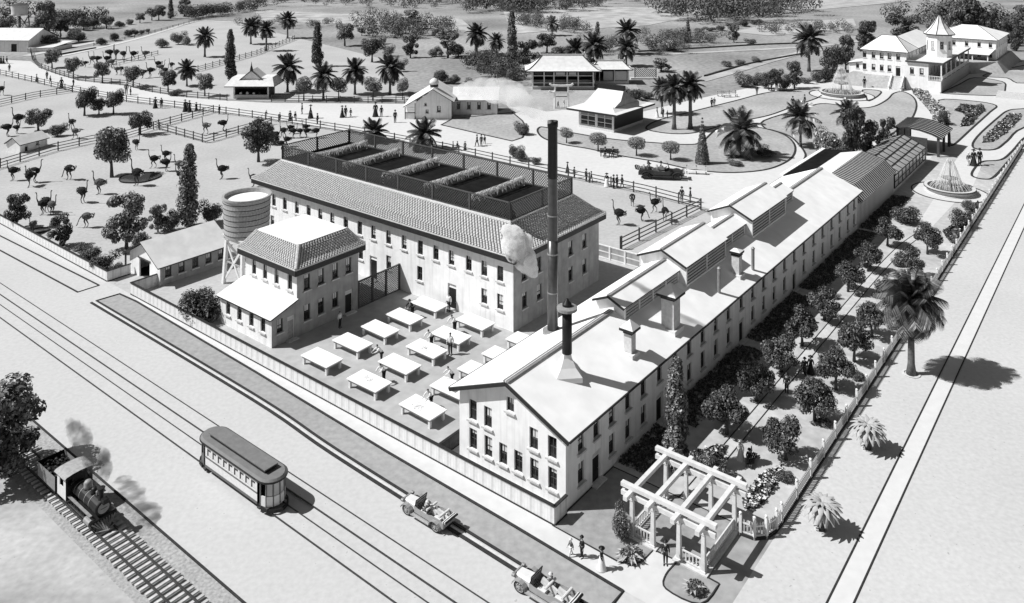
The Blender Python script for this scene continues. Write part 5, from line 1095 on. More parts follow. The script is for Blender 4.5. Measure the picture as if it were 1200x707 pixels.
# far woods that read as one mass
def far_wood(name, pts, w, h, n, tone, seed):
    r = random.Random(seed); mb = MB(); P = spline(Gs(*pts),4); c = P[0]
    for i in range(n):
        p = P[r.randrange(len(P)-1)]; p = p.lerp(P[min(len(P)-1, P.index(p)+1)], r.random()) + Vector((r.uniform(-w,w),r.uniform(-w,w)*2)); hh = h*r.uniform(.5,1.15); rr = hh*r.uniform(.38,.6)
        blob_leaves(mb,(p.x-c.x,p.y-c.y,hh-rr*0.8),rr,int(240),rr*0.10,tone,r,(1,1,.9),rough=.4)
    o = put(name, mb.mesh(name), None, (c.x,c.y,0)); o['kind'] = 'stuff'; o['label'] = 'distant woodland'
far_wood('far_wood',[(560,14),(600,12),(640,12),(690,10)],14,14,60,FARW,1); far_wood('far_wood',[(825,22),(860,16),(900,10)],26,18,90,FARW,2)
far_wood('far_wood',[(218,22),(260,18),(300,12)],6,8,50,FARM,3); far_wood('far_wood',[(60,30),(85,33),(120,33)],6,10,36,FARM,4)
far_wood('far_wood',[(0,10),(8,30)],10,12,12,FARM,5); far_wood('far_wood',[(430,30),(470,42),(520,40)],10,9,46,FARW,6)
far_wood('far_wood',[(690,60),(730,56),(790,60)],8,6,40,FARW,7); far_wood('far_wood',[(1090,30),(1140,40),(1200,46)],14,16,46,FARM,8); far_wood('far_wood',[(300,2),(380,4),(450,6)],18,9,36,FARW,9)
far_wood('far_wood',[(560,78),(580,86),(604,96)],5,7,40,FARM,10); far_wood('far_wood',[(700,4),(760,2),(820,4)],20,12,36,FARW,12)

def ground_cover(label, a0, a1, b0, b1, n, seed):  # dark leaf bed added to blacken the shadow strip by the wall
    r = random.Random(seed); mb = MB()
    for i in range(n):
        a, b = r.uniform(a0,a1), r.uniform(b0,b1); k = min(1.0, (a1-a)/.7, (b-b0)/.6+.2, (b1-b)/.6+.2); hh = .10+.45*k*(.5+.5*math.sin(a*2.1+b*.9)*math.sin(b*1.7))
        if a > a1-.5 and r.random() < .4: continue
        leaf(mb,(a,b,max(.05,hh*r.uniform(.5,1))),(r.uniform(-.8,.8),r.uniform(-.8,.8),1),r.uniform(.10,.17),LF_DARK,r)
    o = put('shade_ground_cover', mb.mesh('shade_ground_cover'), None, (O2.x,O2.y,0), TH); o['kind'] = 'stuff'; o['label'] = label
for k, (b0,b1) in enumerate(((8.2,15.7),(17.5,36.2),(38.2,54.6),(56.5,85.5),(86.5,109))): ground_cover('dark leaf bed added for the black shade along the factory wall',.15,3.5,b0,b1,int((b1-b0)*260),k)

far_wood('far_wood',[(610,26),(650,34),(690,40)],8,7,40,FARW,21); far_wood('far_wood',[(750,46),(800,50),(840,46)],8,6,34,FARW,22)
far_wood('far_wood',[(300,26),(330,32),(395,30)],8,5,26,FARW,23); far_wood('far_wood',[(900,40),(960,36),(1010,40)],8,6,34,FARW,24); far_wood('far_wood',[(480,8),(540,4),(620,2)],16,10,46,FARW,25)

UR = random.Random(31)
for k, (a,b) in enumerate(((5.2,10.5),(9.6,12.6),(13.2,15.5),(5.0,20.5),(9.3,21.5),(13.4,26),(5.2,31),(9.4,33),(13.3,37),(5.1,43),(9.5,47),(13.2,52),(5.3,56),(9.6,60),(13.0,66),(5.4,70))):
    q = AB(a,b); x, y = proj((q.x,q.y,0)); s_ = mpp(y); tree(x,y,UR.uniform(1.3,2.0)/s_,UR.uniform(.8,1.3)/s_,'bush',UR.choice('dmm'),group='low shrubs under the garden trees',p=q)
# ------------------------------------------------------------------ rail fences
def rail_fence(label, pts, h=2.1, sp=5.0, rails=(0.45,1.1,1.8), m=WOODD, w=0.2, k=0):
    P = [Vector(q) for q in (spline(pts,k) if k else pts)]; p0 = P[0]; t = thing('rail_fence', label, 'fence', p0)
    pm = cached(('fpost',h,w,m.name), lambda: MB().box(-w/2,w/2,-w/2,w/2,-0.05,h,m).mesh('post')); acc = 0.0
    put('post', pm, t, (0,0,0))
    for a, b in zip(P, P[1:]):
        L = (b-a).length; d = (b-a)/max(L,1e-6); ang = math.atan2(d.y,d.x); s = sp-acc
        while s <= L: c = a+d*s-p0; put('post', pm, t, (c.x,c.y,0), ang); s += sp
        acc = (acc+L) % sp
        for z in rails: r = MB(); r.box(-0.02,L+0.02,-0.04,0.04,z-0.08,z+0.08,m); part('rail', r, t, loc=(*(a-p0),0), rz=ang)
    c = P[-1]-p0; put('post', pm, t, (c.x,c.y,0)); return t
rail_fence('long dark rail fence along the lower edge of the drive to the factory', Gs(*lowline)+Gs((727,293)))
rail_fence('dark rail fence curving along the upper edge of the drive beside round trees', Gs((36,62),(38,71),(46,80),(65,87),(92,95),(120,98),(148,101),(175,108),(212,114),(266,118.5)), sp=4.2)
rail_fence('straight dark rail fence behind the palms between kiosk and cottage', Gs((318,119.5),(395,120.5),(474,121.5)), sp=4.2)
rail_fence('dark rail fence branching left from the drive across the ostrich ground', Gs((85,108),(40,115),(0,124),(-40,133)))
rail_fence('dark rail fence of the square pen holding two facing birds', Gs((250,132),(181,151),(241,168),(300,151),(318,146)), sp=4.0)
rail_fence('dark rail fence running from the square pen past the tiny hut', Gs((180,152),(150,161),(107,168),(62,178),(0,197),(-30,207)))
rail_fence('short rail fence between two flocks in the upper pen', Gs((117,81),(150,73),(185,64)), h=1.8, rails=(0.6,1.5))
rail_fence('rail fence climbing the slope behind the tall columnar tree', Gs((232,84),(268,74),(300,65),(322,56),(345,47)), h=2.4)
rail_fence('low rail fence along the curving field road at upper left', Gs((110,54),(160,44),(205,32),(235,24)), h=1.5, rails=(0.6,1.2), sp=8)
# picket fence of the garden
pf = thing('picket_fence', 'long white picket fence with knobbed posts along the garden side', 'fence', AB(12.6,6.6), TH)
cp = [(0,0),(1.1,0.15),(1.8,0.9),(2.15,2.2)] + [(2.2,3.2+3.6*k) for k in range(44)]
pm = MB(); pm.box(-0.11,0.11,-0.11,0.11,0,1.65,WOODW); pm.ico((0,0,1.76),0.15,WOODW,1); pm = pm.mesh('post')
km = MB().raw([(-.07,-.02,.1),(.07,-.02,.1),(.07,.02,.1),(-.07,.02,.1),(-.07,-.02,1.25),(.07,-.02,1.25),(.07,.02,1.25),(-.07,.02,1.25),(0,0,1.38)],[(0,1,5,4),(1,2,6,5),(2,3,7,6),(3,0,4,7),(4,5,8),(5,6,8),(6,7,8),(7,4,8)],PICKET).mesh('picket')
far = MB(); cnt = 0
for k, (a, b) in enumerate(zip(cp, cp[1:])):
    A_, B_ = Vector(a), Vector(b); L = (B_-A_).length; ang = math.atan2((B_-A_).y,(B_-A_).x); put('post', pm, pf, (*a,0), ang)
    for z in (0.3,1.05): r = MB(); r.box(0.1,L-0.1,-0.035,0.035,z-0.06,z+0.06,WOODW); part('rail', r, pf, loc=(*a,0), rz=ang)
    r = MB(); r.box(0,L,-0.14,0.14,0,0.22,KERB); part('kerb', r, pf, loc=(*a,0), rz=ang)  # dark base strip stands in for the fence's shadow line
    n = max(2, int(L/0.24))
    for i in range(1, n):
        c = A_.lerp(B_, i/n)
        if cnt < 300: put('picket', km, pf, (*c,0), ang); cnt += 1
        else: far.box(c.x-.06,c.x+.06,c.y-.06,c.y+.06,.1,1.3,PICKET)
put('post', pm, pf, (*cp[-1],0)); part('picket_row', far, pf)['kind'] = 'stuff'
# ------------------------------------------------------------------ pergola at the garden entry
pg = thing('pergola', 'large white open pergola of crossed beams over the garden entry', 'pergola', AB(5.8,1.0), TH)
X_ = [0,1.9,4.15,6.2]
for yy in (0.0,5.8):
    for x in X_: m_ = MB(); m_.lathe([(0.34,0.0),(0.34,0.22),(0.25,0.27),(0.19,2.9),(0.27,2.95),(0.27,3.1)],PERG,4); put('column', cached('pcol', lambda: m_.mesh('column')), pg, (x,yy,0), R(45))
for yy in (0.0,5.8):
    m_ = MB(); m_.box(-0.95,7.2,yy-0.16,yy+0.16,3.1,3.45,PERG); part('long_beam', m_, pg)
for x in X_:
    m_ = MB(); m_.box(x-0.18,x+0.18,-1.15,6.9,3.46,3.80,PERG); part('cross_beam', m_, pg)
for yy in (0.0,5.8):
    m_ = MB(); m_.box(-0.95,7.25,yy-0.2,yy+0.2,3.81,4.12,PERG); part('cap_beam', m_, pg)
def low_rail(x0,y0,x1,y1):
    A_, B_ = Vector((x0,y0)), Vector((x1,y1)); L = (B_-A_).length; ang = math.atan2((B_-A_).y,(B_-A_).x); n = int(L/0.26)
    for z in (0.18,0.92): r = MB(); r.box(0.2,L-0.2,-0.05,0.05,z,z+0.1,PERG); part('rail', r, pg, loc=(x0,y0,0), rz=ang)
    bm_ = cached('pbal', lambda: MB().box(-.045,.045,-.03,.03,.28,.92,PERG).mesh('baluster'))
    for i in range(1,n): c = A_.lerp(B_, i/n); put('baluster', bm_, pg, (*c,0), ang)
low_rail(0,0,1.9,0); low_rail(4.15,0,6.2,0); low_rail(6.2,0,6.2,5.8); low_rail(0,0,0,5.8)
m_ = MB(); m_.box(-0.5,2.35,-0.4,0.35,0.02,0.14,STONE); m_.box(3.75,6.65,-0.4,0.35,0.02,0.14,STONE); m_.box(6.0,6.62,0.352,6.1,0.02,0.14,STONE); part('plinth', m_, pg)
# ------------------------------------------------------------------ sorting tables in the court
TNOTE = {}
bx_ = lambda *a: MB().box(*a, WOODW).mesh('leg')
tops = MB(); tops.box(-2.25,2.25,-1.2,1.2,0.96,1.06,ROOFW); tops = tops.mesh('table_top')
apr = MB(); apr.box(-2.1,2.1,-1.08,-1.02,0.74,0.955,WOODG); apr.box(-2.1,2.1,1.02,1.08,0.74,0.955,WOODG); apr.box(-2.1,-2.04,-1.015,1.015,0.74,0.955,WOODG); apr.box(2.04,2.1,-1.015,1.015,0.74,0.955,WOODG); apr = apr.mesh('apron')
legm = MB().box(-0.13,0.13,-0.13,0.13,0,0.955,WOODW).mesh('leg')
ROWN = ['nearest the street wall','second from the street wall','third from the street wall','fourth from the street wall','nearest the big building']
for i, a in enumerate((-35.0,-27.1,-19.1)):
    for j, b in enumerate((2.35,6.85,11.15,15.3,19.7)):
        t = thing('sorting_table', f'white topped work table in the {["column nearest the office","middle column","column nearest the factory"][i]}, {ROWN[j]}', 'table', AB(a,b), TH+R(WR.uniform(-1.5,1.5)), 'sorting tables in the court')
        put('table_top', tops, t); put('apron', apr, t)
        for x in (-1.95,1.95):
            for y in (-0.93,0.93): put('leg', legm, t, (x,y,0))
def feather_heap(a, b, label, n=60, s=0.6):
    r = random.Random(int(a*10+b)); mb = MB()
    for i in range(n): x, y = r.gauss(0,s*.5), r.gauss(0,s*.4); leaf(mb,(x,y,0.03+abs(r.gauss(0,.06))),(r.uniform(-.5,.5),r.uniform(-.5,.5),1),0.14,PLUME,r,.35)
    t = thing('feather_heap', label, 'feathers', AB(a,b), TH, z=1.065); part('feathers', mb, t)
feather_heap(-27.4,2.4,'small heap of white feathers on the middle table nearest the wall'); feather_heap(-19.6,2.0,'long heap of white feathers on the table nearest factory and wall',90,.8)
feather_heap(-27.4,11.0,'loose white feathers on the table in the centre of the court')
# ------------------------------------------------------------------ figures: one skinned skin-and-bone surface each, clothes as children
def skinned(name, V, E, Rd, m, sub=1, root=0, extra=None):
    me = bpy.data.meshes.new(name+'_sk'); me.from_pydata(V, E, []); o = bpy.data.objects.new(name+'_sk', me); C.objects.link(o)
    md = o.modifiers.new('s','SKIN'); md.use_smooth_shade = True
    sv = me.skin_vertices[0].data
    for i, r in enumerate(Rd): sv[i].radius = (r, r) if not isinstance(r, tuple) else r; sv[i].use_root = (i == root)
    if sub: ms = o.modifiers.new('d','SUBSURF'); ms.levels = sub; ms.render_levels = sub
    dg = bpy.context.evaluated_depsgraph_get(); dg.update(); ev = o.evaluated_get(dg); out = bpy.data.meshes.new_from_object(ev); out.name = name
    bpy.data.objects.remove(o); bpy.data.meshes.remove(me); out.materials.clear(); mats = m if isinstance(m, list) else [m]
    for q in mats: out.materials.append(q)
    if extra:
        bm = bmesh.new(); bm.from_mesh(out)
        for (mb, mi) in extra:
            vs = [bm.verts.new(v) for v in mb.v]
            for f in mb.f:
                try: fa = bm.faces.new([vs[k] for k in f]); fa.material_index = mi; fa.smooth = True
                except ValueError: pass
        bm.to_mesh(out); bm.free()
    return out
SKIN = mat('skin', 0.42, 0.1, 8.0, 0.6); SUIT = mat('dark_suit', 0.022, 0.3, 6.0, 0.85); SUITG = mat('grey_suit', 0.12, 0.25, 6.0, 0.85); SHIRT = mat('white_shirt', 0.72, 0.08, 6.0, 0.85)
HAIR = mat('dark_hair', 0.02, 0.3, 9.0, 0.6); STRAWH = mat('straw_hat', 0.55, 0.15, 9.0, 0.8)
def figure(pose, kit):
    a_ = {'stand':(0.0,0.0),'walk':(0.28,-0.28),'lean':(0.02,-0.02),'sit':(0,0)}[pose]
    lean = 0.30 if pose == 'lean' else 0.0; dz = -0.42 if pose == 'sit' else 0.0
    J = {}; J['pel'] = (0,0,.95+dz); J['sp'] = (0,-lean*.35,1.13+dz-lean*.04); J['ch'] = (0,-lean*.8,1.32+dz-lean*.12); J['nk'] = (0,-lean*1.15,1.47+dz-lean*.2); J['hb'] = (0,-lean*1.3-.015,1.57+dz-lean*.25); J['ht'] = (0,-lean*1.35-.01,1.70+dz-lean*.27)
    for s, n, st in ((1,'L',a_[0]),(-1,'R',a_[1])):
        J['sh'+n] = (s*.17,-lean*.95,1.41+dz-lean*.15)
        if pose == 'lean': J['el'+n] = (s*.25,-lean*.95-.22,1.22+dz-lean*.1); J['wr'+n] = (s*.16,-lean*.95-.46,1.13+dz-lean*.1)
        elif pose == 'sit': J['el'+n] = (s*.24,-.08,1.14+dz); J['wr'+n] = (s*.15,-.32,1.10+dz)
        else: J['el'+n] = (s*.25,.03+st*.25,1.13); J['wr'+n] = (s*.27,-.06+st*.6,.89)
        J['hp'+n] = (s*.09,0,.90+dz)
        if pose == 'sit': J['kn'+n] = (s*.11,-.45,.52); J['an'+n] = (s*.11,-.43,.09); J['to'+n] = (s*.12,-.60,.04)
        else: J['kn'+n] = (s*.10,-.03-st*.55,.50); J['an'+n] = (s*.10,.03-st*.9,.09+max(0,-st)*.12); J['to'+n] = (s*.12,-.14-st*.9,.035)
    V = []; Rd = []; E = []; ix = {}
    def add(k, p, r, par=None):
        ix[k] = len(V); V.append(p); Rd.append(r)
        if par is not None: E.append((ix[par], ix[k]))
    add('pel',J['pel'],(.14,.10)); add('sp',J['sp'],(.125,.09),'pel'); add('ch',J['ch'],(.15,.10),'sp'); add('nk',J['nk'],.055,'ch'); add('hb',J['hb'],(.072,.085),'nk'); add('ht',J['ht'],(.075,.085),'hb')
    for n, s in (('L',1),('R',-1)):
        add('sh'+n,J['sh'+n],.062,'ch'); add('el'+n,J['el'+n],.042,'sh'+n); add('wr'+n,J['wr'+n],.028,'el'+n)
        w = Vector(J['wr'+n]); d = (w-Vector(J['el'+n])).normalized(); sd = Vector((s,0,0)) if abs(d.z) < .8 else Vector((0,-1,0)); sd = (sd-d*sd.dot(d)).normalized(); pn = d.cross(sd)*(.3)
        add('pm'+n, tuple(w+d*.075), (.034,.017), 'wr'+n)
        for f, (o, l) in enumerate(((-.030,.070),(-.010,.082),(.010,.076),(.030,.058))):
            b0 = w+d*.095+sd*o; add(f'f{f}a'+n, tuple(b0), .0095, 'pm'+n); add(f'f{f}b'+n, tuple(b0+d*l*.5+pn*.03), .0088, f'f{f}a'+n); add(f'f{f}c'+n, tuple(b0+d*l*.9+pn*.10), .0075, f'f{f}b'+n)
        tb = w+d*.035-sd*.036; add('t0'+n, tuple(tb), .0115, 'wr'+n); add('t1'+n, tuple(tb+d*.045-sd*.022), .009, 't0'+n)
        add('hp'+n,J['hp'+n],.085,'pel'); add('kn'+n,J['kn'+n],.055,'hp'+n); add('an'+n,J['an'+n],.036,'kn'+n); add('to'+n,J['to'+n],.034,'an'+n)
    hx, hy, hz = J['hb']; fx = MB(); ey = MB()
    for s in (1,-1):
        ey.ico((hx+s*.030,hy-.083,hz+.055),.011,HAIR,1); fx.ico((hx+s*.078,hy+.005,hz+.045),.022,SKIN,1,(.5,.8,1.3))
    fx.raw([(hx-.016,hy-.084,hz+.015),(hx+.016,hy-.084,hz+.015),(hx,hy-.112,hz+.02),(hx,hy-.082,hz+.062)],[(0,1,2),(0,2,3),(1,3,2)],SKIN); ey.box(hx-.024,hx+.024,hy-.088,hy-.078,hz-.022,hz-.015,HAIR)
    out = {'body': skinned('body',V,E,Rd,[SKIN,HAIR],1,0,[(fx,0),(ey,1)])}
    def sub_skin(name, keys, edges, rads, m): vi = {k:i for i,k in enumerate(keys)}; return skinned(name,[J[k] if isinstance(k,str) and k in J else k for k in keys],[(vi[a],vi[b]) for a,b in edges],rads,m,1,0)
    mid = lambda a, b, t: tuple(Vector(J[a]).lerp(Vector(J[b]),t))
    J['waist'] = mid('pel','sp',-.25); J['neckb'] = mid('ch','nk',.72); J['cuL'] = mid('elL','wrL',.86); J['cuR'] = mid('elR','wrR',.86); J['elbL'] = J['elL']; J['elbR'] = J['elR']
    top = {'suit':SUIT,'grey':SUITG,'shirt':SHIRT,'lady':SUIT,'ladyd':SUIT,'child':SUITG,'ladyw':SHIRT}[kit]
    out['jacket' if kit in ('suit','grey') else ('blouse' if 'lady' in kit else 'shirt')] = sub_skin('top',['waist','sp','ch','neckb','shL','elL','cuL','shR','elR','cuR'],[('waist','sp'),('sp','ch'),('ch','neckb'),('ch','shL'),('shL','elL'),('elL','cuL'),('ch','shR'),('shR','elR'),('elR','cuR')],[(.165,.125),(.15,.115),(.175,.125),.07,.082,.062,.05,.082,.062,.05],top)
    if 'lady' in kit:
        mb = MB(); n = 18; px_, py_, pz_ = J['pel']; mb.lathe([(.15,pz_+.12),(.19,pz_-.05),(.26,pz_*.55),(.36,.12),(.40,.03)],SUIT if kit == 'ladyd' else SHIRT,n,(px_,py_,0)); out['skirt'] = mb.mesh('skirt',True)
    else:
        J['pel2'] = J['pel']; bot = SHIRT if kit == 'child' else (SUITG if kit == 'grey' else SUIT)
        out['trousers'] = sub_skin('trousers',['pel2','hpL','knL','anL','hpR','knR','anR'],[('pel2','hpL'),('hpL','knL'),('knL','anL'),('pel2','hpR'),('hpR','knR'),('knR','anR')],[(.155,.12),.105,.078,.06,.105,.078,.06],bot)
        sh = MB()
        for n_ in 'LR':
            a0, t0 = Vector(J['an'+n_]), Vector(J['to'+n_]); sh.tube([a0+Vector((0,.05,-.03)),a0.lerp(t0,.5)+Vector((0,0,-.02)),t0+Vector((0,-.06,0))],[.052,.055,.038],BLACK,8)
        out['shoes'] = sh.mesh('shoes',True)
    hy0 = hy; mb = MB(); mb.ico((hx,hy+.012,hz+.085),.098,HAIR,2,(.92,1.0,.85)); hv = [v for v in mb.v]
    mb.v = [(x,max(y,hy-.05-.25*(z-hz-.085)) if z < hz+.11 else y,max(z,hz+.0)) for x,y,z in hv]; out['hair'] = mb.mesh('hair',True)
    if kit != 'shirt':
        mb = MB(); br = .17 if 'lady' not in kit else .25; mm = STRAWH if kit in ('grey','child','ladyw') else BLACK
        mb.lathe([(.06,hz+.135),(br,hz+.125),(br,hz+.138),(.108,hz+.15),(.10,hz+.24),(.06,hz+.255)],mm,18,(hx,hy+.005,0)); out['hat'] = mb.mesh('hat',True)
    return out
KITS = {'suit':'person in dark suit','grey':'person in grey suit','shirt':'person in white shirt','lady':'person in pale skirt','ladyd':'person in dark dress','ladyw':'person in white dress','child':'small pale-dressed person'}
PV = {'stand':'standing','walk':'walking','lean':'leaning over','sit':'sitting'}
def person(x, y, h, pose='stand', kit='suit', face=0.0, label=None, p=None, z=0.0, group=None, desc=None):
    F = cached(('fig',pose,kit), lambda: figure(pose,kit)); p = p if p is not None else G(x,y)
    t = thing('person', '', 'person', p, R(face), group or 'people about the grounds', z); s = h*mpp(y)/1.78 if h else 1.0; t.scale = (s,s,s)
    for k, me in F.items(): put(k, me, t)
    later(t, desc or f'{KITS[kit]} {PV[pose]}', x, y, label); return t
person(669,652,21,'walk','child',-60,'small person in pale breeches walking beside a suited person on the pavement')
person(682,654,26,'stand','suit',-60,'person in a dark suit and hat standing next to the small one on the pavement')
person(705,668,27,'walk','lady',60,'person in a long pale skirt and dark blouse walking on the pavement alone')
person(780,662,29,'stand','suit',-10,'person in a dark suit standing at the pergola entry')
def worker(a, b, h, pose, face, label, kit='shirt'): q = AB(a,b); x, y = proj((q.x,q.y,0)); person(x,y,h,pose,kit,face,label,q)
worker(-30.2,7.0,25,'lean',-60,'shirt-sleeved worker reaching out between the first and middle table columns')
worker(-27.0,4.4,26,'lean',-38,'shirt-sleeved worker leaning over the middle table nearest the street wall'); worker(-19.6,4.1,26,'lean',-38,'shirt-sleeved worker bending to the feather-strewn table nearest the factory')
worker(-25.3,13.2,27,'stand',-20,'shirt-sleeved worker standing between two middle column tables'); worker(-28.2,13.1,25,'lean',-38,'shirt-sleeved worker facing the central table from behind')
worker(-28.5,17.5,25,'lean',-38,'shirt-sleeved worker behind the middle table fourth from the street'); worker(-20.8,8.6,25,'lean',-60,'shirt-sleeved worker near the factory roof corner')
worker(-35.6,17.3,23,'lean',-38,'dark-clothed worker behind the fourth table near the office','suit'); worker(-40.6,9.6,20,'stand',60,'shirt-sleeved worker by the shaded office wall')
worker(-33.0,21.3,22,'stand',-30,'shirt-sleeved worker in front of the big building doorway')
person(922,462,25,'stand','suit',-40,'person in a dark suit and hat standing on the garden path')
person(943,441,22,'walk','suit',-30,'left one of the pair walking on the garden path'); person(950,439,22,'walk','ladyd',-30,'right one of the pair walking on the garden path')
person(868,540,24,'stand','ladyw',-30,'person in a white dress standing by the garden bench')
person(1135,195,16,'stand','child',0,'smallest of the three people by the near fountain'); person(1141,195,20,'stand','ladyd',0,'dark-dressed middle one of three people by the near fountain'); person(1148,194,20,'stand','suit',0,'right-hand suited one of three people by the near fountain')
person(1013,103,13,'stand','suit',0)
PL = [(665,203,13),(673,209,13),(687,213,15),(693,214,13),(711,219,16),(719,221,16),(723,220,15),(729,220,15),(799,237,18),(809,238,18),(354,134,13),(364,139,16),(372,146,13),(340,142,12),(346,142,11),(401,138,14),(405,138,14),(411,137,10),(440,137,17),(447,137,13),(463,144,15),(312,139,10),(328,142,10),(559,172,14),(564,171,13),(568,169,10),(531,176,10),(536,177,11),(545,176,10),
 (11,84,9),(4,75,9),(8,75,9),(1,75,9),(55,93,10),(59,98,9),(72,104,13),(86,101,9),(43,96,9),(148,111,15),(153,112,10),(182,127,13),(189,127,12),(217,131,14),(222,131,13),(230,130,10),(257,134,11),
 (834,126,11),(837,125,11),(887,111,11),(770,138,12),(777,138,12),(782,139,10),(654,127,9),(661,126,9),(929,127,14),(943,124,13),(904,107,12),(910,107,12),(918,106,12),(679,340,13)]
QR = random.Random(9)
for (x,y,h) in PL: person(x,y,h,QR.choice(['stand','stand','walk']),QR.choice(['suit','suit','suit','suit','grey','ladyd','ladyd','lady','child' if h < 11 else 'suit']),QR.uniform(0,360))
# ------------------------------------------------------------------ ostriches
OB = mat('ostrich_skin', 0.06, 0.3, 6.0, 0.7); OF = mat('black_plumage', 0.010, 0.5, 5.0, 0.85); OG = mat('grey_plumage', 0.09, 0.4, 5.0, 0.85)
def ostrich_meshes(pose, fm):
    st = {'stand':.03,'walk':.22,'peck':.08,'run':.32}[pose]
    V = [(0,0,1.15),(.28,0,1.20),(-.35,0,1.18),(-.60,0,1.22)]; Rd = [.25,.20,.20,.06]; E = [(0,1),(0,2),(2,3)]
    if pose == 'peck': N = [((.50,0,1.18),.085),((.72,0,.88),.05),((.86,0,.50),.042),((.95,0,.26),.055),((1.06,0,.16),.022)]
    else: N = [((.45,0,1.36),.085),((.56,0,1.70),.05),((.55,0,2.08),.042),((.60,0,2.32),.06),((.76,0,2.28),.022)]
    pr = 1
    for p, r in N: V.append(p); Rd.append(r); E.append((pr,len(V)-1)); pr = len(V)-1
    for s, q in ((1,st),(-1,-st)):
        h = len(V)
        V += [(-.02,s*.14,1.0),(.10+q*.6,s*.14,.72),(-.08+q*.9,s*.13,.38),(.02+q*1.2,s*.13,.05),(.22+q*1.2,s*.13,.03)]; Rd += [.13,.085,.04,.035,.03]; E += [(0,h),(h,h+1),(h+1,h+2),(h+2,h+3),(h+3,h+4)]
    e = MB(); hp = N[3][0]
    for s in (1,-1): e.ico((hp[0]+.03,s*.05,hp[2]+.02),.016,BLACK,1)
    body = skinned('body',V,E,Rd,[OB,BLACK],1,0,[(e,1)])
    r = random.Random(len(pose)); mb = MB(); mb.ico((-.06,0,1.2),.46,fm,3,(1.15,.78,.80),.07,r)
    for i in range(26): leaf(mb,(-.55-r.random()*.2,r.uniform(-.2,.2),1.15+r.uniform(-.1,.3)),(r.uniform(-1,0),r.uniform(-1,1),r.uniform(-.3,1)),.15,fm if i % 3 else PLUME,r,.45)
    for i in range(40): leaf(mb,(r.uniform(-.45,.3),r.choice((-1,1))*r.uniform(.25,.34),1.2+r.uniform(-.25,.2)),(0,r.uniform(-1,1),r.uniform(-.5,.5)),.11,fm,r,.5)
    return body, mb.mesh('plumage')
OD_ = {'stand':'with neck raised','walk':'walking','peck':'with head lowered','run':'striding'}
def ostrich(x, y, h, pose, face, grey=False, label=None):
    fm = OG if grey else OF; b, pl = cached(('ost',pose,grey), lambda: ostrich_meshes(pose,fm)); s = h*mpp(y)/2.1
    t = thing('ostrich','', 'ostrich', G(x,y), R(face), 'ostriches in the yards'); t.scale = (s,s,s); put('body',b,t); put('plumage',pl,t)
    later(t, f'{"grey" if grey else "black"} ostrich {OD_[pose]}', x, y-h*.4, label)
OL = [(15,212,22),(34,219,24),(41,214,24),(81,211,24,'peck'),(97,238,25),(116,228,25),(160,218,28),(50,252,24),(55,249,24),(61,252,22),(101,267,24,'peck'),(38,274,20),(180,197,20),(195,201,20),(194,190,18),(210,203,20),(212,216,22),(260,210,22),(297,219,20),
 (21,150,22),(9,160,20),(20,157,14),(84,152,17),(88,163,17),(160,176,17),(2,112,15),(241,157,18),(262,154,18),(324,166,16),(332,162,17),(344,162,16),(359,162,16),(371,162,16),(336,172,16),(352,161,14),(340,157,14),(358,156,14),(316,160,15),(330,176,15),
 (129,70,16),(136,70,16),(145,71,15),(156,71,15),(170,70,14),(108,76,14),(114,76,14),(125,76,14),(100,79,10),(131,80,14),(137,88,13),(142,87,12),(176,91,16),(167,92,14),(185,82,14),(189,86,14),(201,82,12),(194,89,13),(303,150,14),(310,156,14)]
OR_ = random.Random(21)
for q in OL: ostrich(q[0],q[1],q[2],q[3] if len(q) > 3 else OR_.choice(['stand','stand','walk','stand','run']),OR_.choice([0,180,20,160,200,340,190,270]),OR_.random() < .2)
for x,y,h,po,f in ((725,264,26,'stand',150),(741,242,20,'peck',80),(752,259,22,'peck',20),(767,249,22,'run',200),(779,259,22,'stand',100)): ostrich(x,y,h,po,f)
# ponds
WATER = mat('pond_water', 0.10, 0.3, 0.6, 0.08, 0.1, 0.5)
for x,y,w in ((163,209,44),(47,271,18)):
    c = G(x,y); rr = w*mpp(y)/2; PP = [c+Vector((math.cos(t)*rr*(1+.07*math.sin(3*t)),math.sin(t)*rr*(1+.06*math.cos(2*t)))) for t in [k*math.pi/14 for k in range(28)]]
    sheet('pond', PP, WATER, edge=KERB, ew=.25, eh=.08)
# ------------------------------------------------------------------ touring cars
CARB = mat('car_paint', 0.30, 0.1, 2.0, 0.28, 0, 0.5); CARL = mat('pale_car_paint', 0.62, 0.06, 2.0, 0.3, 0, 0.5); LEATH = mat('car_leather', 0.30, 0.25, 5.0, 0.6); LEATHW = mat('pale_car_leather', 0.6, 0.12, 5.0, 0.6); TYRE = mat('tyre', 0.03, 0.3, 5.0, 0.85)
CARD = mat('dark_car_paint', 0.03, 0.2, 2.0, 0.3, 0, 0.5)
def wheel(root, x, y, r, m):
    t_ = cached(('tyre',r), lambda: MB().lathe([(r*.8,-.07),(r*.95,-.07),(r,-.03),(r,.03),(r*.95,.07),(r*.8,.07),(r*.8,-.07)],TYRE,20,cap=False).mesh('wheel',True))
    def rim():
        mb = MB(); mb.lathe([(r*.72,-.04),(r*.80,-.04),(r*.80,.04),(r*.72,.04),(r*.72,-.04)],m,20,cap=False); mb.lathe([(.09,-.09),(.09,.09)],m,10)
        for k in range(10): a = k*math.pi/5; mb.bar((0,0,0),(math.cos(a)*r*.75,math.sin(a)*r*.75,0),.05,.04,m)
        return mb.mesh('rim')
    o = put('wheel', t_, root, (x,y,r), rot=(R(90),0,0)); put('rim', cached(('rim',r,m.name), rim), o)
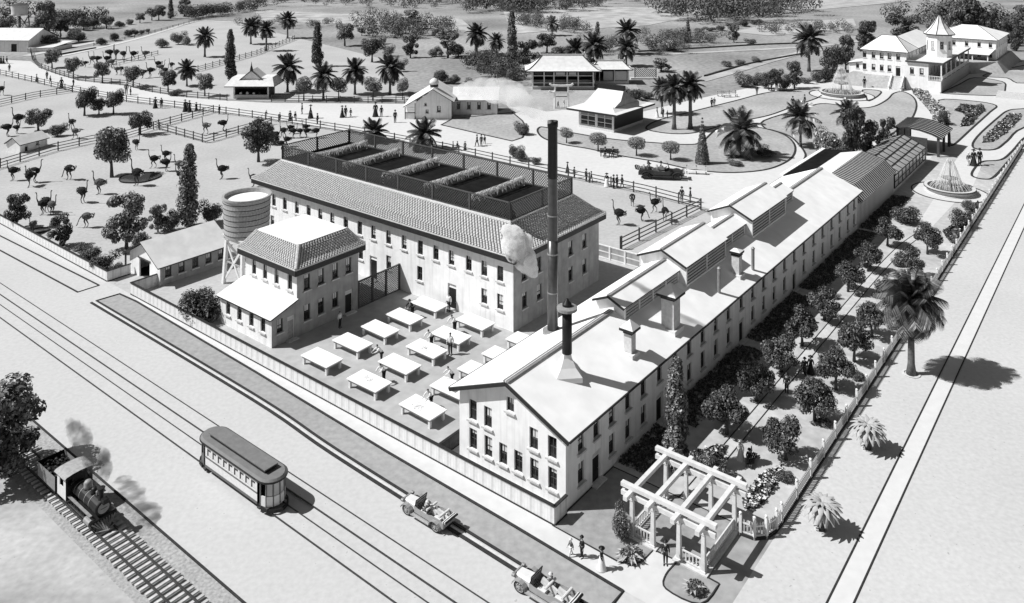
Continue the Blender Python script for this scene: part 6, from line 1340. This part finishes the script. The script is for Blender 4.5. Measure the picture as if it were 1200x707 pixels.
def touring_car(label, p, rz, paint, seat, sc=1.0, bonnet=None, group='touring cars'):
    c = thing('touring_car', label, 'car', p, rz, group); c.scale = (sc*1.1,sc,sc*.88); bonnet = bonnet or paint
    for x in (1.45,-1.35):
        for y in (.72,-.72): wheel(c,x,y,.42,paint)
    m = MB(); m.box(-2.1,2.0,-.42,.42,.42,.56,BLACK)                     # tub with curved sides, open on top
    out = [(-2.05,.55),(-2.0,1.02),(-1.75,1.15),(-.9,1.12),(-.55,.98),(.45,.98),(.75,1.08),(.75,.56)]
    for s in (1,-1):
        w = .66; m.raw([(x,s*w*(1.0 if z < .8 else .97),z) for x,z in out]+[(x,s*(w-.07),z) for x,z in out],[tuple(range(8)) if s < 0 else tuple(range(8))[::-1],tuple(range(8,16))[::-1] if s < 0 else tuple(range(8,16))]+[(i,(i+1)%8,8+(i+1)%8,8+i) if s > 0 else (8+i,8+(i+1)%8,(i+1)%8,i) for i in range(8)],paint)
    m.box(-2.06,-1.98,-.63,.63,.55,1.1,paint); m.box(-2.0,.75,-.6,.6,.56,.62,LEATH); m.box(.70,.78,-.63,.63,.56,1.1,paint); part('body', m, c)
    m = MB(); hp = [(-.5,.56),(-.5,.95),(-.36,1.08),(.36,1.08),(.5,.95),(.5,.56)]; hq = [(-.40,.56),(-.40,.88),(-.28,1.0),(.28,1.0),(.40,.88),(.40,.56)]
    m.raw([(.79,y,z) for y,z in hp]+[(1.95,y,z) for y,z in hq],[(0,6,7,1),(1,7,8,2),(2,8,9,3),(3,9,10,4),(4,10,11,5),(5,4,3,2,1,0),(6,7,8,9,10,11)],bonnet); part('bonnet', m, c)
    m = MB(); m.box(1.96,2.06,-.40,.40,.5,1.04,IRON); part('radiator', m, c)
    for s in (.55,-.55): m = MB(); m.lathe([(.04,-.1),(.13,-.08),(.15,.1),(.13,.11)],IRON,12); put('headlight', m.mesh('headlight'), c, (2.0,s,.92), rot=(0,R(90),0))
    for x in (1.45,-1.35):
        for s in (1,-1):
            m = MB(); A = [R(q) for q in (5,35,65,95,125,155,180)]; P = [(x+math.cos(a)*.52,.42+math.sin(a)*.52) for a in A]
            for (xa,za),(xb,zb) in zip(P,P[1:]): m.raw([(xa,s*.56,za),(xb,s*.56,zb),(xb,s*.90,zb),(xa,s*.90,za),(xa,s*.56,za+.04),(xb,s*.56,zb+.04),(xb,s*.90,zb+.04),(xa,s*.90,za+.04)],[(0,1,2,3),(7,6,5,4),(0,4,5,1),(3,2,6,7),(0,3,7,4),(1,5,6,2)],paint)
            part('mudguard', m, c)
    for s in (1,-1): m = MB(); m.box(-.84,.94,s*.62 if s > 0 else -.92,.92 if s > 0 else -.62,.40,.46,paint); part('running_board', m, c)
    for x in (.0,-1.2): m = MB(); m.box(x-.25,x+.3,-.58,.58,.62,.84,seat); m.bar((x-.26,0,.86),(x-.40,0,1.28),1.16,.16,seat,(0,1,0)); m.tube([(x-.40,-.58,1.30),(x-.40,.58,1.30)],.09,seat,8); m2 = m; part('seat', m2, c)
    m = MB(); m.bar((.72,-.6,1.08),(.60,-.6,1.62),.05,.05,BLACK); m.bar((.72,.6,1.08),(.60,.6,1.62),.05,.05,BLACK); m.bar((.60,-.62,1.62),(.60,.62,1.62),.05,.05,BLACK); m.bar((.66,-.62,1.34),(.66,.62,1.34),.04,.04,BLACK); ws = part('windscreen_frame', m, c)
    m = MB(); m.raw([(.715,-.57,1.09),(.715,.57,1.09),(.605,.57,1.6),(.605,-.57,1.6)],[(0,1,2,3)],GPANE); part('windscreen_pane', m, ws)
    m = MB(); m.lathe([(.17,-.015),(.20,-.015),(.20,.015),(.17,.015),(.17,-.015)],BLACK,14,cap=False); m.tube([(0,0,0),(.0,0,-.45)],.02,BLACK,5); m.bar((-.18,0,0),(.18,0,0),.03,.02,BLACK); put('steering_wheel', m.mesh('steering_wheel'), c, (.38,.3,1.16), rot=(0,R(-35),0))
    m = MB()
    for k in range(4): m.tube([(-2.02-.09*k,-.68,1.1+.03*k),(-2.10-.09*k,0,1.22+.03*k),(-2.02-.09*k,.68,1.1+.03*k)],.085,BLACK if k % 2 else seat,7)
    part('folded_hood', m, c); return c
touring_car('pale open touring car driving along the lane kerb in front of the court wall', AB(-8.6,-7.75), TH+R(180), CARB, LEATHW, 1.06, CARL)
touring_car('pale open touring car at the bottom edge near the end of the lane', AB(3.9,-8.35), TH+R(180), CARB, LEATHW, 1.1, CARL)
c3 = G(775,209); touring_car('dark open touring car with passengers on the drive by the oval lawn', c3, R(-8), CARD, LEATH, 2.0)
for (dx,dy,k,l) in ((0.0,.6,'suit','driver in the dark touring car on the drive'),(-2.6,.5,'suit','rear passenger on the far side of the dark touring car'),(-2.6,-.6,'ladyd','rear passenger on the near side of the dark touring car')):
    q = c3+Vector((dx,dy)); x,y = proj((q.x,q.y,0)); person(x,y,0,'sit',k,82,l,q,0.70).scale = (1.9,1.9,1.9)
for (da,db,l,ca) in ((-8.3,-8.05,'driver of the pale touring car in front of the court wall',0),(4.2,-8.05,'driver of the pale touring car at the bottom edge',0)):
    q = AB(da,db); x,y = proj((q.x,q.y,0)); person(x,y,0,'sit','grey',math.degrees(TH)-90,l,q,0.42)
# ------------------------------------------------------------------ tramcar
tm = thing('tramcar', 'dark roofed electric tramcar with pale sides running along the street', 'tram', AB(-24.4,-14.87), TH); tm.scale = (1,.92,.88)
TG = mat('tram_green', 0.10, 0.15, 3.0, 0.45, 0, 0.5); TC = mat('tram_cream', 0.66, 0.08, 3.0, 0.5, 0, 0.4); TRF = mat('tram_roof', 0.17, 0.12, 2.0, 0.7)
HL, HWD = 3.95, 1.3
for p0, ang in (((-HL,-HWD),0),((HL,HWD),R(180))):
    wm = MB(); wall(wm,p0,ang,2*HL,3.0,[(.6+q*.84,1.95,.6,.75) for q in range(9)],TC,.07,zb=.75); part('side_wall', wm, tm)
    ca, sa = math.cos(ang), math.sin(ang)
    for q in range(9):
        u = .6+q*.84; m = MB(); m.box(-.3,.3,.05,.08,0,.75,GLASS); m.box(-.12,.3,.03,.045,.05,.5,BLIND)
        put('pane', cached('tpane', lambda: m.mesh('pane')), tm, (p0[0]+ca*u, p0[1]+sa*u, 1.95), ang)
m = MB()
for s in (1,-1): m.box(-HL,HL,s*HWD-(.0 if s > 0 else .045),s*HWD+(.045 if s > 0 else 0),1.72,1.82,TG); m.box(-HL,HL,s*HWD-(.0 if s > 0 else .04),s*HWD+(.04 if s > 0 else 0),.72,.95,TG)
part('belt_rail', m, tm)
m = MB(); m.box(-HL-1.2,HL+1.2,-1.15,1.15,.55,.72,WOODD); part('floor', m, tm)
for e in (1,-1):
    A = [R(q) for q in range(-90,91,30)]; P = [(e*(HL+.35+math.cos(a)*1.15),math.sin(a)*1.2) for a in A]
    m = MB()
    for (x0,y0),(x1,y1) in zip(P,P[1:]):
        m.bar((x0,y0,1.2),(x1,y1,1.2),.06,.95,TC if e > 0 else TG); m.bar((x0,y0,2.95),(x1,y1,2.95),.06,.2,TG)
    for (x0,y0) in P: m.bar((x0,y0,.7),(x0,y0,3.05),.1,.1,TG)
    vo = part('vestibule', m, tm)
    for (x0,y0),(x1,y1) in list(zip(P,P[1:]))[1:5]: m = MB(); m.bar((x0*.995,y0*.97,2.27),(x1*.995,y1*.97,2.27),.03,1.14,GPANE); part('front_pane', m, vo)
    m = MB(); m.box(min(e*HL,e*(HL+.36)),max(e*HL,e*(HL+.36)),-1.32,-1.0,.35,.5,WOODD); m.box(min(e*HL,e*(HL+.36)),max(e*HL,e*(HL+.36)),1.0,1.32,.35,.5,WOODD); part('step', m, tm)
    m = MB(); Q = [(e*(HL+.5+math.cos(a)*1.45),math.sin(a)*1.25) for a in A]
    for (x0,y0),(x1,y1) in zip(Q,Q[1:]): m.bar((x0,y0,.5),(x1,y1,.5),.16,.28,BLACK)
    part('bumper', m, tm)
m = MB(); oval = [(s*(HL+.3)+s*math.cos(R(q))*1.35*1.0,math.sin(R(q))*1.42*s) for s in (1,-1) for q in range(-90,91,15)]
m.prism(oval,3.02,3.16,TRF); inn = [(x*.975,y*.86) for x,y in oval]; k = len(oval)
m.raw([(x,y,3.161) for x,y in oval]+[(x,y,3.34) for x,y in inn],[(i,(i+1)%k,k+(i+1)%k,k+i) for i in range(k)]+[tuple(range(k,2*k))],TRF); ro = part('roof', m, tm)
m = MB(); ed = [(x*1.006,y*1.01) for x,y in oval]; [m.bar((*a,3.09),(*b,3.09),.06,.16,DARK) for a, b in zip(ed,ed[1:]+ed[:1])]; part('roof_edge', m, ro)
m = MB(); m.box(-HL-.2,HL+.2,-.62,.62,3.3,3.66,DARK); m.box(-HL-.32,HL+.32,-.72,.72,3.661,3.76,TRF); part('clerestory', m, ro)
m = MB(); m.box(-HL,HL,-.9,.9,.38,.54,BLACK); m.box(-2.3,2.3,-1.05,1.05,.2,.34,BLACK); part('underframe', m, tm)
for x in (-1.6,1.6,-2.9,2.9):
    for y in (-.72,.72): m = MB(); m.lathe([(.38,-.06),(.38,.06)],BLACK,16); put('wheel', cached('tw', lambda: m.mesh('wheel')), tm, (x,y,.40), rot=(R(90),0,0))
# ------------------------------------------------------------------ railway with its engine
rw = thing('railway_track', 'railway track of pale sleepers crossing the lower left corner', 'railway track', AB(-30,-25.2), TH, z=ZL[0])
slp = MB().box(-.125,.125,-1.35,1.35,.0,.14,mat('sleeper_wood',0.46,0.25,3.0,0.9)).mesh('sleeper')
for k in range(96): put('sleeper', slp, rw, (-38+k*.68+WR.uniform(-.04,.04), WR.uniform(-.06,.06), 0), WR.uniform(-.02,.02))
for y in (-.66,.66): m = MB(); m.box(-60,60,y-.045,y+.045,.141,.27,STEEL); m.box(-60,60,y-.09,y+.09,.1405,.16,STEEL); part('rail', m, rw)
lo = thing('steam_locomotive', 'black steam locomotive with grey cab roof and cowcatcher on the railway', 'locomotive', AB(-31.0,-25.2), TH, z=ZL[0]+.27); lo.scale = (.80,.85,.76)
m = MB(); m.lathe([(.74,-2.9),(.72,1.9),(.72,2.0)],BLACK,22); bo = put('boiler', m.mesh('boiler',False), lo, (0.6,0,2.0), rot=(0,R(90),0))
for z in (-2.0,-.9,.2,1.2): m = MB(); m.lathe([(.755,z),(.755,z+.07)],IRON,22,cap=False); part('boiler_band', m, bo)
m = MB(); m.lathe([(.77,0),(.77,.75),(.72,.85),(.35,.95)],BLACK,22); put('smokebox', m.mesh('smokebox'), lo, (2.6,0,2.0), rot=(0,R(90),0))
m = MB(); m.lathe([(.55,-.02),(.55,.05),(.12,.09)],IRON,16); m.tube([(0,-.3,.09),(0,.3,.09)],.03,BLACK,4); put('smokebox_door', m.mesh('smokebox_door'), lo, (3.5,0,2.0), rot=(0,R(90),0))
m = MB(); m.lathe([(.3,0),(.24,.15),(.22,.8),(.36,1.15),(.36,1.2),(.2,1.2)],BLACK,16); put('chimney', m.mesh('chimney'), lo, (3.0,0,2.75))
m = MB(); m.lathe([(.45,0),(.40,.2),(.40,.55),(.28,.75),(.05,.82)],IRON,16); put('steam_dome', m.mesh('steam_dome',True), lo, (0.1,0,2.72))
m = MB(); m.lathe([(.36,0),(.32,.15),(.32,.45),(.2,.6),(.04,.64)],BLACK,16); put('sand_dome', m.mesh('sand_dome',True), lo, (1.5,0,2.74))
m = MB(); m.lathe([(.12,0),(.10,.3),(.14,.34),(.05,.45)],IRON,10); put('bell', m.mesh('bell'), lo, (2.1,0,2.78))
m = MB(); m.box(-.25,.25,-.25,.25,0,.5,BLACK); m.lathe([(.2,.0),(.23,.3),(.23,.32)],ROOFW,14); put('headlight', m.mesh('headlight'), lo, (3.55,0,2.9), rot=(0,R(90),0))
cb = MB()
for s in (1,-1): wall(cb,(-3.9,-1.3) if s > 0 else (-1.9,1.3),0 if s > 0 else R(180),2.0,3.5,[(1.0,2.3,.9,.8)],TC if s > 0 else BLACK,.08,zb=1.1)
wall(cb,(-1.9,-1.3),R(90),2.6,3.5,[(.45,2.5,.5,.7),(2.15,2.5,.5,.7)],BLACK,.08,zb=1.1); cb.box(-3.9,-1.92,-1.28,1.28,1.0,1.1,BLACK); part('cab', cb, lo)
m = MB(); A = [R(q) for q in (-90,-60,-30,0,30,60,90)]; P = [(math.sin(a)*1.5,3.5+math.cos(a)*.32) for a in A]
for (y0,z_0),(y1,z_1) in zip(P,P[1:]): slab(m,[(-4.2,y0,z_0),(-1.7,y0,z_0),(-1.7,y1,z_1),(-4.2,y1,z_1)],.06,WOODG,BLACK)
part('cab_roof', m, lo)
m = MB(); m.box(-3.9,3.3,-.55,.55,.75,1.05,BLACK); m.box(3.3,3.5,-1.25,1.25,.7,1.05,BLACK); m.box(-1.9,3.1,-1.15,-.9,1.45,1.53,IRON); m.box(-1.9,3.1,.9,1.15,1.45,1.53,IRON); part('frame', m, lo)
m = MB()
for k in range(9): y = -1.1+k*.275; m.bar((3.5,y,.85),(4.5-abs(y)*.55,y*.35,.06),.09,.09,IRON)
m.bar((3.9,-.95,.1),(4.5,0,.08),.1,.1,IRON); m.bar((3.9,.95,.1),(4.5,0,.08),.1,.1,IRON); part('cowcatcher', m, lo)
for s in (1,-1):
    m = MB(); m.lathe([(.34,-.55),(.34,.55)],IRON,14); put('cylinder', m.mesh('cylinder'), lo, (2.75,s*1.05,.85), rot=(0,R(90),0))
    m = MB(); m.box(-1.9,2.3,s*1.02-.05,s*1.02+.05,.62,.76,STEEL); part('side_rod', m, lo)
    for x in (-1.2,.35): m = MB(); m.lathe([(.70,-.06),(.70,.06),(.58,.06),(.58,-.06),(.70,-.06)],BLACK,20,cap=False); [m.bar((0,0,0),(math.cos(k*.785)*.6,math.sin(k*.785)*.6,0),.07,.06,BLACK) for k in range(8)]; put('driving_wheel', cached('dw', lambda: m.mesh('driving_wheel')), lo, (x,s*.76,.70), rot=(R(90),0,0))
    for x in (2.1,3.2): m = MB(); m.lathe([(.36,-.05),(.36,.05)],BLACK,14); put('pilot_wheel', cached('pw', lambda: m.mesh('pilot_wheel')), lo, (x,s*.74,.36), rot=(R(90),0,0))
td = thing('tender', 'black coal tender coupled behind the locomotive under the tree', 'tender', AB(-36.3,-25.2), TH, z=ZL[0]+.27); td.scale = (.78,.85,.76)
m = MB()
for s in (1,-1): wall(m,(-2.2,-1.3) if s > 0 else (2.2,1.3),0 if s > 0 else R(180),4.4,2.6,[],IRON,zb=1.0)
wall(m,(2.2,-1.3),R(90),2.6,2.6,[],BLACK,zb=1.0); wall(m,(-2.2,1.3),R(270),2.6,2.6,[],BLACK,zb=1.0); m.box(-2.19,2.19,-1.29,1.29,.8,1.0,BLACK); m.box(-2.15,2.15,-1.25,1.25,1.9,2.0,BLACK); part('tank', m, td)
m = MB(); r_ = random.Random(4)
for i in range(70): m.ico((r_.uniform(-1.9,1.9),r_.uniform(-1.1,1.1),2.05+r_.uniform(0,.3)),r_.uniform(.12,.25),BLACK,1,(1,1,.8),.2,r_)
part('coal', m, td)['kind'] = 'stuff'
for x in (-1.5,-.5,.6,1.5):
    for y in (-.76,.76): put('wheel', CACHE['pw'], td, (x,y,.36), rot=(R(90),0,0))
m = MB(); m.box(-2.0,2.0,-.6,.6,.45,.8,BLACK); part('frame', m, td)
# ------------------------------------------------------------------ fountains
def fountain(label, c, r, hj, top):
    t = thing('fountain', label, 'fountain', c)
    m = MB(); m.lathe([(r*1.03,0),(r*1.03,.25),(r*.93,.35),(r*.95,.95),(r*1.05,1.05),(r*1.05,1.25),(r*.92,1.25),(r*.90,.6)],STONE,36,cap=False); part('basin', m, t)
    m = MB(); m.lathe([(r*1.055,1.0),(r*1.07,1.02),(r*1.07,1.14),(r*1.055,1.16)],DARK,36,cap=False); part('basin_moulding', m, t)
    m = MB(); m.lathe([(r*.91,1.0),(.01,1.02)],WATER,36,cap=False); part('water', m, t)
    m = MB(); m.lathe([(.55,.9),(.45,1.3),(.25,1.7),(.22,hj*.36),(r*.34,hj*.42),(r*.36,hj*.44),(r*.2,hj*.45),(.18,hj*.47),(.12,hj*.85),(.3,hj*.88),(.32,hj*.92),(.1,hj*.94)],IRON,16); part('pedestal', m, t)
    r_ = random.Random(int(r*10)); m = MB()
    for k in range(54):
        a = k*2*math.pi/54+r_.uniform(-.04,.04); R1 = r*r_.uniform(.52,.62); zt = hj*r_.uniform(.94,1.0)
        m.tube([(math.cos(a)*R1*(.16+.84*q),math.sin(a)*R1*(.16+.84*q),1.0+(zt-1.0)*(1-max(0,q-.04)**1.15*1.05)) for q in (0,.1,.25,.45,.65,.85,.99)],[.016,.018,.02,.024,.028,.03,.034],FOAM,4)
    part('spray', m, t)['kind'] = 'stuff'
    m = MB()
    for k in range(24):
        a = k*2*math.pi/24; m.tube([(math.cos(a)*r*q,math.sin(a)*r*q,1.0+z) for q,z in ((.82,0),(.70,.7),(.6,1.0),(.5,.8),(.42,0))],.035,FOAM,4)
    part('side_jets', m, t)['kind'] = 'stuff'
fountain('tiered stone fountain playing in the round path beside the garden fence', fc, 4.2, 6.6, 1)
fountain('far stone fountain throwing a tall veil of water before the mansion', f1, 6.2, 9.2, 1)
# ------------------------------------------------------------------ benches
def bench(x, y, L, rz, label, m=WOODW, sc=1.0):
    t = thing('park_bench', label, 'bench', G(x,y), R(rz), 'benches about the drives'); t.scale = (sc,sc,sc); h = L/2
    for k in range(3): m_ = MB(); m_.box(-h,h,-.42+k*.15,-.30+k*.15,.42,.46,m); part('seat_slat', m_, t)
    for k in range(3): m_ = MB(); m_.box(-h,h,.05+k*.02,.08+k*.02,.55+k*.17,.67+k*.17,m); part('back_slat', m_, t)
    for s in (-h+.12,0,h-.12): m_ = MB(); m_.box(s-.04,s+.04,-.40,-.33,0,.42,WOODD); m_.box(s-.04,s+.04,.08,.15,0,1.02,WOODD); m_.box(s-.035,s+.035,-.33,.08,.36,.415,WOODD); part('leg_frame', m_, t)
bench(816,204,2.5,-10,'long white slatted bench on the drive below the conical cypress',sc=1.7)
bench(714,184,2.2,170,'dark bench seating two people on the oval lawn edge',WOODD,1.9); bench(855,114,2.4,14,'slatted bench beside the upper path behind the two palms',sc=2.0)
bench(879,543,2.2,60,'bench beside the garden path behind the pergola',WOODD,1.0); bench(846,113,2.0,14,'second slatted bench left of the one on the upper path',sc=1.6)
for x, l in ((709,'left one of two people sitting on the dark bench'),(718,'right one of two people sitting on the dark bench')): q = G(x,184)+Vector((0,-.3)); person(x,184,0,'sit','suit',-10,l,q,0.0).scale = (1.7,1.7,1.7)
q = G(878,543); person(878,543,0,'sit','suit',-30,'suited person sitting on the garden bench',q,0.0)
# ------------------------------------------------------------------ smoke
def smoke(name, label, blobs, dens, seed, ns=0.45, col=.92, lo=.30, hi=.66):
    r = random.Random(seed); mb = MB()
    c = Vector(blobs[0][:3]); mm = bpy.data.materials.new(name+'_air'); mm.use_nodes = True; t = mm.node_tree
    for n in list(t.nodes):
        if n.type != 'OUTPUT_MATERIAL': t.nodes.remove(n)
    out = [n for n in t.nodes if n.type == 'OUTPUT_MATERIAL'][0]; pv = t.nodes.new('ShaderNodeVolumePrincipled'); pv.inputs['Color'].default_value = (col,col,col,1); pv.inputs['Anisotropy'].default_value = 0.1
    tc = t.nodes.new('ShaderNodeTexCoord'); n = t.nodes.new('ShaderNodeTexNoise'); n.inputs['Scale'].default_value = ns; n.inputs['Detail'].default_value = 5; t.links.new(tc.outputs['Object'], n.inputs['Vector'])
    mr = t.nodes.new('ShaderNodeMapRange'); mr.inputs[1].default_value = lo; mr.inputs[2].default_value = hi; mr.inputs[3].default_value = 0; mr.inputs[4].default_value = dens; t.links.new(n.outputs['Fac'], mr.inputs[0]); t.links.new(mr.outputs[0], pv.inputs['Density']); t.links.new(pv.outputs[0], out.inputs['Volume'])
    bm = bmesh.new(); full = []
    for p, q in zip(blobs, blobs[1:]):
        for k in range(3): full.append(tuple(p[i]+(q[i]-p[i])*k/3+(r.uniform(-.25,.25)*p[3] if i < 3 else 0) for i in range(4)))
    blobs = full + [blobs[-1]]
    for (x,y,z,rad) in blobs:
        k = bmesh.ops.create_icosphere(bm, subdivisions=2, radius=rad); bmesh.ops.translate(bm, verts=k['verts'], vec=Vector((x,y,z))-c)
    me = bpy.data.meshes.new(name); bm.to_mesh(me); bm.free()
    o = bpy.data.objects.new(name+'_src', me); C.objects.link(o); md = o.modifiers.new('r','REMESH'); md.mode = 'VOXEL'; md.voxel_size = min(b[3] for b in blobs)*.25
    dg = bpy.context.evaluated_depsgraph_get(); me2 = bpy.data.meshes.new_from_object(o.evaluated_get(dg)); bpy.data.objects.remove(o); me2.materials.clear(); me2.materials.append(mm)
    o = put(name, me2, None, tuple(c)); o['kind'] = 'stuff'; o['label'] = label; return o
def at(x, y, d): return ((x-CX)/FOC*d, d, CAM_H-(y-HY)*d/FOC)
bl = [(*at(x,y,d),rad) for x,y,d,rad in ((627,322,100.5,.55),(620,312,100.3,1.1),(612,300,100,1.5),(606,287,99.8,1.7),(599,278,99.8,1.4),(614,284,100,1.1),(594,270,99.8,.8))]
smoke('steam_cloud','white steam drifting from the thin pipe beside the big building',bl,7,1,1.1,.99,.34,.62)
bl = [(*at(x,y,d),rad) for x,y,d,rad in ((642,141,81.8,.35),(634,134,82,.5),(624,128,82.5,.8),(612,118,83,1.2),(599,113,84,1.4),(584,109,85,1.4),(568,105,86,1.1),(554,103,87,.8),(540,104,88,.5))]
smoke('chimney_smoke','pale smoke trailing left from the top of the tall smokestack',bl,1.1,2,.6,.99,.36,.66)
bl = [(*at(x,y,d),rad) for x,y,d,rad in ((117.5,570,66,.28),(119,562,66.6,.5),(120,552,67.4,.8),(116,542,68.2,.95),(107,533,69,.85),(98,522,70,.85),(91,512,71,.8),(85,501,72,.7),(81,493,72.6,.4))]
smoke('engine_smoke','dark smoke trailing back from the locomotive chimney',bl,1.7,3,.95,.14,.43,.72)
finish_labels()
